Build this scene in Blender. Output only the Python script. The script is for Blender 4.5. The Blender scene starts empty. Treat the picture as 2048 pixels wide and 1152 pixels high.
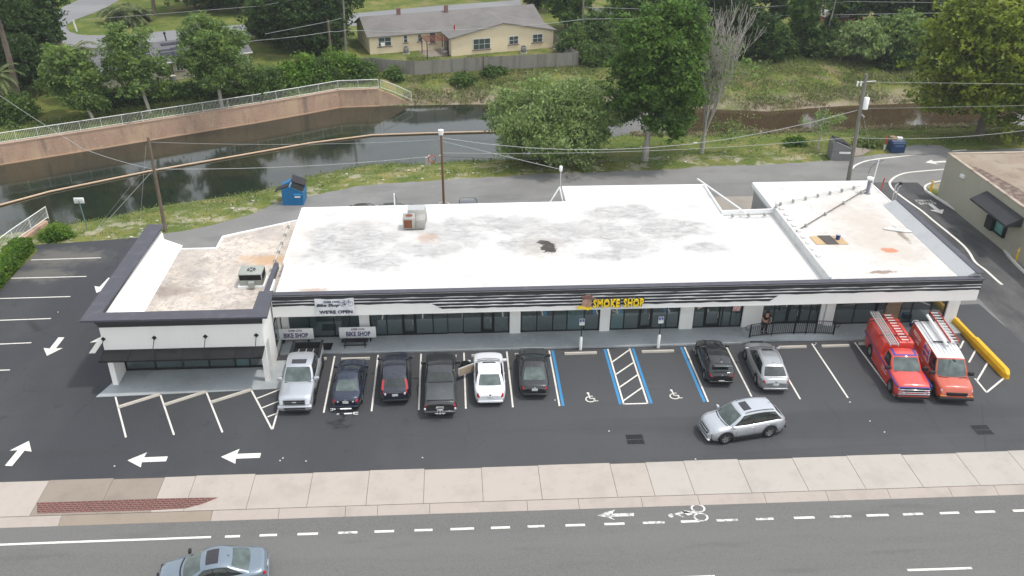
import bpy, bmesh, math, random
import numpy as np
from mathutils import Vector, Matrix
R_ = math.radians
random.seed(7)
SC = bpy.context.scene
COL = SC.collection
# ------------------------------------------------------------------ camera model (solved from the parking bays)
CF, CPX, CPY, CH = 1779.0, 978.0, 576.0, 31.339
def _cam_axes(p=29.21, yw=2.40, r=.17):
    p, yw, r = R_(p), R_(yw), R_(r)
    fw = Vector((math.sin(yw)*math.cos(p), math.cos(yw)*math.cos(p), -math.sin(p)))
    rt = Vector((math.cos(yw), -math.sin(yw), 0)); dn = fw.cross(rt)
    return math.cos(r)*rt+math.sin(r)*dn, -math.sin(r)*rt+math.cos(r)*dn, fw
RT, DN, FW = _cam_axes()
def ray(px, py):
    return RT*((px-CPX)/CF)+DN*((py-CPY)/CF)+FW
def W(px, py, z=0.0):
    """surveyed ground point: where the sight line through a photo pixel meets height z"""
    d = ray(px, py); t = (z-CH)/d.z
    return Vector((t*d.x, t*d.y, z))
# ------------------------------------------------------------------ object helpers
def tag(o, label=None, cat=None, group=None, kind=None):
    if label: o['label'] = label
    if cat: o['category'] = cat
    if group: o['group'] = group
    if kind: o['kind'] = kind
    return o
def link(o, parent=None):
    COL.objects.link(o)
    if parent is not None: o.parent = parent
    return o
def empty(name, loc=(0, 0, 0), rz=0, label=None, cat=None, group=None):
    o = bpy.data.objects.new(name, None); o.location = loc; o.rotation_euler = (0, 0, rz)
    o.empty_display_size = .2
    link(o); return tag(o, label, cat, group)
class MB:
    def __init__(s): s.v = []; s.f = []; s.m = []; s.sm = []
    def add(s, vs, fs, mi=0, smooth=False):
        b = len(s.v); s.v += [tuple(v) for v in vs]
        for f in fs: s.f.append([b+i for i in f]); s.m.append(mi); s.sm.append(smooth)
        return s
    def quad(s, a, b, c, d, mi=0): return s.add([a, b, c, d], [(0, 1, 2, 3)], mi)
    def poly(s, pts, mi=0): return s.add(pts, [tuple(range(len(pts)))], mi)
    def box(s, x0, x1, y0, y1, z0, z1, mi=0, rz=0, c=None):
        vs = [(x, y, z) for z in (z0, z1) for y in (y0, y1) for x in (x0, x1)]
        if rz:
            cx, cy = c or ((x0+x1)/2, (y0+y1)/2); ca, sa = math.cos(rz), math.sin(rz)
            vs = [(cx+(x-cx)*ca-(y-cy)*sa, cy+(x-cx)*sa+(y-cy)*ca, z) for x, y, z in vs]
        return s.add(vs, [(0, 2, 3, 1), (4, 5, 7, 6), (0, 1, 5, 4), (2, 6, 7, 3), (0, 4, 6, 2), (1, 3, 7, 5)], mi)
    def prism(s, pts, z0, z1, mi=0, mside=None):
        n = len(pts); vs = [(p[0], p[1], z0) for p in pts]+[(p[0], p[1], z1) for p in pts]
        a = sum(pts[i][0]*pts[(i+1) % n][1]-pts[(i+1) % n][0]*pts[i][1] for i in range(n))
        if a < 0: vs = vs[:n][::-1]+vs[n:][::-1]
        s.add(vs, [tuple(range(n))[::-1], tuple(range(n, 2*n))], mi)
        return s.add(vs, [(i, (i+1) % n, n+(i+1) % n, n+i) for i in range(n)], mi if mside is None else mside)
    def extr(s, pts, d, mi=0, smooth=False):
        """planar polygon (3d pts) extruded along vector d"""
        n = len(pts); vs = [Vector(p) for p in pts]; vs += [p+Vector(d) for p in vs]
        s.add(vs, [tuple(range(n))[::-1], tuple(range(n, 2*n))], mi)
        return s.add(vs, [(i, (i+1) % n, n+(i+1) % n, n+i) for i in range(n)], mi, smooth)
    def tube(s, pts, r, n=8, mi=0, smooth=True, cap=True):
        pts = [Vector(p) for p in pts]; k = len(pts)
        rs = r if isinstance(r, (list, tuple)) else [r]*k
        vs = []; up = None
        for i, p in enumerate(pts):
            d = (pts[min(i+1, k-1)]-pts[max(i-1, 0)]).normalized()
            if up is None: up = d.orthogonal().normalized()
            up = (up-d*up.dot(d))
            up = up.normalized() if up.length > 1e-6 else d.orthogonal().normalized()
            q = d.cross(up)
            for j in range(n):
                a = 2*math.pi*j/n; vs.append(p+(up*math.cos(a)+q*math.sin(a))*rs[i])
        fs = [(i*n+j, i*n+(j+1) % n, (i+1)*n+(j+1) % n, (i+1)*n+j) for i in range(k-1) for j in range(n)]
        s.add(vs, fs, mi, smooth)
        if cap: s.add(vs, [tuple(range(n))[::-1], tuple(range((k-1)*n, k*n))], mi)
        return s
    def grid(s, P, nu, nv, mi=0, smooth=True, flip=False):
        vs = [P(i/(nu-1), j/(nv-1)) for i in range(nu) for j in range(nv)]
        fs = []
        for i in range(nu-1):
            for j in range(nv-1):
                f = (i*nv+j, (i+1)*nv+j, (i+1)*nv+j+1, i*nv+j+1); fs.append(f[::-1] if flip else f)
        return s.add(vs, fs, mi, smooth)
    def mesh(s, name, mats, merge=False, recalc=False):
        me = bpy.data.meshes.new(name); me.from_pydata(s.v, [], s.f); 
        for m in (mats if isinstance(mats, (list, tuple)) else [mats]): me.materials.append(m)
        me.polygons.foreach_set('material_index', s.m); me.polygons.foreach_set('use_smooth', s.sm)
        if merge or recalc:
            bm = bmesh.new(); bm.from_mesh(me)
            if merge: bmesh.ops.remove_doubles(bm, verts=bm.verts, dist=.0005)
            if recalc: bmesh.ops.recalc_face_normals(bm, faces=bm.faces)
            bm.to_mesh(me); bm.free()
        me.update(); return me
    def build(s, name, mats, parent=None, loc=None, merge=False, recalc=False, label=None, cat=None, group=None, kind=None, rz=0):
        o = bpy.data.objects.new(name, s.mesh(name, mats, merge, recalc)); link(o, parent)
        if loc is not None: o.location = loc
        if rz: o.rotation_euler.z = rz
        return tag(o, label, cat, group, kind)
def bevelbox(mb, x0, x1, y0, y1, z0, z1, b=.03, seg=2, mi=0, taper=None):
    """rounded box appended to MB; taper=(dx,dy) insets the top"""
    bm = bmesh.new(); bmesh.ops.create_cube(bm, size=1)
    for v in bm.verts:
        tx, ty = (taper or (0, 0)) if v.co.z > 0 else (0, 0)
        v.co = Vector(((x0+tx if v.co.x < 0 else x1-tx), (y0+ty if v.co.y < 0 else y1-ty), (z0 if v.co.z < 0 else z1)))
    bmesh.ops.bevel(bm, geom=bm.edges[:]+bm.verts[:], offset=b, segments=seg, affect='EDGES', profile=.5)
    bm.verts.ensure_lookup_table()
    mb.add([v.co[:] for v in bm.verts], [[v.index for v in f.verts] for f in bm.faces], mi, True); bm.free()
    return mb
def copytree(o, loc=None, rz=None, scale=None, label=None, group=None):
    def cp(a, parent):
        c = a.copy(); COL.objects.link(c)
        if parent is not None: c.parent = parent; c.matrix_parent_inverse = a.matrix_parent_inverse.copy()
        for ch in KIDS.get(a.name, list(a.children)): cp(ch, c)
        return c
    r = cp(o, None)
    if loc is not None: r.location = loc
    if rz is not None: r.rotation_euler.z = rz
    if scale is not None: r.scale = scale if hasattr(scale, '__len__') else (scale,)*3
    if label: r['label'] = label
    if group: r['group'] = group
    return r
KIDS = {}
_fonts = {}
def text_mb(txt, size, depth=.01, mat_i=0, sx=1.0, shear=0, bold=.0, spacing=1.0, fit=None):
    """text in local XZ plane facing -Y, centred on origin -> MB"""
    cu = bpy.data.curves.new('txt', 'FONT'); cu.body = txt; cu.size = size; cu.extrude = depth/2
    cu.align_x = 'CENTER'; cu.align_y = 'CENTER'; cu.shear = shear; cu.offset = bold; cu.space_character = spacing
    cu.resolution_u = 2
    o = bpy.data.objects.new('txt', cu); COL.objects.link(o)
    dg = bpy.context.evaluated_depsgraph_get(); me = bpy.data.meshes.new_from_object(o.evaluated_get(dg))
    mb = MB(); mb.add([(v.co.x*sx, -v.co.z, v.co.y) for v in me.vertices], [tuple(p.vertices) for p in me.polygons], mat_i)
    if fit:
        xs_ = [v[0] for v in mb.v]; zs_ = [v[2] for v in mb.v]; cx = (min(xs_)+max(xs_))/2; cz = (min(zs_)+max(zs_))/2; kx = fit[0]/(max(xs_)-min(xs_)); kz = fit[1]/(max(zs_)-min(zs_))
        mb.v = [((x-cx)*kx, y, (z-cz)*kz) for x, y, z in mb.v]
    bpy.data.objects.remove(o); bpy.data.curves.remove(cu); bpy.data.meshes.remove(me)
    return mb
def xform(mb, M):
    mb.v = [tuple(M @ Vector(v)) for v in mb.v]; return mb
# ------------------------------------------------------------------ materials
class N:
    def __init__(s, name):
        s.m = bpy.data.materials.new(name); s.m.use_nodes = True; s.t = s.m.node_tree; s.n = s.t.nodes
        s.b = s.n['Principled BSDF']; s.out = s.n['Material Output']; s.geo = s.n.new('ShaderNodeNewGeometry')
        s.pos = s.geo.outputs['Position']
    def obj(s):
        tc = s.n.new('ShaderNodeTexCoord'); s.pos = tc.outputs['Object']
    def l(s, a, b): s.t.links.new(a, b)
    def coords(s, stretch=None, rot=0):
        if not stretch and not rot: return s.pos
        mp = s.n.new('ShaderNodeMapping'); s.l(s.pos, mp.inputs[0])
        mp.inputs['Scale'].default_value = stretch or (1, 1, 1); mp.inputs['Rotation'].default_value = (0, 0, rot)
        return mp.outputs[0]
    def noise(s, scale, detail=5, stretch=None, rough=.6, dist=0, rot=0):
        t = s.n.new('ShaderNodeTexNoise'); t.inputs['Scale'].default_value = scale; t.inputs['Detail'].default_value = detail
        t.inputs['Roughness'].default_value = rough; t.inputs['Distortion'].default_value = dist
        s.l(s.coords(stretch, rot), t.inputs['Vector']); return t.outputs['Fac']
    def ramp(s, fac, lo, hi, a=0., b=1.):
        r = s.n.new('ShaderNodeMapRange'); s.l(fac, r.inputs[0]); r.inputs[1].default_value = lo; r.inputs[2].default_value = hi
        r.inputs[3].default_value = a; r.inputs[4].default_value = b; r.interpolation_type = 'SMOOTHSTEP'; return r.outputs[0]
    def math(s, op, a, b):
        r = s.n.new('ShaderNodeMath'); r.operation = op
        for i, x in enumerate((a, b)):
            if hasattr(x, 'links'): s.l(x, r.inputs[i])
            else: r.inputs[i].default_value = x
        return r.outputs[0]
    def mix(s, fac, a, b):
        r = s.n.new('ShaderNodeMix'); r.data_type = 'RGBA'
        if hasattr(fac, 'links'): s.l(fac, r.inputs[0])
        else: r.inputs[0].default_value = fac
        for i, x in ((6, a), (7, b)):
            if hasattr(x, 'links'): s.l(x, r.inputs[i])
            else: r.inputs[i].default_value = (*x, 1) if len(x) == 3 else x
        return r.outputs[2]
    def blob(s, cx, cy, rx, ry, soft=.5, n=1.0):
        """mask of a stain at a fixed place on the real surface"""
        sx = s.n.new('ShaderNodeSeparateXYZ'); s.l(s.pos, sx.inputs[0])
        nz = s.noise(n, 4); 
        dx = s.math('DIVIDE', s.math('SUBTRACT', sx.outputs[0], cx), rx); dy = s.math('DIVIDE', s.math('SUBTRACT', sx.outputs[1], cy), ry)
        d = s.math('POWER', s.math('ADD', s.math('MULTIPLY', dx, dx), s.math('MULTIPLY', dy, dy)), .5)
        d = s.math('ADD', d, s.math('MULTIPLY', s.math('SUBTRACT', nz, .5), 2.2))
        return s.ramp(d, 1-soft, 1+soft, 1, 0)
    def done(s, col, rough=.8, metal=0, bump=None, bscale=20, bstr=.2, bdist=.02, spec=.5, coat=0, alpha=None):
        if hasattr(col, 'links'): s.l(col, s.b.inputs['Base Color'])
        else: s.b.inputs['Base Color'].default_value = (*col, 1)
        if hasattr(rough, 'links'): s.l(rough, s.b.inputs['Roughness'])
        else: s.b.inputs['Roughness'].default_value = rough
        s.b.inputs['Metallic'].default_value = metal; s.b.inputs['Specular IOR Level'].default_value = spec
        s.b.inputs['Coat Weight'].default_value = coat; s.b.inputs['Coat Roughness'].default_value = .04
        if bstr and (bump or bscale):
            bn = s.n.new('ShaderNodeBump'); bn.inputs['Strength'].default_value = bstr; bn.inputs['Distance'].default_value = bdist
            s.l(bump if bump is not None else s.noise(bscale, 6), bn.inputs['Height']); s.l(bn.outputs[0], s.b.inputs['Normal'])
        return s.m
def lay(name, base, layers=(), rough=.85, fine=None, metal=0, bscale=30, bstr=.15, bdist=.01, spec=.3, coat=0):
    """base colour + list of (noise scale, lo, hi, colour, strength[, stretch]) dirt layers, fine=(scale, amount)"""
    s = N(name); c = None; b = base
    if fine:
        f = s.noise(fine[0], 8, rough=.75)
        b = s.mix(s.ramp(f, .3, .7), tuple(x*(1-fine[1]) for x in base), tuple(min(1, x*(1+fine[1])) for x in base))
    for L in layers:
        m = s.ramp(s.noise(L[0], 6, L[5] if len(L) > 5 else None, rough=.62), L[1], L[2], 0, L[4]); b = s.mix(m, b, L[3])
    return s.done(b, rough, metal, bscale=bscale, bstr=bstr, bdist=bdist, spec=spec, coat=coat)
# ================================================================== MATERIALS
def stained_lot():
    s = N('lot_asphalt'); f = s.noise(9, 8, rough=.8)
    b = s.mix(s.ramp(f, .3, .7), (.037, .039, .044), (.054, .055, .060))
    b = s.mix(s.ramp(s.noise(.09, 5, (1, .6, 1)), .42, .62, 0, .6), b, (.069, .070, .073))
    b = s.mix(s.ramp(s.noise(.35, 6, (.35, 1, 1), dist=1.2, rot=.9), .6, .78, 0, .35), b, (.095, .094, .091))
    b = s.mix(s.ramp(s.noise(.75, 5), .6, .72, 0, .6), b, (.030, .030, .033))
    m = s.math('MAXIMUM', s.blob(-30.5, 62.4, 3.2, 1.3, .5, .8), s.blob(-31.2, 59.6, 2.2, 1.0, .6, .9))
    b = s.mix(s.math('MULTIPLY', m, .42), b, (.205, .190, .158))
    v = s.n.new('ShaderNodeTexVoronoi'); v.feature = 'DISTANCE_TO_EDGE'; v.inputs['Scale'].default_value = .3; s.l(s.coords((1, 1, 1)), v.inputs['Vector'])
    cr = s.math('MULTIPLY', s.ramp(v.outputs[0], 0, .012, 1, 0), s.ramp(s.noise(.12, 3), .5, .62))
    b = s.mix(s.math('MULTIPLY', cr, .8), b, (.024, .024, .025))
    sx = s.n.new('ShaderNodeSeparateXYZ'); s.l(s.pos, sx.inputs[0]); b = s.mix(s.ramp(sx.outputs[0], -16, 8, 0, .35), b, (.105, .105, .107))
    tw = s.math('MULTIPLY', s.ramp(s.noise(.22, 5, (.12, 1.6, 1), rough=.5), .52, .62), s.ramp(sx.outputs[1], 41.5, 40, 0, .3)); b = s.mix(tw, b, (.036, .036, .038))
    g = s.noise(260, 2, rough=.9)
    b = s.mix(s.ramp(g, .66, .74, 0, .35), b, (.158, .158, .158))
    return s.done(b, .85, bscale=120, bstr=.3, bdist=.004, spec=.3)
M = {}
M['lot'] = stained_lot()
M['rear'] = lay('rear_asphalt', (.188, .184, .177), [(.12, .42, .62, (.235, .231, .221), .8), (.3, .5, .68, (.141, .138, .134), .6, (.4, 1, 1)), (1.2, .55, .7, (.263, .254, .240), .4, (.25, 1, 1)), (3., .62, .7, (.122, .122, .122), .5)], fine=(14, .14), bscale=90)
M['lane'] = lay('drive_lane_asphalt', (.105, .103, .102), [(.25, .4, .6, (.052, .052, .054), .85, (1, .35, 1)), (.8, .5, .7, (.160, .155, .147), .5, (1, .4, 1)), (2.5, .6, .7, (.168, .168, .168), .35)], fine=(14, .15), bscale=90)
def road_m():
    s = N('road_asphalt'); f = s.noise(30, 8, rough=.85)
    b = s.mix(s.ramp(s.noise(11, 10, rough=.9), .36, .64), (.109, .107, .102), (.168, .164, .158))
    b = s.mix(s.ramp(s.noise(.5, 5, (.08, 1, 1)), .4, .65, 0, .5), b, (.159, .157, .151))
    b = s.mix(s.ramp(s.noise(1.1, 5, (.15, 1, 1)), .58, .7, 0, .35), b, (.097, .093, .091))
    b = s.mix(s.ramp(s.noise(4, 3), .7, .76, 0, .6), b, (.059, .058, .056))
    v = s.n.new('ShaderNodeTexVoronoi'); v.inputs['Scale'].default_value = 28; s.l(s.pos, v.inputs['Vector'])
    b = s.mix(s.ramp(v.outputs['Distance'], .1, .25, .35, 0), b, (.251, .243, .227))
    return s.done(b, .9, bscale=150, bstr=.35, bdist=.004, spec=.25)
M['road'] = road_m()
def conc(name, base, d=.8, st=.3, dark=(.3, .27, .23)):
    return lay(name, base, [(.5, .45, .7, tuple(x*.86 for x in base), d), (3., .55, .72, tuple(x*.8 for x in base), .4), (14, .68, .74, dark, st), (.9, .62, .75, dark, st*.6, (.4, 1, 1))], fine=(40, .06), bscale=60, bstr=.1)
M['walk'] = conc('sidewalk_concrete', (.407, .359, .316))
M['walk2'] = conc('sidewalk_concrete_pale', (.407, .375, .335))
M['walk3'] = conc('sidewalk_concrete_brown', (.268, .225, .186), 1)
M['curb'] = conc('gutter_concrete', (.383, .332, .293), 1, .5)
M['curbd'] = conc('gutter_concrete_brown', (.277, .229, .181), 1, .5)
M['joint'] = lay('joint_dirt', (.14, .115, .095))
M['wood_ply'] = lay('bare_plywood', (.5, .36, .2), [(2, .5, .7, (.4, .28, .15), .6, (.2, 1, 1))])
M['storewalk'] = lay('painted_walkway', (.374, .402, .412), [(.4, .4, .65, (.293, .316, .323), .8), (2.5, .55, .7, (.481, .497, .484), .45), (1.2, .6, .72, (.232, .240, .242), .4)], fine=(20, .05), bscale=60, bstr=.06)
M['paint'] = lay('white_road_paint', (.72, .69, .63), [(2.2, .5, .75, (.5, .47, .42), .7), (9, .56, .68, (.22, .215, .21), .8)], rough=.7)
M['paintw'] = lay('worn_road_paint', (.66, .65, .62), [(5, .48, .6, (.24, .235, .225), .85), (25, .5, .65, (.22, .215, .2), .6)], rough=.75)
M['blue'] = lay('blue_road_paint', (.045, .22, .44), [(4, .55, .7, (.1, .25, .38), .6)], rough=.7)
M['stop'] = conc('wheel_stop_concrete', (.52, .48, .42), 1, .35)
M['yellow'] = lay('yellow_paint', (.72, .42, .02), [(3, .5, .7, (.6, .33, .02), .6), (9, .66, .74, (.35, .25, .12), .5)], rough=.55)
def brick_m(name, scale, c1, c2, mo):
    s = N(name); t = s.n.new('ShaderNodeTexBrick'); t.inputs['Scale'].default_value = scale
    t.inputs['Color1'].default_value = (*c1, 1); t.inputs['Color2'].default_value = (*c2, 1); t.inputs['Mortar'].default_value = (*mo, 1)
    t.inputs['Mortar Size'].default_value = .035; t.inputs['Row Height'].default_value = .3; t.inputs['Brick Width'].default_value = .62
    s.l(s.pos, t.inputs['Vector'])
    b = s.mix(s.ramp(s.noise(.55, 6, (1, .12, 1), dist=.6), .7, .74, 0, .9), t.outputs['Color'], (.45, .4, .34))
    b = s.mix(s.ramp(s.noise(2, 5), .45, .7, 0, .3), b, (.16, .07, .06))
    return s.done(b, .85, bscale=30, bstr=.2)
M['brick'] = brick_m('brick_paver', 2.1, (.143, .037, .031), (.102, .027, .024), (.204, .163, .136))
def ground_m():
    s = N('grass_ground'); f = s.noise(3.2, 9, rough=.8)
    b = s.mix(s.ramp(f, .35, .65), (.058, .087, .018), (.138, .180, .041))
    b = s.mix(s.ramp(s.noise(.28, 6), .42, .62, 0, .8), b, (.189, .187, .056))
    b = s.mix(s.ramp(s.noise(1.0, 7, rough=.75), .52, .62, 0, .75), b, (.061, .108, .019))
    b = s.mix(s.ramp(s.noise(.17, 8, rough=.72), .54, .66, 0, .85), b, (.266, .222, .091))
    # bare sand along the back of the pavement, bare soil by the waterline
    sx = s.n.new('ShaderNodeSeparateXYZ'); s.l(s.pos, sx.inputs[0])
    wet = s.ramp(sx.outputs[2], -1.0, -2.0); nz = s.ramp(s.noise(.5, 6), .4, .6, .25, 1)
    far = s.ramp(sx.outputs[1], 98, 101)
    b = s.mix(s.math('MULTIPLY', s.math('MULTIPLY', wet, nz), far), b, (.3, .25, .19))
    nearm = s.math('MULTIPLY', s.math('MULTIPLY', s.ramp(sx.outputs[1], 62, 66), s.ramp(sx.outputs[1], 84, 80)), s.ramp(sx.outputs[2], -.75, -.1, .25, 1))
    b = s.mix(s.math('MULTIPLY', nearm, s.ramp(s.noise(.5, 9, (1, 1, 1), rough=.7), .5, .6, 0, .65)), b, (.42, .37, .29))
    b = s.mix(s.math('MULTIPLY', nearm, s.ramp(s.noise(5, 5), .58, .68, 0, .3)), b, (.45, .41, .33))
    dead = s.math('MULTIPLY', s.ramp(sx.outputs[1], 104, 110), s.ramp(sx.outputs[0], -9, -5))
    b = s.mix(s.math('MULTIPLY', s.math('MULTIPLY', dead, s.ramp(s.noise(.4, 7, rough=.7), .5, .62)), .6), b, (.23, .175, .115))
    return s.done(b, .95, bscale=6, bstr=.6, bdist=.12, spec=.1)
M['ground'] = ground_m()
M['dirt'] = lay('bare_dirt', (.3, .25, .18), [(1, .45, .65, (.16, .16, .07), .8), (4, .5, .7, (.4, .35, .27), .6)], fine=(10, .2))
M['reddirt'] = lay('red_clay', (.36, .12, .06), [(1, .5, .7, (.25, .1, .06), .8)], fine=(6, .2))
M['street'] = lay('street_asphalt', (.21, .21, .215), [(.3, .45, .65, (.26, .26, .26), .7, (.3, 1, 1))], fine=(9, .07))
def water_m():
    s = N('canal_water'); b = s.mix(s.ramp(s.noise(.12, 4), .4, .65), (.014, .020, .014), (.032, .032, .018))
    sx = s.n.new('ShaderNodeSeparateXYZ'); s.l(s.pos, sx.inputs[0])
    b = s.mix(s.ramp(sx.outputs[0], 12, 26), b, (.059, .040, .023) if 1 else (.057, .039, .022))
    return s.done(b, .07, bump=s.noise(1.1, 4, (1, 1.6, 1)), bstr=.1, bdist=.03, spec=.5)
M['water'] = water_m()
# ================================================================== TERRAIN
def interp(tab):
    xs, ys = zip(*sorted(tab)); return lambda x: float(np.interp(x, xs, ys))
yP = interp([(-60, 64), (-32, 64.6), (-26, 65.4), (-23.5, 66.4), (-21, 67.3), (-17, 70.2), (-15.3, 72.5), (-13, 73.5), (-11, 74.6), (-9, 75.6), (-3.6, 76.5), (4, 77.3), (9, 77.9), (18, 78.1), (23.5, 78.8), (33, 79.3), (38.7, 80.4), (44, 81.7), (57, 82.1), (120, 84)])
yN = interp([(-60, 70), (-39.6, 71.7), (-38, 71.3), (-34.2, 73.3), (-28.2, 76.9), (-26.9, 77.6), (-19.1, 80.2), (-15.2, 83.3), (-11.6, 85.5), (-8.4, 87), (-3.2, 86.8), (6.1, 87.8), (11.5, 90.9), (19.3, 94.9), (28.7, 94.4), (47, 95.3), (65, 95.6), (120, 98)])
yF = interp([(-70, 77.5), (-46.9, 88.7), (-39.5, 92.4), (-33.8, 95.3), (-22.9, 100.8), (-13.7, 106.2), (-8.8, 106.5), (3.4, 106.5), (12, 105.4), (21, 104.4), (31.4, 103.2), (37.8, 101.9), (47.6, 103.6), (56, 104.1), (71, 105.8), (120, 108)])
def sm(t): t = min(1, max(0, t)); return t*t*(3-2*t)
def rows(x):
    p, n, f = yP(x), yN(x), yF(x); w = sm((x+8.9)/3.5); L = [(-300, -.3), (10, -.3), (33.1, -.3), (33.6, -.06), (45, -.06), (60, -.06), (p-.8, -.04), (p-.1, -.02)]
    for t, z in ((.08, .02), (.25, -.12), (.45, -.45), (.65, -1.05), (.85, -1.85), (1, -2.38), (1.2, -2.8)): L.append((p+(n-p)*t, z))
    L += [((n+f)/2, -3.3), (f-1.2, -3.2*(1-w)-2.8*w)]
    A = [(f+.02, -3.2), (f+.1, -.33), (f+1.2, -.25), (f+3, -.1), (f+6, 0), (f+10, 0), (f+13, 0)]
    B = [(f+.02, -2.38), (f+.7, -2.05), (f+2.4, -1.55), (f+4.6, -1.0), (f+7, -.45), (f+10, -.08), (f+13, 0)]
    L += [((a[0]*(1-w)+b[0]*w), a[1]*(1-w)+b[1]*w) for a, b in zip(A, B)]
    L += [(125, 0), (150, 0), (200, 0), (800, 0)]
    return L
def ground_z(x, y):
    r = rows(x); return float(np.interp(y, [a for a, _ in r], [b for _, b in r]))
xs = [-800, -250, -120]+[-70+i*1.0 for i in range(171)]+[150, 300, 800]
g = MB(); rr = [rows(max(-70, min(120, x))) for x in xs]; nr = len(rr[0])
rg = random.Random(3)
vs = [(x, y, z+(rg.uniform(-.05, .05) if (8 <= k <= 13 or k > 18) and k != 13 and k < nr-3 else 0)) for x, r in zip(xs, rr) for k, (y, z) in enumerate(r)]
g.add(vs, [((i+1)*nr+j, (i+1)*nr+j+1, i*nr+j+1, i*nr+j) for i in range(len(xs)-1) for j in range(nr-1)], 0, True)
g.build('ground', M['ground'], kind='structure')
wv = MB()
wx = [-70+i*2 for i in range(96)]
for a, b in zip(wx, wx[1:]): wv.quad((a, yN(a)-1.5, -2.35), (b, yN(b)-1.5, -2.35), (b, yF(b)+(.06 if b < -8 else .8), -2.35), (a, yF(a)+(.06 if b < -8 else .8), -2.35))
wv.build('water', M['water'], kind='structure', merge=True)
# ================================================================== PAVEMENT SHEETS
def sheet(pts, z, name=None, m=None, parent=None, mb=None, mi=0, **k):
    mb2 = mb or MB(); mb2.add([(p[0], p[1], z) for p in pts], [tuple(range(len(pts)))], mi)
    if mb is None: return mb2.build(name, m, parent, recalc=False, **k)
def tri_fix(o):
    bm = bmesh.new(); bm.from_mesh(o.data); bmesh.ops.triangulate(bm, faces=bm.faces)
    for f in bm.faces:
        f.normal_update()
    bmesh.ops.recalc_face_normals(bm, faces=bm.faces)
    if bm.faces and sum(f.normal.z for f in bm.faces) < 0: bmesh.ops.reverse_faces(bm, faces=bm.faces)
    bm.to_mesh(o.data); bm.free(); return o
rearpts = [(-24, 39)]+[(x, yP(x)-.15+.35*math.sin(x*1.7)*math.sin(x*.9+1)*.5) for x in [-24+i*.8 for i in range(132)]]+[(81, 39)]
rear = tri_fix(sheet(rearpts, .004, 'rear_driveway', M['rear'], kind='structure'))
lp = [W(62, 491)[:2], W(80, 489)[:2], W(117, 487)[:2], W(200, 481)[:2], W(280, 475)[:2], (-23.6, 66), (-21.6, 56.5), (-20.9, 48), (-11, 48), (33.4, 52), W(1958, 608)[:2], W(1985, 632)[:2], W(2016, 657)[:2], W(2045, 685)[:2], (42, 42), (70, 40), (70, 36.5), (-60, 36.5), (-60, 44), W(-30, 610)[:2], W(0, 578)[:2], W(40, 537)[:2], W(78, 499)[:2]]
lot = tri_fix(sheet(lp, .008, 'parking_lot', M['lot'], kind='structure'))
lane_px = [(1740, 365), (1795, 440), (1850, 505), (1960, 600), (2048, 690), (2140, 760), (2140, 600), (2048, 520), (1960, 450), (1880, 398), (1850, 378), (1835, 365)]
tri_fix(sheet([W(*p)[:2] for p in lane_px], .0055, 'drive_through_lane', M['lane'], kind='structure'))
tri_fix(sheet([W(*p)[:2] for p in [(1545, 392), (1400, 393), (1400, 430), (1550, 430)]], .0056, 'concrete_apron', conc('apron_concrete', (.3, .27, .235), 1), kind='structure'))
pad = [(1800, 296), (1835, 290), (1880, 291), (1905, 303), (1850, 309), (1795, 312)]
tri_fix(sheet([W(*p)[:2] for p in pad], .045, 'dumpster_pad', M['rear'], kind='structure'))
tri_fix(sheet([W(*p)[:2] for p in [(1660, 318), (1662, 290), (1720, 296), (1745, 299), (1725, 311), (1700, 314)]], .04, 'bin_slab', M['walk3'], kind='structure'))
sheet([(-400, -40), (400, -40), (400, 33.3), (-400, 33.3)], -.11, 'road', M['road'], kind='structure')
# sidewalk panels
sw = MB(); jx = [-60, -45, -33]+[W(*p)[0] for p in [(-20, 965), (100, 961), (228, 957), (330, 955), (393, 951), (511, 950), (626, 948), (739, 945), (849, 941), (963, 938), (1076, 935), (1220, 930), (1291, 928), (1367, 925), (1476, 922), (1585, 919), (1694, 915), (1803, 911), (1911, 907), (2016, 904), (2130, 900)]]+[42, 60, 90]
tints = {4: 2, 5: 2, 3: 0, 12: 0, 15: 1, 16: 1, 17: 1, 18: 1, 19: 1, 20: 1, 21: 1, 22: 1}
sw.quad((-90, 33.9, .0105), (90, 33.9, .0105), (90, 36.5, .0105), (-90, 36.5, .0105), 3)
for i, (a, b) in enumerate(zip(jx, jx[1:])): sw.box(a+.012, b-.012, 33.92, 36.5+.05*math.sin(i*2.1), .011, .03, tints.get(i, 0))
sidewalk = sw.build('sidewalk', [M['walk'], M['walk2'], M['walk3'], M['joint']], kind='structure')
cb = MB(); cx = [-60, -30, -19.8, -12.4, -9.1, -5.8, -4.2, -1.6, 3.3, 5.9, 9.1, 12.0, 15.4, 18.6, 21.8, 25, 27.4, 29.6, 33, 38, 50, 90]
for i, (a, b) in enumerate(zip(cx, cx[1:])):
    q = [(33.88, .028), (33.7, .012), (33.3, -.095), (33.26, -.14), (33.88, -.14)]
    cb.extr([(a+.01, y, z) for y, z in q], (b-a-.02, 0, 0), 1 if i == 2 else 0)
cb.build('curb', [M['curb'], M['curbd']], kind='structure')
bp = [W(*p, .03)[:2] for p in [(74, 1005), (200, 1001), (313, 997), (437, 995), (405, 1008), (370, 1017), (315, 1020), (74, 1027)]]
tri_fix(sheet(bp, .034, 'brick_paving', M['brick'], kind='structure', parent=None))
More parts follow.
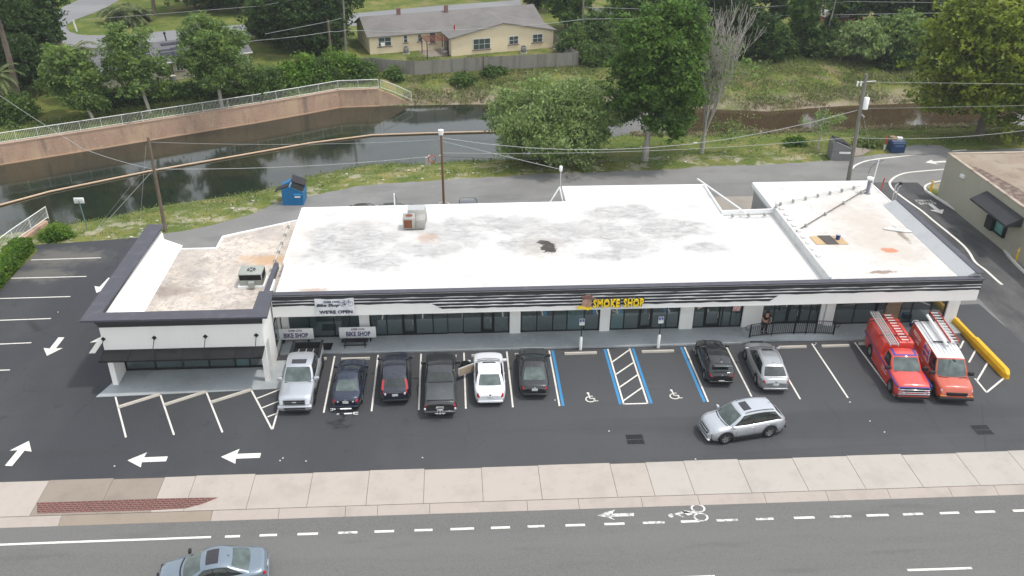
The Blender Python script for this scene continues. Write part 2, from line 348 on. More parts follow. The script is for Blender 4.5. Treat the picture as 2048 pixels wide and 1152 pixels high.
# ================================================================== PAINTED MARKINGS (children of their pavement)
LOTZ = .012
def line(a, b, w, parent, m='paint', z=LOTZ, name='painted_line'):
    a = Vector(a[:2]); b = Vector(b[:2]); d = (b-a).normalized(); n = Vector((-d.y, d.x))*w/2
    mb = MB(); k = max(2, int((b-a).length/1.2)); rgn = random.Random(int(a.x*37+a.y*11))
    L = []; Rr = []
    for i in range(k+1):
        p = a+(b-a)*i/k; j = rgn.uniform(-.012, .012)
        L.append((p.x+n.x*(1+j*8)+n.x*j, p.y+n.y*(1+j*8), z)); Rr.append((p.x-n.x*(1-j*6), p.y-n.y*(1-j*6), z))
    for i in range(k): mb.quad(Rr[i], Rr[i+1], L[i+1], L[i])
    return mb.build(name, M[m], parent)
def pline(pts, w, parent, m='paint', z=LOTZ, name='painted_line', h=0):
    P = [Vector(p[:2]) for p in pts]
    # Catmull-Rom smoothing
    Q = []
    for i in range(len(P)-1):
        p0, p1, p2, p3 = P[max(i-1, 0)], P[i], P[i+1], P[min(i+2, len(P)-1)]
        for k in range(6):
            t = k/6; Q.append(.5*((2*p1)+(p2-p0)*t+(2*p0-5*p1+4*p2-p3)*t*t+(3*p1-p0-3*p2+p3)*t**3))
    Q.append(P[-1]); mb = MB(); L = []; Rr = []
    for i, p in enumerate(Q):
        d = (Q[min(i+1, len(Q)-1)]-Q[max(i-1, 0)]).normalized(); n = Vector((-d.y, d.x))*w/2
        L.append(p+n); Rr.append(p-n)
    for i in range(len(Q)-1):
        a, b, c, d = Rr[i], Rr[i+1], L[i+1], L[i]
        if h: mb.prism([a, b, c, d], z, z+h)
        else: mb.quad((*a, z), (*b, z), (*c, z), (*d, z))
    return mb, (lambda nm, mm: mb.build(nm, mm, parent))
LT, LB = 47.6, 41.7
for x in (-7.83, -5.08, -2.35, .38, 3.12, 5.85, 9.62, 11.03, 14.6, 17.3, 20.08, 22.93, 25.75): line((x, LT), (x+(.0), LB), .1, lot, name='stall_line')
for x in (6.06, 9.42, 11.24, 14.38): line((x, LT), (x, LB), .17, lot, 'blue', name='blue_stall_line')
line((9.57, 41.72), (11.08, 41.72), .1, lot, name='aisle_line')
for y in (42.05, 43.4, 44.75, 46.1): line((9.66, y), (11.0, y+1.25 if y < 46 else 47.45), .1, lot, name='aisle_line')
for a, b in [((231, 794), (252, 875)), ((321, 790), (348, 870)), ((413, 785), (445, 865)), ((503, 781), (544, 859)), ((545, 859), (571, 770)), ((514, 797), (560, 779)), ((524, 816), (556, 803)), ((535, 834), (553, 827))]:
    line(W(*a), W(*b), .1, lot, name='stall_line')
for a, b in [((62, 520), (202, 515.7)), ((22, 556.7), (173, 553)), ((-60, 599), (141, 593.3)), ((-60, 643), (102, 637.3)), ((-60, 691), (63, 685.7)), ((-90, 744), (20, 740))]:
    line(W(*a), W(*b), .1, lot, name='stall_line')
for a, b in [((1950, 757), (1973, 785)), ((1973, 785), (2011, 754)), ((1927, 682), (1920, 697)), ((1951, 701), (1938, 725)), ((1975, 726), (1954, 762))]:
    line(W(*a), W(*b), .11, lot, name='hatch_line')
def arrow(tip, tail, parent, hw=.62, sw_=.2, hl=.42, z=LOTZ+.001, m='paint'):
    a = Vector(tip[:2]); b = Vector(tail[:2]); d = b-a; L = d.length; d.normalize(); n = Vector((-d.y, d.x))
    pts = [a, a+d*L*hl+n*hw, a+d*L*(hl-.03)+n*sw_, b+n*sw_, b-n*sw_, a+d*L*(hl-.03)-n*sw_, a+d*L*hl-n*hw]
    mb = MB(); c = a+d*L*(hl-.03)
    mb.poly([(*p, z) for p in (a, pts[1], pts[2], pts[5], pts[6])][::-1]); mb.poly([(*p, z) for p in (pts[2], pts[3], pts[4], pts[5])][::-1])
    return mb.build('painted_arrow', M[m], parent)
for t, u in [((255, 921), (334, 918)), ((442, 914), (521, 911)), ((58, 882), (17, 932)), ((94, 712), (123, 675)), ((193, 586), (222, 556)), ((209, 670), (184, 707))]:
    arrow(W(*t), W(*u), lot)
for t, u in [((1850, 325), (1897, 323)), ((1884, 428), (1860, 408))]: arrow(W(*t), W(*u), rear, z=.0095)
# access symbols on the bays
def ring(mb, cx, cy, r0, r1, a0, a1, z, n=24, mi=0, sy=1):
    for i in range(n):
        a, b = a0+(a1-a0)*i/n, a0+(a1-a0)*(i+1)/n
        mb.quad((cx+r0*math.cos(a), cy+sy*r0*math.sin(a), z), (cx+r1*math.cos(a), cy+sy*r1*math.sin(a), z), (cx+r1*math.cos(b), cy+sy*r1*math.sin(b), z), (cx+r0*math.cos(b), cy+sy*r0*math.sin(b), z), mi)
def isa(mb, cx, cy, s, z, P=lambda x, y, z: (x, y, z)):
    t = MB(); ring(t, 0, -.14, .24, .31, R_(100), R_(385), z, 22)
    t.quad((-.08, .42, z), (.0, .42, z), (.04, -.08, z), (-.05, -.08, z)); t.quad((-.04, .16, z), (.2, .13, z), (.2, .2, z), (-.04, .24, z))
    t.quad((-.05, -.1, z), (.22, -.1, z), (.22, -.02, z), (-.05, -.02, z)); t.quad((.15, -.08, z), (.22, -.04, z), (.36, -.36, z), (.28, -.39, z)); t.quad((.28, -.39, z), (.34, -.33, z), (.47, -.28, z), (.47, -.35, z))
    ring(t, -.06, .5, 0, .085, 0, 2*math.pi, z, 12)
    mb.add([P(cx+x*s, cy+y*s, zz) for x, y, zz in t.v], t.f)
for p in ((1180, 796), (1348, 790)):
    c = W(*p); mb = MB(); isa(mb, c.x, c.y, .95, LOTZ); mb.build('wheelchair_symbol', M['paint'], lot)
# road markings
RZ = -.1065
road = bpy.data.objects['road']
line((-60, 32.02), W(422, 1074, RZ), .13, road, z=RZ, name='lane_line')
for a, b in [(450, 480), (519, 554), (595, 636), (676, 715), (749, 788), (829, 865), (901, 948), (982, 1020), (1055, 1089), (1131, 1170), (1209, 1249), (1286, 1329), (1362, 1399), (1433, 1476), (1512, 1547), (1588, 1629), (1660, 1703), (1733, 1777), (1806, 1846), (1880, 1918), (1950, 1990), (2026, 2065)]:
    ya, yb = 1074-(a-422)*.0327, 1074-(b-422)*.0327
    line(W(a, ya, RZ), W(b, yb, RZ), .15, road, 'paint' if (a//7) % 3 else 'paintw', z=RZ, name='lane_dash')
line(W(1815, 1140, RZ), W(1944, 1136, RZ), .13, road, z=RZ, name='lane_dash'); line(W(1240, 1160, RZ), W(1430, 1152, RZ), .13, road, z=RZ, name='lane_dash')
def wp(l): return [(*W(x, y, RZ)[:2], RZ) for x, y in l]
mb = MB()
for L in ([(1195, 1031), (1213, 1024), (1231, 1019), (1224, 1027), (1221, 1034), (1231, 1040), (1215, 1035)], [(1221, 1027.5), (1268, 1026), (1268, 1032), (1221, 1033.5)]): mb.poly(wp(L)[::-1])
mb.build('bike_lane_arrow', M['paintw'], road); tri_fix(bpy.data.objects['bike_lane_arrow'])
mb = MB()
for L in ([(1348, 1028), (1366, 1021), (1374, 1025), (1358, 1029), (1370, 1034), (1366, 1034.5)], [(1362, 1022), (1368, 1021), (1398, 1023.5), (1398, 1027), (1372, 1026)], [(1366, 1024), (1372, 1022), (1386, 1028), (1376, 1031)]): mb.poly(wp(L)[::-1])
c = W(1342, 1031, RZ); ring(mb, c.x, c.y, 0, .13, 0, 2*math.pi, RZ, 14)
for p in ((1396, 1016.5), (1402, 1034)):
    c = W(*p, RZ); ring(mb, c.x, c.y, .27, .37, 0, 2*math.pi, RZ, 28, sy=.8)
mb.build('cyclist_symbol', M['paintw'], road); tri_fix(bpy.data.objects['cyclist_symbol'])
k = 4.265
def z8(l): return [W(x/k+1660, y/k+290) for x, y in l]
pline(z8([(185, 205), (215, 175), (290, 142), (400, 120), (550, 103), (750, 80), (1000, 55), (1165, 42)]), .22, rear, z=.0095)[1]('driveway_line', M['paint'])
pline(z8([(1040, 203), (965, 208), (760, 225), (640, 240), (560, 270), (515, 310), (515, 345), (560, 400), (680, 490), (780, 560), (900, 660), (1000, 740), (1130, 850), (1190, 920), (1240, 1000), (1330, 1070), (1430, 1160), (1470, 1192)]), .2, rear, z=.0095)[1]('driveway_line', M['paint'])
tx = text_mb('DRIVE\nTHRU', .8, .002, fit=(1.5, 1.0))
c = W(1851, 404)
xform(tx, Matrix.Translation((c.x, c.y, .0105)) @ Matrix.Rotation(math.pi, 4, 'Z') @ Matrix.Rotation(-math.pi/2, 4, 'X'))
tx.build('drive_through_lettering', M['paint'], rear)
# kerb round the neighbour's drive-through, with the grass tip inside it
kp = z8([(990, 312), (930, 320), (860, 335), (812, 360), (812, 390), (850, 418), (950, 482), (1090, 572), (1200, 662), (1340, 772), (1420, 832), (1480, 892), (1540, 972), (1655, 1090), (1760, 1180)])
pline(kp, .2, None, z=.004, h=.14)[0].build('kerb', conc('white_kerb', (.66, .64, .6), .7), kind='structure')
tri_fix(sheet([(p.x, p.y) for p in z8([(990, 320), (930, 328), (865, 345), (822, 365), (822, 388), (855, 410), (920, 440), (990, 470), (1000, 400)])], .07, 'grass_island', M['ground'], kind='structure'))
# plaza slab under the covered corner shop, store walkway
wk = MB()
wk.prism([(-11.3, 47.85), (14, 47.75), (18.2, 47.78), (19, 48.0), (24.8, 47.9), (25.6, 47.85), (28.5, 48.05), (33.6, 48.3), (33.9, 50.1), (-11.3, 50.1)], .0, .11)
wk.build('store_walkway', M['storewalk'], kind='structure')
cp = MB(); cp.prism([W(192, 795)[:2], W(262, 735)[:2], (-20.6, 47.2), (-9.2, 47.2), (-9.1, 47.84), (-9.3, 46.2), (-10.4, 44.2), W(370, 787)[:2]], 0, .045)
cp.build('shop_pavement', M['storewalk'], kind='structure')
# ================================================================== BUILDING MATERIALS
def roof_m(name, base, tan, dirt):
    s = N(name); b = s.mix(s.ramp(s.noise(2.2, 7), .35, .7), base, tuple(x*.93 for x in base))
    if dirt == 'main':
        G = (.29, .28, .275)
        big = s.blob(-7.5, 55.5, 3.6, 3.2, .45, .55)
        for q in ((0.2, 56.6, 2.4, 2.2), (3.8, 57.6, 3.0, 1.6), (9.5, 56.5, 2.8, 1.7), (11.6, 54.5, 2.2, 2.0), (-1.8, 54.0, 2.6, 1.2), (4.8, 54.2, 2.2, 1.1), (14.8, 56.2, 3.0, 1.7), (12.2, 59.2, 2.6, 1.3), (10.2, 52.5, 2.0, .9), (16.8, 53.2, 1.6, .8), (-5.5, 52.2, 2.2, 1.2), (6.3, 55.6, 1.8, 2.2)): big = s.math('MAXIMUM', big, s.blob(*q, .45, .6))
        tex = s.ramp(s.noise(.9, 10, (1, 1.8, 1), rough=.78, dist=.8), .36, .62, .3, 1)
        b = s.mix(s.math('MULTIPLY', s.math('MULTIPLY', big, tex), .88), b, G)
        b = s.mix(s.math('MULTIPLY', s.ramp(s.noise(.35, 7, (1, 1.8, 1), rough=.7), .5, .66), .6), b, (.46, .45, .44))
        dk = s.math('MAXIMUM', s.blob(6.25, 53.7, .45, .8, .12, 2.2), s.blob(6.0, 54.6, .35, .35, .12, 2.5))
        halo = s.blob(6.0, 53.7, 1.5, 1.5, .5, 1.2)
        b = s.mix(s.math('MULTIPLY', halo, .45), b, (.360, .310, .260)); b = s.mix(dk, b, (.055, .050, .045))
        rs = s.math('MAXIMUM', s.blob(-1.9, 55.6, .7, .7, .6, 1.4), s.blob(-8.9, 48.6, .8, .25, .5, 2)); rs = s.math('MAXIMUM', rs, s.blob(7.4, 48.3, 1.2, .12, .4, 3))
        b = s.mix(s.math('MULTIPLY', rs, .6), b, (.350, .200, .120))
        b = s.mix(s.ramp(s.noise(5.5, 3), .7, .76, 0, .5), b, (.3, .27, .25)); b = s.mix(s.ramp(s.noise(.22, 6, rough=.7), .52, .7, 0, .3), b, (.47, .42, .37)); edge = s.blob(-11.3, 57, 1.2, 5, .7, .8); b = s.mix(s.math('MULTIPLY', edge, .18), b, (.720, .550, .400))
    if dirt == 'right':
        b = s.mix(s.math('MULTIPLY', s.blob(29.3, 54.5, 2.6, 5, .7, .5), .5), b, (.41, .335, .26))
        b = s.mix(s.ramp(s.noise(.9, 9, rough=.78), .49, .66, 0, .5), b, (.41, .375, .335))
        b = s.mix(s.math('MULTIPLY', s.blob(29.0, 52.0, .5, .35, .3, 2.5), .8), b, (.500, .170, .070))
        b = s.mix(s.math('MULTIPLY', s.blob(27.2, 49.0, .9, .22, .3, 4), .8), b, (.200, .130, .090))
        b = s.mix(s.math('MULTIPLY', s.blob(30.9, 54.5, .2, 1.3, .4, 2.5), .8), b, (.200, .150, .110))
    if dirt == 'tower':
        b = s.mix(s.ramp(s.noise(.45, 8, rough=.7), .38, .6, 0, .85), b, (.339, .303, .276))
        b = s.mix(s.ramp(s.noise(.8, 5), .5, .7, 0, .6), b, (.525, .443, .351))
        b = s.mix(s.ramp(s.noise(2.2, 9, dist=1.2, rough=.78), .48, .6, 0, .75), b, (.255, .230, .217))
        b = s.mix(s.ramp(s.noise(1.7, 7, rough=.75), .63, .7, 0, .7), b, (.632, .656, .644))
        b = s.mix(s.math('MULTIPLY', s.blob(-18.2, 50.5, 1.4, .9, .6, 1.2), .7), b, (.193, .156, .134))
        b = s.mix(s.math('MULTIPLY', s.blob(-12.8, 54.6, 1.7, .7, .6, 1.0), .75), b, (.478, .271, .117))
        b = s.mix(s.math('MULTIPLY', s.blob(-13.4, 58.6, 1.2, .9, .5, 1.0), .6), b, (.323, .295, .285))
        b = s.mix(s.math('MULTIPLY', s.ramp(s.noise(.5, 5, (1, 1, 1)), .3, .6), .2), b, (.617, .541, .435))
    return s.done(b, .75, bscale=2.5, bstr=.5, bdist=.05, spec=.3)
M['roof'] = roof_m('white_roof_membrane', (.625, .615, .595), None, 'main')
M['roofR'] = roof_m('white_roof_dusty', (.61, .59, .56), None, 'right')
M['roofT'] = roof_m('stained_low_roof', (.6, .53, .47), None, 'tower')
M['white'] = lay('white_stucco', (.816, .804, .774), [(.5, .5, .7, (.744, .720, .684), .5, (1, 1, .3)), (2, .6, .75, (.660, .636, .600), .35, (1, 1, .2))], fine=(30, .03), bscale=60, bstr=.15)
M['whitew'] = lay('white_flashing', (.83, .83, .82), [(.7, .5, .7, (.74, .74, .73), .5)], bscale=0)
M['char'] = lay('charcoal_coping', (.072, .072, .087), [(1.2, .5, .7, (.109, .109, .127), .6), (.4, .6, .75, (.189, .189, .202), .3), (6, .66, .75, (.217, .217, .224), .25)], rough=.6, bscale=0)
M['charf'] = lay('charcoal_trim', (.04, .042, .045), [(2, .5, .7, (.06, .06, .062), .5, (1, 1, 3))], rough=.7, bscale=0)
M['glass'] = N('dark_glass').done((.026, .048, .05), .02, spec=1, bstr=0); M['glass'].node_tree.nodes['Principled BSDF'].inputs['IOR'].default_value = 2.1
M['glass2'] = N('green_glass').done((.05, .11, .11), .04, spec=1, bstr=0); M['glass2'].node_tree.nodes['Principled BSDF'].inputs['IOR'].default_value = 2.0
M['frame'] = lay('dark_frame', (.018, .019, .021), rough=.45, bscale=0)
M['blackm'] = lay('black_metal', (.014, .014, .015), [(3, .5, .7, (.03, .03, .03), .5)], rough=.5, bscale=0)
M['sand'] = lay('cardboard_brown', (.3, .21, .14), [(1.2, .5, .7, (.23, .15, .1), .6)])
M['galv'] = lay('galvanised_steel', (.5, .5, .49), [(6, .5, .7, (.4, .4, .39), .6)], rough=.45, metal=.4, bscale=0)
M['acm'] = lay('painted_sheet_metal', (.33, .345, .315), [(3, .5, .7, (.27, .275, .25), .6), (8, .64, .74, (.3, .2, .12), .4)], rough=.6, bscale=0)
M['acl'] = lay('pale_sheet_metal', (.335, .329, .307), [(3, .5, .7, (.270, .265, .243), .6), (6, .6, .72, (.226, .135, .081), .5)], rough=.6, bscale=0)
M['rust'] = lay('rusty_metal', (.2, .075, .04), [(8, .45, .65, (.1, .05, .035), .8)], rough=.9)
M['dark'] = lay('dark_void', (.012, .012, .013), bscale=0)
M['banner'] = lay('banner_cloth', (.7, .71, .72), [(1.5, .5, .7, (.62, .63, .65), .6)], bscale=0)
M['ink'] = N('sign_ink').done((.03, .035, .05), .6, bstr=0)
M['navyink'] = N('navy_ink').done((.05, .045, .13), .6, bstr=0)
M['plum'] = N('plum_ink').done((.1, .04, .12), .6, bstr=0)
M['bluebg'] = N('sign_blue').done((.01, .04, .2), .5, bstr=0)
M['signw'] = lay('sign_white', (.78, .78, .76), bscale=0, rough=.5)
M['signy'] = lay('sign_yellow', (.85, .6, .03), bscale=0, rough=.4)
M['tanp'] = lay('emblem_tan', (.45, .28, .2), [(6, .5, .6, (.3, .17, .12), .7)], bscale=0)
M['brownp'] = lay('emblem_brown', (.2, .11, .09), bscale=0)
M['red'] = lay('sign_red', (.35, .02, .025), bscale=0)
M['pinkp'] = lay('poster_pink', (.6, .3, .3), [(8, .45, .55, (.75, .7, .66), .9), (14, .5, .6, (.45, .1, .14), .8)], bscale=0)
FY = 47.6; GY = 49.72; ZR = 4.3
mall = empty('strip_mall', (11, 55, 0), label='long white shopping strip with stained white flat roof and charcoal stripes', cat='building')
def P(mb, name, m, parent=mall, **k):
    o = mb.build(name, m, None, **k); 
    if parent is not None:
        o.parent = parent; o.matrix_parent_inverse = Matrix.Translation(-(parent.location if parent.parent is None else parent.matrix_world.translation))
    return o
mall_inv = Matrix.Translation((-11, -55, 0))
def PM(mb, name, m, **k):
    o = mb.build(name, m, None, **k); o.parent = mall; o.matrix_parent_inverse = mall_inv; return o
# ---- roofs
o = PM(MB().prism([(-11.2, 47.9), (23.45, 47.9), (23.45, 48.4), (19.5, 58.4), (19.5, 63.75), (8.47, 63.9), (8.4, 60.95), (-11.2, 60.8)], 3.9, ZR), 'roof', M['roof'])
# ragged step down to the link roof
rng = random.Random(5)
lk = [(19.5, 58.6), (19.7, 57), (20.1, 55.5), (20.4, 54.2), (21.0, 53), (21.2, 51.5), (21.4, 50.2), (21.6, 48.5)]
o.data.clear_geometry(); t = MB(); t.prism([(-11.2, 47.9), (21.6, 47.9)]+lk[::-1]+[(19.5, 63.75), (8.47, 63.9), (8.4, 60.95), (-11.2, 60.8)], 3.75, ZR)
o.data = t.mesh('roof', [M['roof']]); tri_fix(o)
PM(MB().prism([(19.4, 58.75), (23.55, 58.9), (23.55, 47.9), (19.4, 47.9)], 3.5, 4.08), 'roof', M['roof'])
PM(MB().prism([(23.5, 47.9), (32.6, 47.9), (32.55, 63.9), (23.45, 63.96)], 3.9, 4.42), 'roof', M['roofR'])
# ---- rear walls
wl = MB()
wl.box(-11.1, 8.4, 50, 60.7, 0, 3.9); wl.box(8.5, 19.4, 50, 63.7, 0, 3.9); wl.box(19.4, 23.5, 50, 58.6, 0, 3.52); wl.box(23.5, 32.5, 50, 63.7, 0, 3.9)
wl.box(19.5, 23.5, 60.7, 60.9, 0, .35)
PM(wl, 'wall', lay('grey_back_wall', (.33, .33, .315), [(.8, .5, .7, (.27, .27, .26), .6)]))
PM(MB().box(23.44, 23.5, 60.2, 61.0, .9, 2.6), 'window', M['frame'])
# roof edge trims (white metal drip edge)
tr = MB()
for a, b in [((-11.24, 60.83), (8.45, 60.98)), ((8.42, 60.98), (8.42, 63.95)), ((8.42, 63.92), (19.56, 63.78)), ((19.54, 63.78), (19.54, 58.5)), ((19.5, 58.8), (23.5, 58.95)), ((23.42, 58.9), (23.42, 63.98)), ((23.42, 63.96), (32.6, 63.86)), ((-11.24, 52.0), (-11.24, 60.85)), ((32.6, 63.86), (32.6, 59.4))]:
    d = Vector((b[0]-a[0], b[1]-a[1])); L = d.length; an = math.atan2(d.y, d.x)
    tr.box((a[0]+b[0])/2-L/2, (a[0]+b[0])/2+L/2, (a[1]+b[1])/2-.045, (a[1]+b[1])/2+.045, 4.12, 4.47, 0, an, ((a[0]+b[0])/2, (a[1]+b[1])/2))
PM(tr, 'roof_edge', M['whitew'])
# parapet between link roof and right roof
PM(MB().box(23.38, 23.5, 48.0, 58.9, 4.0, 4.66).box(23.37, 23.53, 48.0, 58.9, 4.66, 4.69), 'roof_curb', lay('weathered_flashing', (.6, .6, .59), [(1.5, .5, .7, (.45, .44, .42), .6)]))
# ---- fascia and coping
fz0, fz1 = 2.98, 4.5
PM(MB().box(-11.35, 33.0, FY, FY+.3, fz0, fz1), 'fascia', M['white'])
PM(MB().box(32.7, 33.0, FY+.301, 50.1, fz0, fz1-.003), 'fascia', M['white'])
PM(MB().box(-11.35, 32.98, FY+.31, GY+.25, 2.9, 3.02), 'soffit', M['white'])
sl = MB(); wob = lambda x, s=0: .02*math.sin(x*3.1+s)+.014*math.sin(x*7.7+s*2)
def stripe(mb, x0, x1, z0, z1, sl0=0, sl1=0, s=0, dep=.05):
    n = max(2, int((x1-x0)/.45)); top = []; bot = []
    for i in range(n+1):
        t = i/n; bot.append((x0+sl0+(x1-sl1-x0-sl0)*t, z0+wob(x0+t*30, s))); top.append((x0+(x1-x0)*t, z1))
    for i in range(n):
        a, b, c, d = bot[i], bot[i+1], top[i+1], top[i]
        mb.add([(a[0], FY-dep, a[1]), (b[0], FY-dep, b[1]), (c[0], FY-dep, c[1]), (d[0], FY-dep, d[1]), (a[0], FY+.002, a[1]), (b[0], FY+.002, b[1]), (c[0], FY+.002, c[1]), (d[0], FY+.002, d[1])],
               [(0, 1, 2, 3), (4, 5, 1, 0), (3, 2, 6, 7)]+([(4, 0, 3, 7)] if i == 0 else [])+([(1, 5, 6, 2)] if i == n-1 else []))
for k, (z0, z1) in enumerate([(4.18, 4.42), (3.97, 4.115), (3.755, 3.91), (3.53, 3.69), (3.31, 3.47)]):
    st = MB(); stripe(st, -11.3 if k < 3 else -1.55+.35*(k-3), 33.03 if k < 3 else 20.15-.27*(k-3), z0, z1, .3 if k > 2 else 0, .25 if k > 2 else 0, k, .02 if k else .05)
    PM(st, 'fascia_stripe', M['charf'])
    if k: PM(MB().box((-11.34 if k < 3 else -1.7+.35*(k-3)), (33.02 if k < 3 else 20.2-.27*(k-3)), FY-.035, FY+.001, z1+.012, z1+.042), 'fascia_ledge', M['whitew'])
PM(MB().box(-11.35, 33.08, FY-.1, FY+.33, 4.5, 4.58), 'coping', M['char'])
# right parapet: white sloping inner face, charcoal cap
rp = MB(); rp.extr([(32.7, 0, 4.42), (31.75, 0, 4.43), (32.62, 0, 4.85), (33.0, 0, 4.85), (33.0, 0, 3.9), (32.7, 0, 3.9)], (0, 1, 0))
rp.v = [(x, 47.9+(y*11.4), z) for x, y, z in rp.v]; PM(rp, 'parapet', lay('grey_parapet_flashing', (.4, .41, .42), [(1, .5, .7, (.34, .35, .36), .6)], bscale=0))
PM(MB().box(32.62, 33.05, 47.7, 59.35, 4.85, 4.9), 'coping', M['char'])
# ---- storefront
pil = [(-11.35, -10.9), (-6.35, -5.7), (3.43, 4.14), (9.37, 10.03), (14.66, 15.55), (18.85, 20.15), (24.03, 24.3), (24.32, 24.9), (32.56, 33.35)]
for i, (a, b) in enumerate(pil): PM(MB().box(a, b, GY-(.12 if i != 7 else .3), GY+.3, 0.0, 2.98), 'pillar', M['white'])
bays = [(-11.2, -6.35, [-9.6, -8.0, -7.0], 'w'), (-5.7, 3.43, [-4.58, -3.57, -2.69, -1.58, -.62, .39, 1.58, 2.4], (-3.57, -2.69, 1.58, 2.4)), (4.14, 9.37, [5.22, 6.28, 7.21, 8.34], 'w'), (10.03, 14.66, [10.98, 11.96, 12.83, 13.8], (11.96, 12.83)), (15.55, 18.85, [16.33, 17.52, 18.1], (16.33, 17.4)), (20.15, 24.03, [20.98, 21.84, 22.73, 23.4], (21.84, 22.73)), (24.9, 32.56, [26.39, 27.77, 28.81, 29.5, 30.26, 31.58], (27.77, 28.81))]
inv2 = mall_inv
for bi, (a, b, ms, dr) in enumerate(bays):
    fr = MB(); fr.box(a, b, GY+.02, GY+.1, 2.9, 2.98); fr.box(a, b, GY+.02, GY+.1, .1, .2); fr.box(a, b, GY+.03, GY+.09, 2.25, 2.31)
    for x in [a+.04]+ms+[b-.04]: fr.box(x-.035, x+.035, GY+.015, GY+.11, .1, 2.95)
    w = PM(fr, 'storefront_window', M['frame'])
    edges = [a+.07]+ms+[b-.07]
    for x0, x1 in zip(edges, edges[1:]):
        o = MB().box(x0+.03, x1-.03, GY+.05, GY+.06, .2, 2.9).build('pane', M['glass'] if (int(x0*7) % 5) else M['glass2']); o.parent = w; o.matrix_parent_inverse = Matrix.Translation((0, 0, 0))
    if dr != 'w':
        ds = [(dr[0], dr[1])] + ([(dr[2], dr[3])] if len(dr) > 2 else [])
        for x0, x1 in ds:
            d = MB(); d.box(x0+.04, x0+.14, GY-.01, GY+.05, .13, 2.22); d.box(x1-.14, x1-.04, GY-.01, GY+.05, .13, 2.22); d.box(x0+.14, x1-.14, GY-.01, GY+.05, .13, .38); d.box(x0+.14, x1-.14, GY-.01, GY+.05, 2.12, 2.22)
            dd = PM(d, 'door', M['frame'])
            h = MB().tube([(x1-.2, GY-.06, .9), (x1-.2, GY-.06, 1.3)], .018, 6).build('handle', M['galv']); h.parent = dd
# back counters and lit interior things are not visible; brown boarding and posters are
PM(MB().box(28.45, 29.45, GY-.02, GY+.014, .12, 1.5), 'board', M['sand']); PM(MB().box(28.5, 29.5, GY-.025, GY+.012, 1.53, 2.9), 'board', M['sand'])
PM(MB().box(-.65, .4, GY-.03, GY+.0, .115, .15), 'door_sill', M['galv'])
# ---- posters and window lettering
mb = MB(); mb.box(18.15, 18.65, GY-.005, GY+.012, 1.35, 2.0, 0); tag(mb.build('poster', M['pinkp']), 'pale poster with a pink figure taped inside the nail shop window, right side', 'poster')
mb = MB(); mb.extr([(15.8, GY-.005, 1.55), (16.15, GY-.005, 1.7), (16.3, GY-.005, 1.75), (16.3, GY-.005, 2.2), (15.88, GY-.005, 2.25)], (0, .012, 0)); tag(mb.build('poster', M['pinkp']), 'cut-out pink and red poster on the left pane of the nail shop', 'poster')
t = text_mb('NAILS', .26, .01, sx=1.1); xform(t, Matrix.Translation((17.0, GY-.01, 2.22))); tag(t.build('window_lettering', M['signw']), 'white NAILS lettering on the glass above the nail shop door', 'lettering')
mb = MB(); mb.box(12.5, 12.75, GY-.004, GY+.012, 2.45, 2.8); tag(mb.build('window_notice', M['signw']), 'small white notice high on the smoke shop door glass', 'notice')
mb = MB(); mb.box(13.0, 13.25, GY-.004, GY+.012, 2.3, 2.65); tag(mb.build('window_notice', M['red']), 'small red notice on the glass right of the smoke shop door', 'notice')
# ================================================================== CORNER SHOP (tower)
TY = 45.0
shop = empty('corner_shop', (-16, 50, 0), label='white corner shop with wide charcoal coping, black awning and low stained roof', cat='building')
si = Matrix.Translation((16, -50, 0))
def PS(mb, name, m, **k):
    o = mb.build(name, m, None, **k); o.parent = shop; o.matrix_parent_inverse = si; return o
PS(MB().box(-20.85, -11.45, TY, TY+.3, 2.5, 4.45), 'fascia', M['white'])
lw = MB(); lw.box(-20.85, -20.55, TY+.301, 57.3, 2.5, 4.448); lw.box(-20.85, -20.56, 46.6, 57.3, 0, 2.5); PS(lw, 'wall', M['white'])
# left wing wall with V opening
PS(MB().extr([(-20.86, TY, 0), (-20.86, 46.6, 0), (-20.86, 46.6, 2.5), (-20.86, 46.15, 2.5), (-20.86, 45.45, 1.45), (-20.86, 45.35, 2.5), (-20.86, TY, 2.5)], (.32, 0, 0)), 'pillar', M['white'])
rw = MB(); rw.box(-11.75, -11.45, TY, TY+.28, 0, 2.5); PS(rw, 'pillar', M['white'])
r2 = MB(); r2.box(-11.75, -11.45, 46.1, FY+2.3, 0, 2.5); r2.box(-11.74, -11.45, TY+.301, FY+2.3, 2.5, 4.44); PS(r2, 'wall', M['white'])
sp_ = MB(); sp_.box(-11.44, -11.4, 47.75, 48.75, .75, 2.45); w = PS(sp_, 'window', M['frame']); g2 = MB().box(-11.398, -11.39, 47.8, 48.7, .8, 2.4).build('pane', M['glass2']); g2.parent = w
PS(MB().box(-20.5, -16.72, 56.1, 56.38, 0, 2.98).box(-16.7, -11.2, 56.5, 58.2, 0, 2.98), 'wall', M['white'])
o = PS(MB().prism([(-20.55, TY+.3), (-11.75, TY+.3), (-11.7, 49), (-11.25, 49), (-11.25, 61.0), (-11.9, 60.9), (-13.5, 60.0), (-16.65, 58.3), (-16.7, 56.4), (-20.5, 56.4)], 3.0, 3.4), 'roof', M['roofT']); tri_fix(o)
ed = MB()
for a, b in [((-20.5, 56.4), (-16.7, 56.42)), ((-16.7, 56.4), (-16.66, 58.3)), ((-16.66, 58.3), (-11.3, 61.0))]:
    d = Vector((b[0]-a[0], b[1]-a[1])); L = d.length; c = ((a[0]+b[0])/2, (a[1]+b[1])/2); ed.box(c[0]-L/2, c[0]+L/2, c[1]-.06, c[1]+.06, 3.15, 3.5, 0, math.atan2(d.y, d.x), c)
PS(ed, 'roof_edge', M['whitew'])
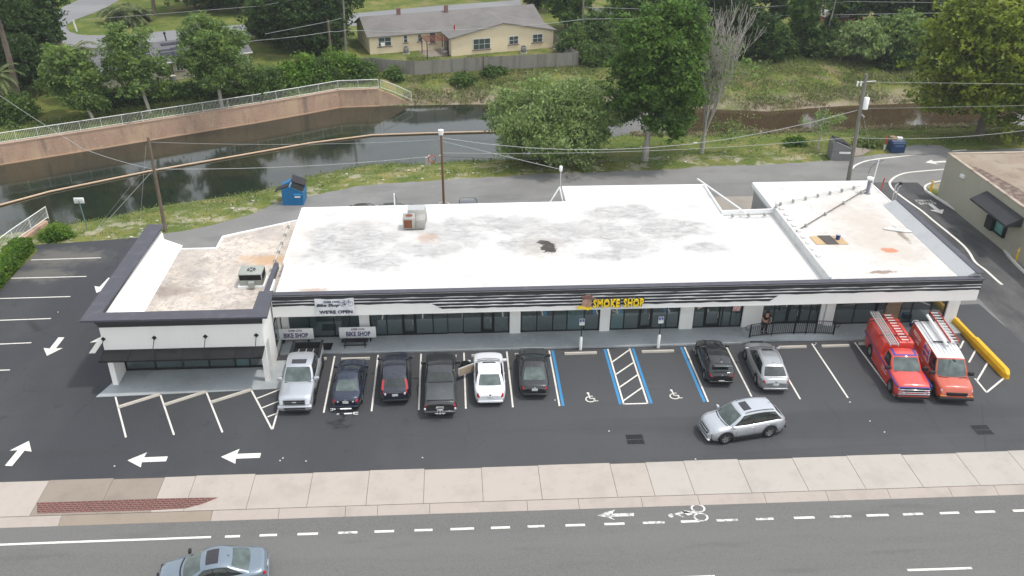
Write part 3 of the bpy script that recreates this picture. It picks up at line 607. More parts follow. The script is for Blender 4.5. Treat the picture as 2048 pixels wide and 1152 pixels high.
PS(MB().extr([(-20.55, 0, 4.44), (-20.55, 0, 3.2), (-19.2, 0, 3.42), (-20.4, 0, 3.95), (-20.41, 0, 4.44)], (0, 1, 0)), 'parapet', M['whitew']); q = bpy.data.objects['parapet.001']
for v in q.data.vertices: v.co.y = TY+.35+v.co.y*11.7
q.data.update()
cp_ = MB()
Lp = [(-21.62, 44.5), (-10.95, 44.45), (-11.1, 47.55), (-11.95, 47.5), (-11.95, 45.4), (-20.68, 45.4), (-20.35, 57.5), (-21.5, 57.5)]
o = PS(cp_.prism(Lp, 4.78, 4.9), 'coping', M['char']); tri_fix(o)
o = PS(MB().box(-21.5, -20.75, 45.3, 57.4, 4.45, 4.779).box(-20.75, -11.5, 44.72, 45.35, 4.45, 4.779), 'coping_core', M['charf'])
for z0, z1, dd in ((4.6, 4.78, .35), (4.42, 4.56, .2), (4.18, 4.34, .1)): PS(MB().box(-20.85-dd*.1, -11.42+dd*.3, TY-dd, TY+.01, z0, z1), 'fascia_stripe', M['charf'])
PS(MB().box(-20.86, -11.44, TY-.06, TY+.001, 4.56, 4.6).box(-20.86, -11.44, TY-.04, TY+.002, 4.34, 4.42), 'fascia_reveal', M['white'])
PS(MB().box(-11.8, -11.52, 47.6, 51.8, 4.2, 4.62), 'parapet', M['char'])
# recessed storefront
fr = MB(); fr.box(-20.5, -12.0, 46.5, 46.6, 2.35, 2.6); fr.box(-20.5, -12.0, 46.5, 46.58, .05, .2)
for x in (-20.48, -18.7, -17.0, -15.4, -13.8, -12.9, -12.05): fr.box(x-.04, x+.04, 46.48, 46.6, .05, 2.5)
w = PS(fr, 'storefront_window', M['frame'])
for x0, x1 in zip((-20.48, -18.7, -17.0, -15.4, -13.8, -12.9), (-18.7, -17, -15.4, -13.8, -12.9, -12.05)):
    o = MB().box(x0+.03, x1-.03, 46.53, 46.55, .2, 2.35).build('pane', M['glass'] if x0 != -13.8 else M['glass2']); o.parent = w
PS(MB().box(-20.5, -11.46, TY+.31, 46.7, 2.5, 2.56), 'soffit', M['white'])
PS(MB().box(-17.2, -15.9, 44.9, 44.96, 2.1, 2.36), 'sign_board', M['red']); t = text_mb('FOR LEASE', .17, .008, sx=1.25); xform(t, Matrix.Translation((-16.55, 44.89, 2.23))); PS(t, 'sign_lettering', M['signw'])
# awning
aw = empty('awning', (-16, 44.5, 2.5), label='long black awning hung on rods over the corner shop front', cat='awning'); ai = Matrix.Translation((16, -44.5, -2.5))
def PA(mb, name, m):
    o = mb.build(name, m); o.parent = aw; o.matrix_parent_inverse = ai; return o
a_ = MB(); a_.extr([(-20.9, TY-.02, 2.58), (-20.9, TY-.02, 2.52), (-20.9, 43.95, 2.36), (-20.9, 43.95, 2.46)], (9.45, 0, 0)); PA(a_, 'canopy', M['blackm'])
rb = MB()
for i in range(7): rb.box(-20.85+i*1.55, -20.82+i*1.55, 43.97, TY-.03, 2.5, 2.6)
rb.v = [(x, y, z-.1*(1-(y-43.97)/1.0)+.0) for x, y, z in rb.v]; PA(rb, 'rib', M['frame'])
for x in (-20.75, -17.8, -14.83, -11.86):
    PA(MB().tube([(x, TY-.03, 3.35), (x-.02, 43.99, 2.5)], .022, 6), 'tie_rod', M['blackm']); PA(MB().extr([(x-.14, TY-.05, 3.35), (x, TY-.05, 3.21), (x+.14, TY-.05, 3.35), (x, TY-.05, 3.49)], (0, .05, 0)), 'anchor_plate', M['blackm'])
# ================================================================== ROOF EQUIPMENT
def ac_big(name, x, y, z, label, m, rz=0, w=1.5, d=1.2, h=1.0, mirror=False):
    t = empty(name, (x, y, z), rz, label, 'rooftop unit')
    b = MB(); bevelbox(b, -w/2, w/2, -d/2, d/2, .15, h, .03, 1); b.build('housing', m, t)
    MB().box(-w/2-.1, w/2+.1, -d/2-.1, d/2+.1, 0, .15).build('base', M['whitew'], t)
    MB().box(-w/2+.06, w/2-.06, -d/2-.012, -d/2+.01, h*.55, h-.08).build('grille', M['dark'], t); MB().box(w/2-.01, w/2+.012, -d/2+.08, d/2-.08, h*.45, h-.08).build('grille', M['dark'], t)
    f = MB(); ring(f, 0, 0, .3, .42, 0, 2*math.pi, h+.012, 24); ring(f, 0, 0, 0, .3, 0, 2*math.pi, h+.006, 24, 1); ring(f, 0, 0, 0, .1, 0, 2*math.pi, h+.018, 12)
    for i in range(6): a = i*math.pi/3; f.quad((math.cos(a)*.1, math.sin(a)*.1, h+.014), (math.cos(a)*.3, math.sin(a)*.3, h+.014), (math.cos(a+.3)*.3, math.sin(a+.3)*.3, h+.014), (math.cos(a+.3)*.1, math.sin(a+.3)*.1, h+.014))
    f.build('fan', [m, M['dark']], t); MB().box(-.12, .25, -d/2-.3, -d/2-.02, .1, h*.5).build('duct', m, t)
    return t
ac_big('rooftop_air_conditioner', -13.2, 51.3, 3.4, 'grey-green cooling unit with round fan on the stained low roof', M['acm'])
t = empty('rooftop_air_conditioner', (-2.95, 57.6, 4.3), 0, 'old pale cooling unit with rusty fan and duct box on the main white roof', 'rooftop unit')
b = MB(); bevelbox(b, -.7, .15, -.75, .15, .12, .95, .03, 1); b.build('housing', M['acl'], t); b = MB(); bevelbox(b, .16, .85, -.7, .5, .1, .8, .03, 1); b.build('housing', M['acl'], t)
b = MB(); bevelbox(b, -.5, .95, .25, 1.6, .15, 1.0, .05, 1, taper=(.12, .2)); b.build('duct_box', M['acl'], t); MB().box(-.36, .82, .5, 1.38, 1.0, 1.03).build('duct_lid', M['galv'], t)
MB().box(-.62, -.06, -.765, -.745, .2, .82).build('grille', M['rust'], t)
f = MB(); ring(f, -.27, -.3, .26, .33, 0, 2*math.pi, .965, 20); ring(f, -.27, -.3, 0, .26, 0, 2*math.pi, .958, 20, 1); f.build('fan', [M['acl'], M['rust']], t)
# plywood, bucket, shingle strip
t = empty('plywood_sheet', (25.5, 53.6, 4.43), 0, 'bare plywood sheet with a dark mat laid across it on the right roof', 'board')
MB().prism([(-1.1, .68), (1.05, .66), (1.12, -.64), (-1.07, -.55)], 0, .03).build('board', M['wood_ply'], t); MB().prism([(-.55, .72), (.35, .7), (.45, -.62), (-.38, -.6)], .032, .06).build('mat', lay('dark_mat', (.09, .08, .075)), t)
t = empty('paint_bucket', (26.15, 53.7, 4.49), 0, 'dark blue bucket standing on the plywood sheet', 'bucket'); MB().tube([(0, 0, 0), (0, 0, .34)], [.13, .16], 14).build('pail', M['bluebg'], t); MB().tube([(0, 0, .34), (0, 0, .36)], .17, 14).build('lid', M['galv'], t)
t = MB(); t.extr([(0, 0, 0), (1.2, -.55, 0), (1.75, -.55, 0), (1.5, -.35, .1), (.5, .1, .12), (0, .12, .06)], (0, 0, .06)); tag(t.build('loose_flashing', M['galv'], loc=(30.0, 55.1, 4.44)), 'bent grey strip of loose flashing lying by the right parapet', 'flashing')
vb = None
for i, (x, y) in enumerate([(24.05, 59.78), (24.05, 58.97), (24.05, 57.95), (24.0, 57.05), (23.95, 56.05), (23.95, 55.15), (23.92, 54.2), (23.93, 53.27), (23.93, 52.37), (23.95, 51.34)]):
    b = MB(); bevelbox(b, -.18, .18, -.14, .14, 0, .16, .04, 1); o = b.build('roof_vent_block', M['whitew'], loc=(x, y, 4.42)); o.rotation_euler.z = .1*math.sin(i*3)
    tag(o, '%s white block in the row beside the dividing parapet, counted from the back' % ['first', 'second', 'third', 'fourth', 'fifth', 'sixth', 'seventh', 'eighth', 'ninth', 'tenth'][i], 'roof block', 'white blocks along the dividing parapet')
t = empty('vent_pipe', (31.5, 61.5, 4.42), 0, 'grey round vent pipe with white cap at the back of the right roof', 'vent'); MB().tube([(0, 0, 0), (0, 0, .05), (0, 0, 1.15)], [.26, .14, .14], 14).build('pipe', lay('grey_paint', (.2, .21, .23)), t); MB().tube([(0, 0, 1.15), (0, 0, 1.3)], [.24, .24], 16).build('cap', M['signw'], t)
def conduit(pts, label, n, m, blocks=True, r=.025):
    t = empty('roof_conduit', pts[0], 0, label, 'pipe'); p0 = Vector(pts[0]); L = [Vector(p)-p0 for p in pts]
    MB().tube(L, r, 6).build('pipe', m, t)
    tot = sum((b-a).length for a, b in zip(L, L[1:]))
    for i in range(n):
        s = (i+.5)/n*tot
        for a, b in zip(L, L[1:]):
            if s <= (b-a).length:
                q = a+(b-a)*(s/(b-a).length); bb = MB(); bevelbox(bb, -.09, .09, -.09, .09, -.12, .12, .03, 1); bb.build('support_block', M['acm'], t, loc=q); break
            s -= (b-a).length
    return t
conduit([(19.6, 58.25, 4.3), (23.2, 58.35, 4.3), (23.45, 58.6, 4.75), (24.0, 59.5, 4.6), (31.3, 62.5, 4.6)], 'pale conduit on grey blocks crossing the back of the right roof', 11, M['galv'])
conduit([(23.65, 54.9, 4.55), (32.0, 62.3, 4.6)], 'dark brown pipe laid diagonally across the right roof', 4, lay('brown_pipe', (.12, .09, .075)), r=.035)
conduit([(-12.2, 60.3, 3.5), (-12.3, 52.2, 3.5)], 'thin pale conduit along the tan low roof beside the main roof', 6, M['signw'], r=.02)
# ================================================================== SIGNS
sg = empty('smoke_shop_sign', (10.0, FY-.2, 3.5), 0, 'yellow SMOKE SHOP channel letters with a tan hatted emblem on the striped fascia', 'sign')
for i, (wd, x, fw_) in enumerate((('SMOKE', 9.28, 1.66), ('SHOP', 10.98, 1.26))):
    u = text_mb(wd, .82, .12, bold=.025, spacing=1.12, fit=(fw_, .58)); xform(u, Matrix.Translation((x-10, 0, .03))); u.build('lettering', M['signy'], sg)
    u = text_mb(wd, .82, .08, bold=.055, spacing=1.12, fit=(fw_+.09, .68)); xform(u, Matrix.Translation((x-10+.03, .07, .01))); u.build('letter_backing', M['ink'], sg)
e = MB()
e.extr([(-2.45, 0, -.3), (-2.35, 0, -.05), (-2.3, 0, .3), (-2.2, 0, .42), (-1.75, 0, .42), (-1.62, 0, .2), (-1.6, 0, 0), (-1.75, 0, -.25)], (0, .08, 0), 0)
e.extr([(-2.45, -.03, .62), (-2.3, -.03, .5), (-1.9, -.03, .42), (-1.35, -.03, .38), (-1.3, -.03, .46), (-1.6, -.03, .6), (-1.75, -.03, .78), (-2.05, -.03, .76), (-2.2, -.03, .66), (-2.42, -.03, .7)], (0, .1, 0), 1)
EM = Matrix.Translation((-1.72, 0, -.02)) @ Matrix.Diagonal((.82, 1, .8, 1)) @ Matrix.Translation((1.72, 0, .05)); xform(e, EM).build('emblem', [M['tanp'], M['brownp']], sg)
e = MB(); e.extr([(-2.75, -.02, -.5), (-2.6, -.02, -.22), (-2.2, -.02, -.26), (-1.9, -.02, -.38), (-1.6, -.02, -.25), (-1.55, -.02, -.4), (-1.85, -.02, -.58), (-2.2, -.02, -.45), (-2.5, -.02, -.4)], (0, .1, 0)); xform(e, EM).build('ribbon', M['signy'], sg)
bn = empty('open_banner', (-7.5, FY-.1, 3.7), 0, "white vinyl banner reading WE'RE OPEN hung on the fascia stripes", 'banner')
def bnP(u, v): x = -1.2+2.4*u; z = -.6+1.2*v+.05*(v-.5)*2*(u-.5)*0-.05*math.sin(u*math.pi)*v; return (x, -.04*math.sin(u*math.pi*1.0)+.02*math.sin(u*17+v*5)*.8, z)
MB().grid(bnP, 26, 10).build('cloth', M['banner'], bn)
for tx_, fw_, fh_, x, z, sh, mm in (('SUPER COOL', 1.0, .14, -.15, .37, .3, 'navyink'), ('Bike Shop', 1.4, .27, -.4, .12, .3, 'ink'), ("WE'RE OPEN", 2.05, .24, .05, -.34, 0, 'ink')):
    u = text_mb(tx_, .3, .006, shear=sh, bold=.012, fit=(fw_, fh_)); xform(u, Matrix.Translation((x, -.075, z))); u.build('lettering', M[mm], bn)
bk = MB()
for cx_, cz in ((.48, .2), (1.0, .22)):
    bk.tube([(cx_+.15*math.cos(a*math.pi/10), -.08, cz+.15*math.sin(a*math.pi/10)) for a in range(21)], .012, 5, cap=False)
for a, b in (((.48, .2), (.63, .38)), ((.63, .38), (.9, .42)), ((.66, .16), (.9, .42)), ((.48, .2), (.66, .16)), ((.88, .48), (1.0, .22)), ((.82, .5), (.94, .5)), ((.66, .16), (.62, .45)), ((.55, .47), (.7, .47))): bk.tube([(a[0], -.08, a[1]), (b[0], -.08, b[1])], .012, 5)
bk.build('bicycle_drawing', M['navyink'], bn)
for x, lab in ((-10.45, 'long white bike shop board leaning behind the silver pickup bed'), (-6.45, 'long white bike shop board leaning behind the picnic bench')):
    t = empty('shop_board', (x, 49.05, .12), 0, lab, 'sign board', 'white bike shop boards on the walkway')
    b = MB(); bevelbox(b, -1.18, 1.18, -.04, .04, .3, 1.12, .03, 1); b.build('panel', M['signw'], t)
    for s_ in (-.8, .8): MB().box(s_-.03, s_+.03, 0, .45, 0, .06).box(s_-.03, s_+.03, 0, .05, 0, .4).build('leg', M['blackm'], t)
    for tx_, fw_, fh_, z, mm in (('SUPER COOL', .88, .15, .98, 'plum'), ('BIKE SHOP', 1.56, .36, .63, 'navyink')):
        u = text_mb(tx_, .5, .006, bold=.018, fit=(fw_, fh_)); xform(u, Matrix.Translation((.05, -.046, z))); u.build('lettering', M[mm], t)
# ================================================================== VEHICLES
def paint_m(name, c, metal=.0, rough=.3, coat=1.0, flake=.04):
    s = N(name); s.obj(); b = s.mix(s.ramp(s.noise(2.2, 5), .4, .7, 0, .5), c, tuple(x*(1-flake)+.25*flake for x in c))
    # dust on upward faces
    sx = s.n.new('ShaderNodeSeparateXYZ'); s.l(s.geo.outputs['Normal'], sx.inputs[0])
    dust = s.math('MULTIPLY', s.ramp(s.noise(5, 7, rough=.75), .4, .7), s.ramp(sx.outputs[2], .3, .9, 0, .035))
    b = s.mix(dust, b, (.4, .38, .34))
    rg = s.ramp(s.noise(3, 2), .3, .7, rough, rough+.08)
    return s.done(b, rg, metal=metal, bscale=0, coat=coat*.8, bstr=0)
CP = {k: paint_m('paint_'+k, *v) for k, v in dict(silver=((.50, .52, .55), .55), silver2=((.46, .48, .51), .55), greysilver=((.36, .37, .38), .6), navy=((.012, .02, .045), .3), black=((.008, .009, .011), .0), blackblue=((.009, .012, .024), .0), charcoal=((.035, .038, .04), .4), white=((.72, .73, .76), 0), red=((.6, .05, .035), 0), orangered=((.5, .085, .045), 0), bluegrey=((.19, .235, .28), .45), roofwhite=((.74, .75, .76), 0), darkgrey=((.06, .065, .07), .4)).items()}
cg = N('car_glass'); cg.obj(); cgb = cg.mix(cg.ramp(cg.noise(1.4, 3), .35, .75), (.012, .016, .016), (.035, .045, .042)); M['cglass'] = cg.done(cgb, .03, spec=.8, bstr=0)
cg = N('car_windshield'); cg.obj(); cgb = cg.mix(cg.ramp(cg.noise(1.3, 2), .3, .8), (.045, .062, .058), (.13, .165, .155)); M['cwind'] = cg.done(cgb, .05, spec=.7, bstr=0)
M['tyre'] = lay('rubber', (.02, .02, .021), rough=.8, bscale=0)
M['rimm'] = lay('alloy', (.5, .5, .5), rough=.3, metal=.8, bscale=0)
M['rimd'] = lay('dark_alloy', (.06, .06, .065), rough=.35, metal=.6, bscale=0)
M['trim'] = lay('black_plastic', (.022, .023, .025), rough=.6, bscale=0)
M['tail'] = N('tail_lens').done((.4, .012, .02), .15, bstr=0, coat=.5)
M['head'] = N('head_lens').done((.5, .52, .55), .12, bstr=0, coat=.6)
M['amber'] = N('amber_lens').done((.6, .2, .02), .2, bstr=0)
M['chrome'] = N('chrome').done((.65, .65, .67), .12, metal=1, bstr=0)
M['plate'] = lay('plate', (.6, .62, .6), [(20, .5, .6, (.2, .3, .25), .5)], bscale=0)
M['stripe'] = N('blue_stripe').done((.035, .05, .28), .3, bstr=0)
M['beige'] = lay('door_card', (.45, .36, .26), bscale=0)
M['sunroof'] = N('sunroof_glass').done((.025, .022, .028), .05, spec=.7, bstr=0)
def ipl(tab): 
    xs, ys = zip(*sorted(tab))
    def f(x):
        if x <= xs[0]: return ys[0]
        if x >= xs[-1]: return ys[-1]
        for i in range(len(xs)-1):
            if x <= xs[i+1]:
                t = (x-xs[i])/(xs[i+1]-xs[i]); return ys[i]+(ys[i+1]-ys[i])*t
    return f
def smoothed(f, d=.06): return lambda x: (f(x-d)+2*f(x)+f(x+d))/4
def car(name, label, cat, x, y, heading, p):
    """local +X forward. heading in degrees of the forward axis."""
    L, Wd = p['L'], p['W']; hl = L/2; hw = Wd/2
    t = empty(name, (x, y, p.get('gz', .012)), R_(heading), label, cat)
    r = p.get('r', .33); wf, wr = p['wf'], p['wr']; paint = CP[p['c']]
    top = smoothed(ipl(p['top'])); plan = p.get('plan', 4.5)
    def wid(x):
        u = abs(x)/hl; e = max(0, (abs(x)-(hl-.65))/.65); return hw*(1-.05*u**3)*(1-(p.get('er', .3) if x > 0 else p.get('er', .3)*.8)*e**2.4)
    ra = r+.055
    def bot(x):
        b = .24+max(0, (abs(x)-hl+.5))*.16
        for w in (wf, wr):
            d = abs(x-w)
            if d < ra: b = max(b, r+math.sqrt(ra*ra-d*d)*.97)
        return b
    xs = set(); n = 46
    for i in range(n+1): xs.add(round(-hl+L*i/n, 4))
    for w in (wf, wr):
        for a in range(0, 181, 15): xs.add(round(w+ra*math.cos(R_(a)), 4))
    for e in (.02, .06, .12, .2, .3): xs.add(round(hl-e, 4)); xs.add(round(-hl+e, 4))
    xs = sorted(v for v in xs if -hl <= v <= hl); xs = [v for i, v in enumerate(xs) if i == 0 or v-xs[i-1] > .008]
    body = MB(); rings = []; sh = p.get('shoulder', .1)
    for X in xs:
        w = wid(X); zt = top(X); zb = min(bot(X), zt-.2); e = min(hl-abs(X), .25)/.25
        zt2 = zt-(.12*(1-e)**2.5); zs = zt2-sh
        zm = zb+(zs-zb)*.5
        H = [(0, zb), (w*.9, zb), (w*.975, zb+.03), (w*1.0, zm), (w*.985, zs-.02), (w*.955, zs+.035), (w*.885, zt2-.012), (w*.6, zt2+.018), (w*.3, zt2+.034), (0, zt2+.04)]
        rings.append([(X, -a, b) for a, b in H]+[(X, a, b) for a, b in H[::-1][1:-1]])
    m = len(rings[0]); vs = [q for rg_ in rings for q in rg_]
    body.add(vs, [(i*m+j, (i+1)*m+j, (i+1)*m+(j+1) % m, i*m+(j+1) % m) for i in range(len(rings)-1) for j in range(m)], 0, True)
    body.add(vs[:m], [tuple(range(m))]); body.add(vs[-m:], [tuple(range(m))[::-1]])
    # greenhouse
    g = p['gh']; xb, xr, xr2, xb2 = g['x']; zr = g['roof']; wb = hw*g.get('wb', .9); wro = hw*g.get('wr', .72)
    zb_ = lambda x: top(x)-.0
    bf, br = g.get('bow', (.16, .1))
    def side(u, v, sgn):
        X = (xb-bf)+((xb2+br)-(xb-bf))*u; X2 = (xr-.05)+((xr2+.04)-(xr-.05))*u; 
        zB = top(X)-.03; Z2 = zr-.03-.035*abs(2*u-1)**3+g.get('arc', .035)*(math.sin(math.pi*u)-.6)
        yB = wb*(1-.05*abs(2*u-1)**3); yR = wro*(1-.06*abs(2*u-1)**3)
        return Vector((X+(X2-X)*v, sgn*(yB+(yR-yB)*v+.035*math.sin(math.pi*v)), zB+(Z2-zB)*v))
    def front(u, v, end=0):
        s_ = 2*u-1; A = side(end, v, 1); c = (bf, br)[end]*(1-v)+(.05, .04)[end]*v
        A2 = side(end, 0, 1); sg = 1 if end == 0 else -1
        return Vector((A.x+sg*c*(1-s_*s_), A.y*s_, A.z+.012*(1-s_*s_)*(1-v)+(.05*v*(1-s_**4))))
    nu, nv = 13, 6
    for sgn in (1, -1): body.grid(lambda u, v: side(u, v, sgn), nu, nv, 0, True, flip=(sgn > 0))
    body.grid(lambda u, v: front(u, v, 0), nu, nv, 0, True, flip=True); body.grid(lambda u, v: front(u, v, 1), nu, nv, 0, True)
    def roofP(u, v):
        s_ = 2*v-1; a = side(u, 1, 1); fx = front(v, 1, 0).x; rx = front(v, 1, 1).x; X = fx+(rx-fx)*u
        return Vector((X, a.y*s_, a.z+.05*(1-s_**4)-(.006 if 0 < u < 1 else 0)))
    roofmat = p.get('roofc')
    if roofmat:
        rf = MB(); rf.grid(roofP, 12, 11, 0, True, flip=False)
    else: body.grid(roofP, 12, 11, 0, True, flip=False)
    bo = body.build('body', [paint], t, merge=True, recalc=False)
    if roofmat: rf.build('roof', [CP[roofmat]], t)
    # under-tray / wheel wells
    MB().box(-hl+.15, hl-.15, -hw*.8, hw*.8, .2, min(.72, top(0)-.12)).build('chassis', M['trim'], t)
    def patch(fn, u0, u1, v0, v1, nm, mat, off=.008, nu=8, nv=5, rnd=.0):
        def Pp(a, b):
            u = u0+(u1-u0)*a; v = v0+(v1-v0)*b; e = 1e-3
            q = fn(u, v); du = fn(min(1, u+e), v)-fn(max(0, u-e), v); dv = fn(u, min(1, v+e))-fn(u, max(0, v-e)); nn = du.cross(dv).normalized()
            c = Vector((0, 0, zr*.5)); 
            if nn.dot(q-c) < 0: nn = -nn
            return q+nn*off
        mb = MB(); mb.grid(Pp, nu, nv, 0, True); return mb.build(nm, [mat], t)
    if g.get('ws', 1): patch(lambda u, v: front(u, v, 0), .05, .95, .06, .93, 'windshield', M['cwind'])
    if g.get('rear', 1): patch(lambda u, v: front(u, v, 1), *g.get('rg', (.08, .92, .12, .9)), 'rear_window', M[g.get('rm', 'cwind')])
    for sgn in (1, -1):
        if g.get('band', 1): patch(lambda u, v: side(u, v, sgn), g['win'][0][0]-.035, g['win'][-1][1]+.02, .06, .93, 'window_trim', M['trim'], .004, 14)
        for (u0, u1) in g['win']: patch(lambda u, v: side(u, v, sgn), u0, u1, .12, .88, 'side_window', M['cglass'])
    # wheels
    for wx_ in (wf, wr):
        for sgn in (1, -1):
            tw = p.get('tw', .21); mb = MB(); prof = [(r*.62, -tw/2), (r*.93, -tw/2), (r, -tw/2+.03), (r, tw/2-.03), (r*.93, tw/2), (r*.62, tw/2)]
            k = 20; vs = [(a*math.cos(2*math.pi*i/k), b, a*math.sin(2*math.pi*i/k)) for i in range(k) for a, b in prof]; q = len(prof)
            mb.add(vs, [(i*q+j, i*q+j+1, ((i+1) % k)*q+j+1, ((i+1) % k)*q+j) for i in range(k) for j in range(q-1)], 0, True)
            wo = mb.build('wheel', M['tyre'], t, loc=(wx_, sgn*(hw-tw/2-.005+p.get('wo', 0)), r), recalc=True)
            rm = MB(); yo = sgn*(tw/2-.03)
            ri = r*.63; rm.add([(0, yo-sgn*.03, 0)]+[(ri*math.cos(a*.3142), yo-sgn*.045, ri*math.sin(a*.3142)) for a in range(20)], [(0, 1+i, 1+(i+1) % 20) for i in range(20)], 1)
            for a in range(5 if not p.get('sp') else p['sp']):
                an = 2*math.pi*a/(p.get('sp') or 5); ca, sa = math.cos(an), math.sin(an); wi = .045
                rm.extr([(ca*.02-sa*wi, yo-sgn*.02, sa*.02+ca*wi), (ca*ri*.97-sa*wi*1.2, yo-sgn*.005, sa*ri*.97+ca*wi*1.2), (ca*ri*.97+sa*wi*1.2, yo-sgn*.005, sa*ri*.97-ca*wi*1.2), (ca*.02+sa*wi, yo-sgn*.02, sa*.02-ca*wi)], (0, sgn*.02, 0), 0)
            rm.tube([(ri*.96*math.cos(a*.3142), yo, ri*.96*math.sin(a*.3142)) for a in range(21)], .018, 5, 0, cap=False)
            rm.build('rim', [M[p.get('rim', 'rimm')], M['trim']], wo)
    # door seams and handles
    for sgn in (1, -1):
        sm_ = MB()
        for xx in p.get('seams', ()):
            w = wid(xx)*sgn; zt = top(xx); sm_.add([(xx-.006, w*.998+sgn*.004, .38), (xx+.006, w*.998+sgn*.004, .38), (xx+.006, w*.955+sgn*.012, zt-.09), (xx-.006, w*.955+sgn*.012, zt-.09), (xx-.006, w+sgn*.006, (.38+zt)/2), (xx+.006, w+sgn*.006, (.38+zt)/2)], [(0, 1, 5, 4), (4, 5, 2, 3)])
        if sm_.v: sm_.build('door_seam', M['trim'], t)
        for xx in p.get('handles', ()):
            w = wid(xx); zz = top(xx)-.2; b = MB(); bevelbox(b, xx-.1, xx+.1, sgn*(w*.985)-.02, sgn*(w*.985)+.02, zz, zz+.035, .01, 1); b.build('handle', paint if not p.get('chr') else M['chrome'], t)
        xm = xb-bf-.12 if 'mx' not in p else p['mx']; b = MB(); yy = sgn*(hw*.93); ms = p.get('ms', 1)
        bevelbox(b, xm-.07, xm+.07, min(yy, yy+sgn*.24*ms), max(yy, yy+sgn*.24*ms), top(xm)+.0, top(xm)+.17*ms, .04, 2); b.build('mirror', CP[p.get('mc', p['c'])] if p.get('mc') != 'trim' else M['trim'], t)
    # sill and bumpers
    for sgn in (1, -1):
        yy = sgn*hw*.96; MB().box(wr+ra+.03, wf-ra-.03, yy-.035, yy+.035, .2, .3).build('sill', M['trim'] if p.get('clad') else paint, t)
    if p.get('clad'):
        for sgn in (1, -1):
            for wx_ in (wf, wr):
                mb = MB(); k_ = 12
                P1 = [(wx_+(ra+.0)*math.cos(math.pi*i/k_), r+(ra)*math.sin(math.pi*i/k_)*.97) for i in range(k_+1)]; P2 = [(wx_+(ra+.07)*math.cos(math.pi*i/k_), r+(ra+.07)*math.sin(math.pi*i/k_)*.97) for i in range(k_+1)]
                vs_ = [(a, sgn*(wid(a)+.012), b) for a, b in P1]+[(a, sgn*(wid(a)+.012), b) for a, b in P2]
                mb.add(vs_, [(i, i+1, k_+2+i, k_+1+i) for i in range(k_)], 0, True); mb.build('arch_trim', M['trim'], t)
            MB().grid(lambda a, b: Vector(((wr+ra)+(wf-wr-2*ra)*a, sgn*(wid((wr+ra)+(wf-wr-2*ra)*a)*(.985+.02*b)+.01), .24+.17*b)), 6, 3, 0, True).build('side_cladding', M['trim'], t)
    # lamps
    hz = p.get('hz', .68); fx = hl
    def nose(yy, z, w, h, nm, mat, end=1, dx=.0, rz=0, dp=.1, bev=.03):
        # follow the rounded plan of the body end
        u = abs(yy)/hw; X = hl
        b = MB(); bevelbox(b, -dp/2, dp/2, -w/2, w/2, -h/2, h/2, min(bev, h*.4), 2)
        o = b.build(nm, mat, t, loc=(end*(X+dx), yy, z)); o.rotation_euler.z = end*rz*(1 if yy > 0 else -1); return o
    def ybody(X, z):
        w = wid(X); zt = top(X); zb = min(bot(X), zt-.2); e = min(hl-abs(X), .25)/.25; zt2 = zt-(.12*(1-e)**2.5); zs = zt2-sh; zm = zb+(zs-zb)*.5
        H = [(w*.9, zb), (w*.975, zb+.03), (w, zm), (w*.985, zs-.02), (w*.955, zs+.035), (w*.885, zt2-.012), (w*.6, zt2+.018)]
        for (y0, z0), (y1, z1) in zip(H, H[1:]):
            if z <= z1: return y0+(y1-y0)*max(0, (z-z0)/(z1-z0))
        return H[-1][0]
    def lamp(nm, mat, end, sg, z0, z1, xin, yin, slope=0.):
        mb = MB(); nx = 7
        def Pq(a, b):
            X = hl-xin*(1-a); z = z0+(z1-z0)*b+slope*(1-a)*(.3+.7*b); zmx = top(end*X)-.035-(.12*(1-min(hl-X, .25)/.25)**2.5); z = min(z, zmx)
            return (end*(X+.006), sg*(ybody(end*X, z)+.008), z)
        mb.grid(Pq, nx, 4, 0, True, flip=(end*sg > 0)); ye = ybody(end*hl, (z0+z1)/2)+.006
        zt_ = min(z1, top(end*hl)-.14); bevelbox(mb, end*hl-.02, end*hl+.012, min(sg*ye, sg*yin), max(sg*ye, sg*yin), min(z0, zt_-.06), zt_, .008, 1)
        return mb.build(nm, mat, t)
    if p.get('front', 1):
        for sgn in (1, -1): lamp('headlight', M['head'], 1, sgn, hz-.14, hz-.01, p.get('hx', .3), sgn*0+hw*p.get('hyi', .46), .05)
        gw, gh_, gz = p.get('grille', (.75, .16, .55)); nose(0, gz, gw, gh_, 'grille', M['trim'], 1, -.02, 0, .07); nose(0, .3, 1.2, .12, 'air_intake', M['trim'], 1, -.0, 0, .07)
        if p.get('gbar'): nose(0, gz+gh_*.28, gw*1.02, .03, 'grille_bar', M['chrome'], 1, .01, 0, .06, .01)
    tz = p.get('tz', .78); tw_, th_ = p.get('tsz', (.32, .16))
    for sgn in (1, -1):
        lamp('taillight', M['tail'], -1, sgn, tz-th_/2, tz+th_/2, p.get('tx', .16), hw*p.get('tyi', .42), .02)
        if p.get('white'): nose(sgn*hw*p.get('ty', .5), tz-.02, .08, .08, 'reversing_lamp', M['head'], -1, .03, -.2, .06, .02)
    nose(0, p.get('pz', .62), .34, .16, 'licence_plate', M['plate'], -1, .012, 0, .02, .005)
    b = nose(0, .42, Wd*.8, .1, 'bumper_trim', M['trim'] if p.get('clad') else paint, -1, .01, 0, .08)
    if p.get('badge'): nose(0, p['badge'], .12, .1, 'badge', M['chrome'], -1, .0, 0, .03, .02)
    if p.get('sun'):
        u0, u1, v0, v1 = p['sun']; patch(lambda u, v: roofP(u, v), u0, u1, v0, v1, 'sunroof', M['sunroof'], .008)
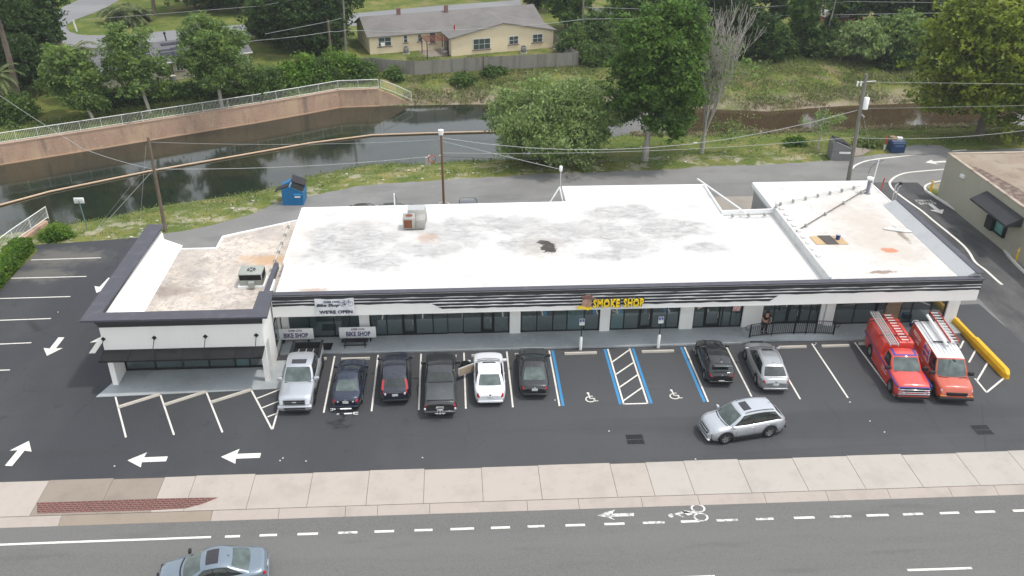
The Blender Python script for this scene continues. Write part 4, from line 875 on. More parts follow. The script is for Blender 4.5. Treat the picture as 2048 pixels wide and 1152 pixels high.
    if p.get('rails'):
        for sgn in (1, -1): MB().tube([roofP(u, .5+sgn*.43)+Vector((0, 0, .04 if 0 < i < 5 else 0)) for i, u in enumerate((.1, .18, .4, .65, .88, .95))], .018, 6).build('roof_rail', M[p['rails']], t)
    if p.get('ant', 1): c = roofP(.9, .5); MB().extr([(c.x-.08, -.012, c.z-.01), (c.x+.08, -.012, c.z-.01), (c.x-.06, -.012, c.z+.06)], (0, .024, 0)).build('antenna', paint, t)
    # cowl / wiper strip
    MB().grid(lambda a, bb: front(.06+.88*a, 0, 0)+Vector((.01+.07*bb, 0, .045-.01*bb)), 8, 2, 0, True).build('cowl', M['trim'], t)
    KIDSF[t.name] = dict(front=front, side=side, roofP=roofP, top=top, wid=wid)
    return t
KIDSF = {}
sedan = lambda **k: dict(dict(L=4.6, W=1.78, wf=1.42, wr=-1.28, r=.32, c='navy', top=[(-2.3, .86), (-2.2, .95), (-1.6, 1.0), (-1.0, .98), (0, .93), (.95, .94), (1.2, .92), (2.0, .78), (2.2, .7), (2.3, .58)], er=.3, gh=dict(x=(1.2, .25, -.85, -1.72), roof=1.44, arc=.06, win=((.13, .44), (.46, .76), (.78, .9)), wr=.69), seams=(.75, -.25, -1.0), handles=(-.1, -1.0)), **k)
suv = lambda **k: dict(dict(L=4.55, W=1.83, wf=1.38, wr=-1.24, r=.35, c='black', top=[(-2.27, .98), (-2.2, 1.08), (-1.7, 1.14), (-.8, 1.11), (0, 1.07), (.95, 1.08), (1.3, 1.06), (1.75, 1.0), (2.02, .92), (2.17, .82), (2.27, .66)], er=.34, gh=dict(x=(1.34, .48, -1.6, -2.16), roof=1.72, arc=.08, win=((.1, .38), (.4, .68), (.7, .93)), wr=.75, bow=(.16, .06), rg=(.08, .92, .2, .85), rm='cglass'), seams=(.75, -.3, -1.1), handles=(-.15, -1.05), hz=.8, clad=1, tz=1.0, grille=(.8, .2, .7)), **k)
def pickup(**k): return dict(dict(L=5.85, W=2.0, wf=1.85, wr=-1.75, r=.41, tw=.27, c='silver', top=[(-2.92, 1.15), (-2.8, 1.22), (-1.0, 1.23), (-.9, 1.22), (1.3, 1.2), (1.7, 1.2), (2.6, 1.12), (2.8, 1.05), (2.92, .85)], gh=dict(x=(1.5, .75, -.75, -.98), roof=1.93, win=((.1, .48), (.52, .9)), wr=.77, wb=.92, bow=(.16, .04), rg=(.1, .9, .2, .85), rm='cglass'), seams=(1.0, .1, -.8), handles=(.2, -.7), hz=1.0, hx=.16, hyi=.68, tx=.1, tyi=.8, er=.1, tz=1.05, tsz=(.16, .36), ty=.9, trz=0, tdx=-.02, grille=(1.15, .3, .9), ms=1.25, pz=.6, ant=0), **k)
# 1 silver pickup, backed in, nose to the road
t1 = car('pickup_truck', 'silver crew-cab pickup backed in beside the hatched bay, open black bed', 'pickup', -9.38, 44.55, -90.5, pickup(L=6.0, sun=(.12, .38, .22, .78), gbar=0, rim='rimd', mc='silver', sp=6, clad=1))
def cut(o, x0, x1, y0, y1, z0, z1):
    bm = bmesh.new(); bmesh.ops.create_cube(bm, size=1)
    for v in bm.verts: v.co = Vector((x0 if v.co.x < 0 else x1, y0 if v.co.y < 0 else y1, z0 if v.co.z < 0 else z1))
    me = bpy.data.meshes.new('c'); bm.to_mesh(me); bm.free(); c = bpy.data.objects.new('c', me); COL.objects.link(c); c.matrix_world = o.matrix_world if False else Matrix()
    c.parent = o.parent
    md = o.modifiers.new('b', 'BOOLEAN'); md.operation = 'DIFFERENCE'; md.object = c; md.solver = 'EXACT'
    bpy.context.view_layer.update(); dg = bpy.context.evaluated_depsgraph_get(); nm = bpy.data.meshes.new_from_object(o.evaluated_get(dg))
    o.modifiers.clear(); o.data = nm; bpy.data.objects.remove(c)
def kid(t, n): return [c for c in t.children if c.name.split('.')[0] == n]
def openbed(t, x0, x1, hw_):
    b = kid(t, 'body')[0]
    cut(b, x0, x1, -hw_, hw_, .78, 1.6)
    q = MB(); q.box(x0+.012, x1-.012, -hw_+.012, hw_-.012, .79, .81)
    for a in ((x0+.006, x0+.02, -hw_, hw_), (x1-.02, x1-.006, -hw_, hw_), (x0, x1, -hw_+.004, -hw_+.02), (x0, x1, hw_-.02, hw_-.004)): q.box(*a, .8, 1.24)
    for i in range(6): yy = -hw_+.2+i*(2*hw_-.4)/5; q.box(x0+.03, x1-.03, yy-.035, yy+.035, .81, .835)
    q.build('bed_liner', M['trim'], t)
openbed(t1, -2.83, -1.05, .8)
q = MB(); q.box(-2.99, -1.0, -.97, -.8, 1.255, 1.275).box(-2.99, -1.0, .8, .97, 1.255, 1.275); q.build('bed_rail', M['trim'], t1)
for a in (0, 1, 2): MB().tube([(-1.6-.03*a, -.6+a*.45, .9), (-2.4, -.5+a*.45, 1.0)], .03, 6).build('bed_bar', M['galv'], t1)
o = MB().tube([(0, 0, 0), (.25, .38, .02)], .07, 10).build('paper_roll', M['signw'], None, loc=(-9.75, 46.1, 1.05)); tag(o, 'short white roll lying in the black bed of the silver pickup', 'roll')
# nose details of truck 1: grille frame + badge
f = MB()
for a in ((-.6, .6, 1.03, 1.07), (-.6, .6, .73, .77), (-.63, -.58, .73, 1.07), (.58, .63, .73, 1.07), (-.58, .58, .885, .91)): f.box(3.0, 3.04, a[0], a[1], a[2], a[3])
f.build('grille_frame', M['rimm'], t1); b = MB(); bevelbox(b, 3.03, 3.06, -.13, .13, .85, .95, .03, 2); b.build('badge', M['chrome'], t1)
b = MB(); bevelbox(b, 2.8, 3.08, -.98, .98, .42, .66, .06, 2); b.build('front_bumper', CP['silver'], t1); MB().box(2.98, 3.09, -.6, .6, .46, .56).build('air_intake', M['trim'], t1)
# 2 navy sedan, nose in
t2 = car('sedan', 'dark navy sedan nosed in with two white bike frames on its rear rack', 'car', -6.48, 43.95, 89, sedan(L=4.55, W=1.74, white=1, pz=.7, badge=.83, tsz=(.38, .16), tz=.78))
# 3 black suv
t3 = car('suv', 'black compact SUV with tall red tail lights, third vehicle from the silver pickup', 'suv', -3.78, 44.4, 92, suv(L=4.5, c='blackblue', tsz=(.12, .5), tz=1.12, ty=.7, tdx=-.05, trz=-.15, pz=.78, badge=.0, white=0))
for s_ in (1, -1): b = MB(); bevelbox(b, -.04, .04, -.06, .06, -.08, .08, .03, 1); b.build('reversing_lamp', M['head'], t3, loc=(-2.235, s_*.56, .84)); F3 = KIDSF[t3.name]; q = MB(); q.grid(lambda a, b_: F3['front']((.01+.08*a) if s_ > 0 else (.99-.08*a), b_*.8, 1)+Vector((-.014, 0, .004)), 3, 6, 0, True); q.build('taillight', M['tail'], t3)
MB().box(-2.29, -2.26, -.35, .35, .93, .97).build('chrome_strip', M['chrome'], t3)
# 4 charcoal pickup with bed cover and hitch rack
t4 = car('pickup_truck', 'dark grey pickup with flat black bed cover and a hitch rack', 'pickup', -1.07, 43.6, 89.6, pickup(L=5.5, W=1.9, c='charcoal', wf=1.72, wr=-1.62, r=.38, top=[(-2.75, 1.05), (-2.65, 1.12), (-.8, 1.13), (1.3, 1.1), (1.6, 1.1), (2.45, 1.02), (2.65, .92), (2.75, .75)], gh=dict(x=(1.45, .72, -.6, -.86), roof=1.78, win=((.1, .48), (.52, .9)), wr=.76, wb=.92, bow=(.16, .04), rg=(.08, .92, .15, .9), rm='cglass'), hz=.88, tz=.92, grille=(1.0, .25, .8), seams=(.95, .1, -.7)))
b = MB(); bevelbox(b, -2.6, -.92, -.78, .78, 1.15, 1.215, .02, 1); b.build('bed_cover', lay('vinyl_cover', (.075, .08, .085), [(1.5, .5, .7, (.1, .105, .11), .6)], bscale=0, rough=.6), t4)
for s_ in (1, -1): b = MB(); bevelbox(b, -.05, .05, -.06, .06, -.07, .07, .02, 1); b.build('reversing_lamp', M['head'], t4, loc=(-2.77, s_*.86, .68))
f = MB(); f.tube([(-2.7, 0, .5), (-3.05, 0, .5)], .035, 6)
for s_ in (-.16, .16): f.tube([(-3.0, s_, .45), (-3.02, s_, 1.0), (-3.2, s_*1.3, 1.05)], .022, 6)
f.tube([(-3.02, -.2, 1.0), (-3.02, .2, 1.0)], .025, 6); f.tube([(-3.02, -.3, .55), (-3.02, .3, .55)], .025, 6); f.tube([(-3.0, 0, .5), (-3.03, 0, .8)], .03, 6); f.build('hitch_rack', M['galv'], t4)
b = MB(); bevelbox(b, -2.85, -2.7, -.9, .9, .42, .56, .04, 1); b.build('rear_bumper', CP['darkgrey'], t4)
# 5 white sedan with open door
t5 = car('sedan', 'white luxury sedan with its driver door standing open', 'car', 1.84, 44.2, 89.3, sedan(L=4.85, W=1.85, wf=1.45, wr=-1.4, c='white', top=[(-2.42, .88), (-2.3, .98), (-1.6, 1.02), (-1.0, .99), (0, .94), (.9, .95), (1.15, .93), (2.05, .8), (2.3, .7), (2.42, .58)], er=.32, gh=dict(x=(1.2, .28, -.95, -1.85), arc=.07, roof=1.46, win=((.13, .42), (.45, .76), (.79, .9)), wr=.72), sun=(.07, .25, .2, .8), tsz=(.2, .26), ty=.64, tz=.8, tdx=-.05, trz=-.3, pz=.72, badge=.86, r=.33))
dr = MB(); dr.extr([(0, 0, .33), (-1.05, 0, .33), (-1.12, 0, .6), (-1.1, 0, .93), (0, 0, .93)], (0, .06, 0)); d5 = dr.build('door', [CP['white']], t5, loc=(.82, .9, 0)); d5.rotation_euler.z = -R_(58)
MB().box(-1.03, -.06, -.035, -.004, .4, .88).build('door_card', M['beige'], d5); MB().tube([(0, .02, .93), (-.1, .02, 1.0), (-.5, .02, 1.3), (-.85, .02, 1.33), (-1.1, .02, .95)], .022, 6).build('window_frame', M['trim'], d5); MB().extr([(-.08, .018, .93), (-.5, .018, 1.28), (-.85, .018, 1.31), (-1.08, .018, .93)], (0, .006, 0)).build('window', M['cglass'], d5)
b = MB(); bevelbox(b, -.3, -.14, .06, .28, .93, 1.08, .04, 2); b.build('mirror', CP['white'], d5)
for c in kid(t5, 'mirror'):
    if c.parent == t5 and min(v.co.y for v in c.data.vertices) > 0: bpy.data.objects.remove(c)
MB().box(-.1, .72, .905, .925, .42, .88).build('door_opening', M['dark'], t5)
# 6 black sedan
t6 = car('sedan', 'glossy black sedan parked between the white sedan and the blue access line', 'car', 4.56, 44.65, 87, sedan(L=4.6, W=1.8, c='black', tsz=(.4, .13), tz=.8, badge=.86, pz=.74, rim='rimd', er=.32, gh=dict(x=(1.18, .25, -.75, -1.85), roof=1.42, arc=.07, win=((.13, .42), (.45, .72), (.75, .86)), wr=.7)))
# 7 black hatchback
t7 = car('hatchback', 'black hatchback with round red tail lights beside the right blue line', 'car', 15.82, 45.2, 87, suv(L=4.25, W=1.76, c='black', r=.32, wf=1.28, wr=-1.28, top=[(-2.12, .86), (-2.05, .98), (-1.5, 1.0), (0, .94), (.9, .96), (1.15, .94), (1.8, .82), (2.0, .72), (2.12, .58)], gh=dict(x=(1.15, .28, -1.5, -1.98), arc=.06, roof=1.5, win=((.1, .38), (.4, .7), (.73, .9)), wr=.72, bow=(.16, .06), rg=(.08, .92, .15, .85), rm='cglass'), tsz=(.26, .2), tz=.85, trz=-.25, clad=0, pz=.45, badge=.86, hz=.68, grille=(.7, .15, .6)))
b = MB(); bevelbox(b, -2.12, -1.75, -.56, .56, 1.47, 1.53, .03, 2); b.build('spoiler', CP['darkgrey'], t7)
# 8 grey-silver crossover
t8 = car('suv', 'grey-silver crossover with dark sunroof nosed in at the ramp', 'suv', 18.82, 44.55, 87, suv(L=4.65, W=1.83, c='greysilver', top=[(-2.32, .88), (-2.22, 1.0), (-1.5, 1.04), (0, .98), (.9, 1.0), (1.25, .98), (1.95, .84), (2.2, .74), (2.32, .6)], er=.34, gh=dict(x=(1.3, .36, -1.4, -2.1), roof=1.58, arc=.08, win=((.1, .38), (.4, .68), (.7, .9)), wr=.69, bow=(.16, .06), rg=(.08, .92, .15, .85), rm='cglass'), sun=(.05, .2, .22, .78), rails='galv', tsz=(.32, .22), tz=.9, trz=-.35, tdx=-.04, pz=.7, badge=.9, clad=0, chr=1))
# 9 silver suv moving in the aisle
t9 = car('suv', 'bright silver SUV driving left along the parking aisle', 'suv', 15.7, 38.95, 190.5, suv(L=4.62, W=1.87, c='silver', sun=(.12, .33, .24, .78), rails='trim', gbar=1, seams=(.78, -.28, -1.15), sp=5, r=.36, tz=1.0, tsz=(.4, .16), grille=(.95, .22, .68)))
b = MB(); bevelbox(b, 2.2, 2.36, -.75, .75, .28, .34, .02, 1); b.build('bumper_strip', M['chrome'], t9)
# 10 red service truck
t10 = car('service_truck', 'red utility pickup with tall service cap, blue stripes and roof ladders', 'truck', 26.75, 44.15, -95.8, pickup(L=6.3, W=2.0, c='red', wf=2.05, wr=-1.75, top=[(-3.15, 1.1), (-3.0, 1.18), (-.5, 1.2), (1.5, 1.2), (1.9, 1.2), (2.85, 1.14), (3.02, 1.06), (3.15, .85)], gh=dict(x=(1.75, 1.0, .1, -.12), roof=1.9, win=((.14, .72),), wr=.78, wb=.92, bow=(.16, .04), rear=0), seams=(1.25, 0), handles=(.2,), mc='trim', ms=1.4, tz=1.0))
def rbx(a, t, nm, m, bv=.05, tp=None, seg=2):
    b = MB(); bevelbox(b, *a, bv, seg, taper=tp); return b.build(nm, m, t)
rbx((-3.12, -.2, -1.0, 1.0, .95, 2.05), t10, 'service_cap', CP['red'], .07, (.04, .09), 3); rbx((-2.9, -.55, -1.012, 1.012, 1.3, 1.95), t10, 'side_panel', CP['red'], .02, (.02, .085))
for z_, a in ((1.02, (-3.1, 3.05)),):
    for s_ in (1, -1): MB().box(a[0], a[1]-.1, s_*.985-.028, s_*.985+.028, z_, z_+.07).build('stripe', M['stripe'], t10)
F10 = KIDSF[t10.name]
MB().grid(lambda a, b: F10['roofP'](.02+.12*a, .04+.92*b)+Vector((0, 0, .012)), 3, 9, 0, True).build('stripe', M['stripe'], t10)
for s_ in (0, 1): MB().grid(lambda a, b: F10['roofP'](.02+.96*a, (.05+.09*b) if s_ else (.86+.09*b))+Vector((0, 0, .011)), 8, 3, 0, True).build('stripe', M['stripe'], t10)
MB().box(3.02, 3.1, -.9, .9, 1.0, 1.05).build('stripe', M['stripe'], t10)
for z_, w_, h_ in ((.93, 1.7, .07), (.78, 1.75, .05), (.6, 1.8, .14)): rbx((3.0, 3.2, -w_/2, w_/2, z_-h_/2, z_+h_/2), t10, 'grille_bar', M['chrome'], .02)
rbx((2.95, 3.17, -.95, .95, .3, .45), t10, 'front_bumper', M['trim'], .04)
for s_ in (1, -1):
    for zz, tx_, sz in ((.88, 'Preston Link', .15), (.7, 'Telecommunications', .11)):
        u = text_mb(tx_, sz, .004); xform(u, Matrix.Translation((.85, s_*1.006, zz)) @ Matrix.Rotation(0 if s_ < 0 else math.pi, 4, 'Z')); u.build('lettering', M['signw'], t10)
def ladder(name, label, loc, rz, Ln, wd, rm, sm__, rung=.3, h=.09, tilt=0, deck=False):
    t = empty(name, loc, rz, label, 'ladder'); t.rotation_euler.x = tilt
    for s_ in (-1, 1): MB().box(-Ln/2, Ln/2, s_*wd/2-.02, s_*wd/2+.02, 0, h).build('rail', rm, t)
    n = int(Ln/rung)
    for i in range(n): xx = -Ln/2+(i+.5)*Ln/n; MB().box(xx-.022, xx+.022, -wd/2, wd/2, h*.3, h*.3+.04).build('rung', sm__, t)
    if deck:
        for s_ in (-.1, 0, .1): MB().box(-Ln/2, Ln/2, s_-.02, s_+.02, h*.75, h*.95).build('slide_rail', sm__, t)
    return t
M['frp'] = lay('red_fibreglass', (.42, .06, .04), [(4, .5, .7, (.3, .05, .04), .6)], bscale=0); M['alu'] = lay('aluminium', (.62, .62, .6), [(5, .5, .7, (.5, .5, .49), .6)], rough=.4, metal=.3, bscale=0)
h10 = R_(-95.8)
def at(t, x, y, z): return t.matrix_world @ Vector((x, y, z))
bpy.context.view_layer.update()
for xx in (-2.6, -.9): MB().tube([(xx, -1.0, 2.02), (xx, -.95, 2.12), (xx, .95, 2.12), (xx, 1.0, 2.02)], .03, 6).build('ladder_rack', M['trim'], t10)
ladder('extension_ladder', 'folded grey aluminium extension ladder on the red pickup cap, nearer the camera', at(t10, -1.55, -.52, 2.15), h10, 3.9, .46, M['alu'], M['galv'], h=.14, deck=True)
ladder('step_ladder', 'white-runged step ladder beside the grey ladder on the red pickup', at(t10, -1.75, .28, 2.15), h10+.03, 3.2, .5, M['frp'], M['signw'], .3, .1)
# 11 red van with white roof
t11 = car('work_van', 'red work van with white roof, pipe tube and ladder on top', 'van', 29.2, 43.75, -97, pickup(L=6.05, W=2.02, c='orangered', roofc='roofwhite', wf=1.95, wr=-1.75, r=.37, top=[(-3.02, 1.12), (-2.9, 1.2), (0, 1.22), (1.6, 1.22), (2.05, 1.2), (2.75, 1.1), (2.92, .98), (3.02, .75)], gh=dict(x=(2.05, 1.25, -2.88, -2.95), roof=2.12, win=((.04, .19),), wr=.82, wb=.96, bow=(.2, .04), rear=0), seams=(1.35, .35), handles=(.5,), mc='trim', ms=1.4, tz=1.0, grille=(1.2, .22, .72)))
F11 = KIDSF[t11.name]
for s_ in (1, -1): rbx((2.93, 3.05, s_*.78-.15, s_*.78+.15, .55, .63), t11, 'indicator', M['amber'], .02)
rbx((2.85, 3.12, -.98, .98, .36, .52), t11, 'front_bumper', M['trim'], .05)
for s_ in (1, -1):
    def sd(u, v): return F11['side'](u, v, s_)
    gb = MB(); gb.grid(lambda a, b: sd(.24+.2*a, .12+.76*b)+Vector((0, s_*.012, 0)), 4, 4, 0, True); gb.build('side_panel', M['stripe'], t11)
    gb = MB()
    for a in (.24, .285, .33, .37, .44): gb.tube([sd(a, .1)+Vector((0, s_*.02, 0)), sd(a, .88)+Vector((0, s_*.02, 0))], .012, 4)
    for b_ in (.1, .5, .88): gb.tube([sd(.24, b_)+Vector((0, s_*.02, 0)), sd(.44, b_)+Vector((0, s_*.02, 0))], .012, 4)
    gb.build('panel_grid', M['signw'], t11); gb = MB(); gb.grid(lambda a, b: sd(.285+.085*a, .12+.76*b)+Vector((0, s_*.016, 0)), 3, 3, 0, True); gb.build('side_panel', CP['orangered'], t11)
    for v_, tx_, sz in ((.62, 'PRESTON', .3), (.3, 'LINK', .26)):
        a = sd(.72, v_); bq = sd(.72, v_+.05); up = (bq-a).normalized(); u = text_mb(tx_, sz, .004, bold=.005); xx = Vector((-1, 0, 0)) if s_ > 0 else Vector((1, 0, 0)); yy = xx.cross(up)
        Mx = Matrix((xx, -up.cross(xx)*1, up)).transposed().to_4x4(); Mx.translation = a+Vector((.3 if v_ < .5 else 0, s_*.025, 0)); xform(u, Mx); u.build('lettering', M['signw'], t11)
    u = text_mb('TELECOMMUNICATIONS', .17, .004); xform(u, Matrix.Translation((-.9, s_*1.016, .98)) @ Matrix.Rotation(0 if s_ < 0 else math.pi, 4, 'Z')); u.build('lettering', M['signw'], t11)
for xx in (-2.7, -.2, ):
    MB().tube([(xx, -.98, 2.05), (xx, -.9, 2.24), (xx, .9, 2.24), (xx, .98, 2.05)], .03, 6).build('roof_rack', M['galv'], t11); MB().box(xx-.05, xx+.05, -.6, .3, 2.24, 2.3).build('rack_clamp', M['trim'], t11)
for i in range(7): yy = -.66+.22*i; MB().box(-2.8, 1.0, yy-.012, yy+.012, 2.14-.0, 2.168+.02*(1-(yy/.7)**2)).build('roof_rib', CP['roofwhite'], t11)
for yy in (-.62, -.56): MB().tube([(-2.7, yy, 2.26), (-.2, yy, 2.26)], .012, 5).build('rack_wire', M['trim'], t11)
bpy.context.view_layer.update(); h11 = R_(-97)
t = empty('pipe_tube', at(t11, -1.4, .05, 2.36), h11, 'long white plastic tube strapped along the red van roof', 'tube'); MB().tube([(-1.75, 0, 0), (1.75, -.05, 0)], .09, 12).build('tube', M['signw'], t)
for s_ in (-1.76, 1.76): MB().tube([(s_-.02, -.05*(s_ > 0), 0), (s_+.02, -.05*(s_ > 0), 0)], .1, 12).build('cap', M['alu'], t)
ladder('extension_ladder', 'red-railed ladder with white rungs on the white van roof', at(t11, -1.9, .62, 2.3), h11, 3.6, .52, M['frp'], M['signw'], .32, .12)
MB().box(1.5, 1.75, -.06, .06, 2.13, 2.17).build('roof_marker', M['trim'], t11)
# 12 blue-grey sedan on the road
t12 = car('sedan', 'blue-grey sedan driving left on the road at the bottom edge', 'car', -11.35, 29.45, 188, sedan(L=4.9, W=1.87, c='bluegrey', gz=-.11, sun=(.15, .6, .16, .84), r=.34, wf=1.45, wr=-1.4, mc='trim', top=[(-2.45, .9), (-2.3, .98), (-1.7, 1.02), (-1.0, 1.0), (0, .96), (.95, .97), (1.2, .95), (2.0, .82), (2.3, .7), (2.45, .55)], er=.32, gh=dict(x=(1.3, .35, -.9, -1.85), roof=1.46, arc=.07, win=((.13, .42), (.45, .76), (.79, .9)), wr=.7), tsz=(.46, .15), tz=.82))
# 13-15 cars behind the building
car('parked_car', 'dark grey car roof showing behind the building right of the wooden pole', 'car', 1.15, 67.0, -90, suv(L=4.4, c='darkgrey'))
car('parked_car', 'black car whose roof just shows behind the left end of the main roof', 'car', -7.7, 67.8, 90, sedan(c='black', L=4.4))
car('parked_car', 'black car whose roof just shows beside the thin white mast behind the roof', 'car', -5.25, 67.8, 90, sedan(c='black', L=4.4))
# ================================================================== SITE FURNITURE
def HT(B, py):
    lo, hi = -10., 60.
    for _ in range(50):
        m = (lo+hi)/2; d = Vector((B[0], B[1], m))-Vector((0, 0, CH)); yy = CPY+CF*d.dot(DN)/d.dot(FW)
        if yy > py: lo = m
        else: hi = m
    return lo
def atY(px, py, Y): d = ray(px, py); t = Y/d.y; return Vector((t*d.x, Y, CH+t*d.z))
# wheel stops
stp = MB(); stp.extr([(-.9, -.085, 0), (-.9, -.065, .12), (-.9, .065, .12), (-.9, .085, 0)], (1.8, 0, 0))
s0 = None
for i, (x, y, rz, lab) in enumerate([(-9.2, 47.25, 0, 'beside the silver pickup'), (-6.46, 47.15, 0, 'in front of the navy sedan'), (-3.72, 47.15, 0, 'in front of the black compact SUV'), (-.98, 47.15, 0, 'in front of the dark grey pickup'), (1.75, 47.15, 0, 'in front of the white sedan'), (4.5, 47.15, 0, 'in front of the glossy black sedan'), (7.8, 47.12, 0, 'in the empty left access bay'), (12.75, 47.1, 0, 'in the empty right access bay'), (15.95, 47.15, 0, 'in front of the black hatchback'), (19.4, 47.15, 0, 'in front of the grey-silver crossover'), (21.5, 47.2, 0, 'in the empty bay right of the crossover'), (24.3, 47.2, 0, 'in the second empty bay, nearer the red truck'), (26.8, 47.35, 0, 'behind the red service truck')]):
    if s0 is None: s0 = stp.build('wheel_stop', M['stop']); o = s0
    else: o = s0.copy(); COL.objects.link(o)
    o.location = (x, y, .012); tag(o, 'pale concrete wheel stop '+lab, 'wheel stop', 'concrete wheel stops'); o.scale.x = 1.15 if i in (6, 7) else 1
for a, b, lab in (((237, 816), (320, 790), 'first slanted bay from the left'), ((330, 811), (411, 785), 'middle slanted bay'), ((423, 806), (502, 781), 'slanted bay next to the hatched triangle')):
    A, B = W(*a), W(*b); o = s0.copy(); COL.objects.link(o); o.location = ((A.x+B.x)/2, (A.y+B.y)/2, .012); o.rotation_euler.z = math.atan2(B.y-A.y, B.x-A.x); o.scale = ((B-A).length/1.8, 1, 1)
    tag(o, 'pale concrete wheel stop of the '+lab, 'wheel stop', 'concrete wheel stops')
# access signs
for x, y, lab in ((7.86, 47.62, 'accessible parking sign on white post base left of the striped aisle'), (12.88, 47.62, 'accessible parking sign on white post base right of the striped aisle')):
    t = empty('parking_sign', (x, y, .01), 0, lab, 'sign', 'accessible parking signs')
    MB().tube([(0, 0, 0), (0, 0, .92), (0, 0, .99)], [.1, .1, .05], 14).build('post_base', M['signw'], t); MB().tube([(0, 0, .9), (0, 0, 2.1)], .03, 8).build('post', M['blackm'], t)
    p_ = MB().box(-.16, .16, -.045, -.03, 1.85, 2.32).build('sign_plate', M['signw'], t); MB().box(-.14, .14, -.05, -.044, 2.07, 2.3).build('blue_panel', M['bluebg'], p_)
    q = MB(); isa(q, 0, 0, .2, 0, lambda a, b, c: (a, -.053, 2.17+b)); q.build('wheelchair_symbol', M['signw'], p_); MB().box(-.12, .12, -.05, -.046, 1.93, 1.95).box(-.1, .1, -.05, -.046, 1.98, 2.0).build('small_print', M['acm'], p_)
# drains
for px, py, lab in ((1270, 879, 'iron drain grate in the aisle left of the moving SUV'), (1964, 860, 'iron drain grate in the asphalt right of the red van')):
    c = W(px, py); t = empty('drain_grate', (c.x, c.y, .012), 0, lab, 'drain'); MB().box(-.6, .6, -.52, .52, 0, .003).build('collar', M['lot'], t)
    for s_ in (-.22, .22):
        g_ = MB().box(-.48, .48, s_-.19, s_+.19, .004, .007).build('pit', M['dark'], t); q = MB()
        for i in range(13): q.box(-.47+i*.076, -.445+i*.076, s_-.18, s_+.18, .007, .016)
        q.build('bars', M['rimd'], t)
# bench, mat, box
t = empty('bench', (-6.6, 48.55, .11), 0, 'black metal bench standing before the right bike shop board', 'bench')
MB().box(-.85, .85, -.2, .2, .42, .46).build('seat', M['blackm'], t); MB().box(-.75, .75, -.03, .03, .06, .1).build('stretcher', M['blackm'], t)
for s_ in (-.65, .65): MB().tube([(s_, -.25, 0), (s_*.92, 0, .42)], .03, 6).tube([(s_, .25, 0), (s_*.92, 0, .42)], .03, 6).build('leg', M['blackm'], t)
tag(MB().prism([(-.5, -.42), (.42, -.42), (.5, .4), (-.42, .4)], 0, .015).build('door_mat', M['blackm'], loc=(-8.55, 48.6, .11)), 'black mat on the walkway beside the silver pickup tail', 'mat')
b = MB(); bevelbox(b, -.28, .28, -.2, .2, 0, .36, .04, 2); o = b.build('cooler_box', M['bluebg'], loc=(30.4, 49.2, .11)); tag(o, 'small blue box on the walkway behind the two red work vehicles', 'box')
# yellow barrier
ym = MB(); ym.extr([(-.2, 0, 0), (-.2, 0, .3), (-.1, 0, .46), (.1, 0, .46), (.2, 0, .3), (.2, 0, 0)], (0, 3.1, 0)); ym.extr([(-.25, 0, 0), (-.25, 0, .36), (-.13, 0, .54), (.13, 0, .54), (.25, 0, .36), (.25, 0, 0)], (0, -3.6, 0)); ym.extr([(-.25, -3.6, 0), (-.25, -3.6, .36), (-.13, -3.6, .54), (.13, -3.6, .54), (.25, -3.6, .36), (.25, -3.6, 0)], (0, 0, 0))
ym.add([(-.25, -3.6, 0), (-.25, -3.6, .36), (-.13, -3.6, .54), (.13, -3.6, .54), (.25, -3.6, .36), (.25, -3.6, 0), (-.1, -3.95, 0), (-.08, -3.92, .3), (.08, -3.92, .3), (.1, -3.95, 0)], [(0, 6, 7, 1), (1, 7, 2), (2, 7, 8, 3), (3, 8, 4), (4, 8, 9, 5), (6, 9, 8, 7)])
tag(ym.build('barrier', M['yellow'], loc=(33.35, 47.05, .01)), 'long yellow concrete barrier lying beside the red van', 'barrier')
# ramp and railing
def rz_(x): return .1+.24*max(0, 1-abs((x-22.0)/3.3)**2.2)
rm = MB(); n = 22; X = [18.8+i*6.4/n for i in range(n+1)]
for a, b_ in zip(X, X[1:]): rm.add([(a, 48.12, 0), (b_, 48.12, 0), (b_, 48.12, rz_(b_)+.012), (a, 48.12, rz_(a)+.012), (a, 49.6, 0.1), (b_, 49.6, 0.1), (b_, 49.6, rz_(b_)+.012), (a, 49.6, rz_(a)+.012)], [(0, 1, 2, 3), (3, 2, 6, 7), (7, 6, 5, 4)])
rm.build('ramp', M['storewalk'], kind='structure')
t = empty('railing', (21.7, 48.28, .1), 0, 'black steel railing with upright bars along the ramp outside the shops', 'railing')
def rp_(x, z): return (x-21.7, 0, rz_(x)-.1+z)
x0, x1 = 19.0, 24.55; xs_ = [x0+(x1-x0)*i/20 for i in range(21)]
for z_, nm in ((1.0, 'top_rail'), (.12, 'bottom_rail')): MB().tube([rp_(x, z_) for x in xs_], .026, 6).build(nm, M['blackm'], t)
for x in (19.0, 20.45, 21.9, 22.7, 23.3, 24.55): MB().box(x-21.7-.03, x-21.7+.03, -.03, .03, rz_(x)-.1, rz_(x)+.9).build('post', M['blackm'], t)
q = MB()
for i in range(44): x = x0+(x1-x0)*(i+.5)/44; a = rp_(x, .12); b_ = rp_(x, 1.0); q.box(a[0]-.011, a[0]+.011, -.011, .011, a[2], b_[2])
q.build('bars', M['blackm'], t)
for s_, xx in ((-1, x0), (1, x1)): MB().tube([(xx-21.7, 0, rz_(xx)+.85), (xx-21.7+s_*.25, 0, rz_(xx)+.83), (xx-21.7+s_*.32, 0, rz_(xx)+.72), (xx-21.7+s_*.3, 0, rz_(xx)+.58), (xx-21.7+s_*.2, 0, rz_(xx)+.5), (xx-21.7, 0, rz_(xx)+.5)], .02, 6).build('end_loop', M['blackm'], t)
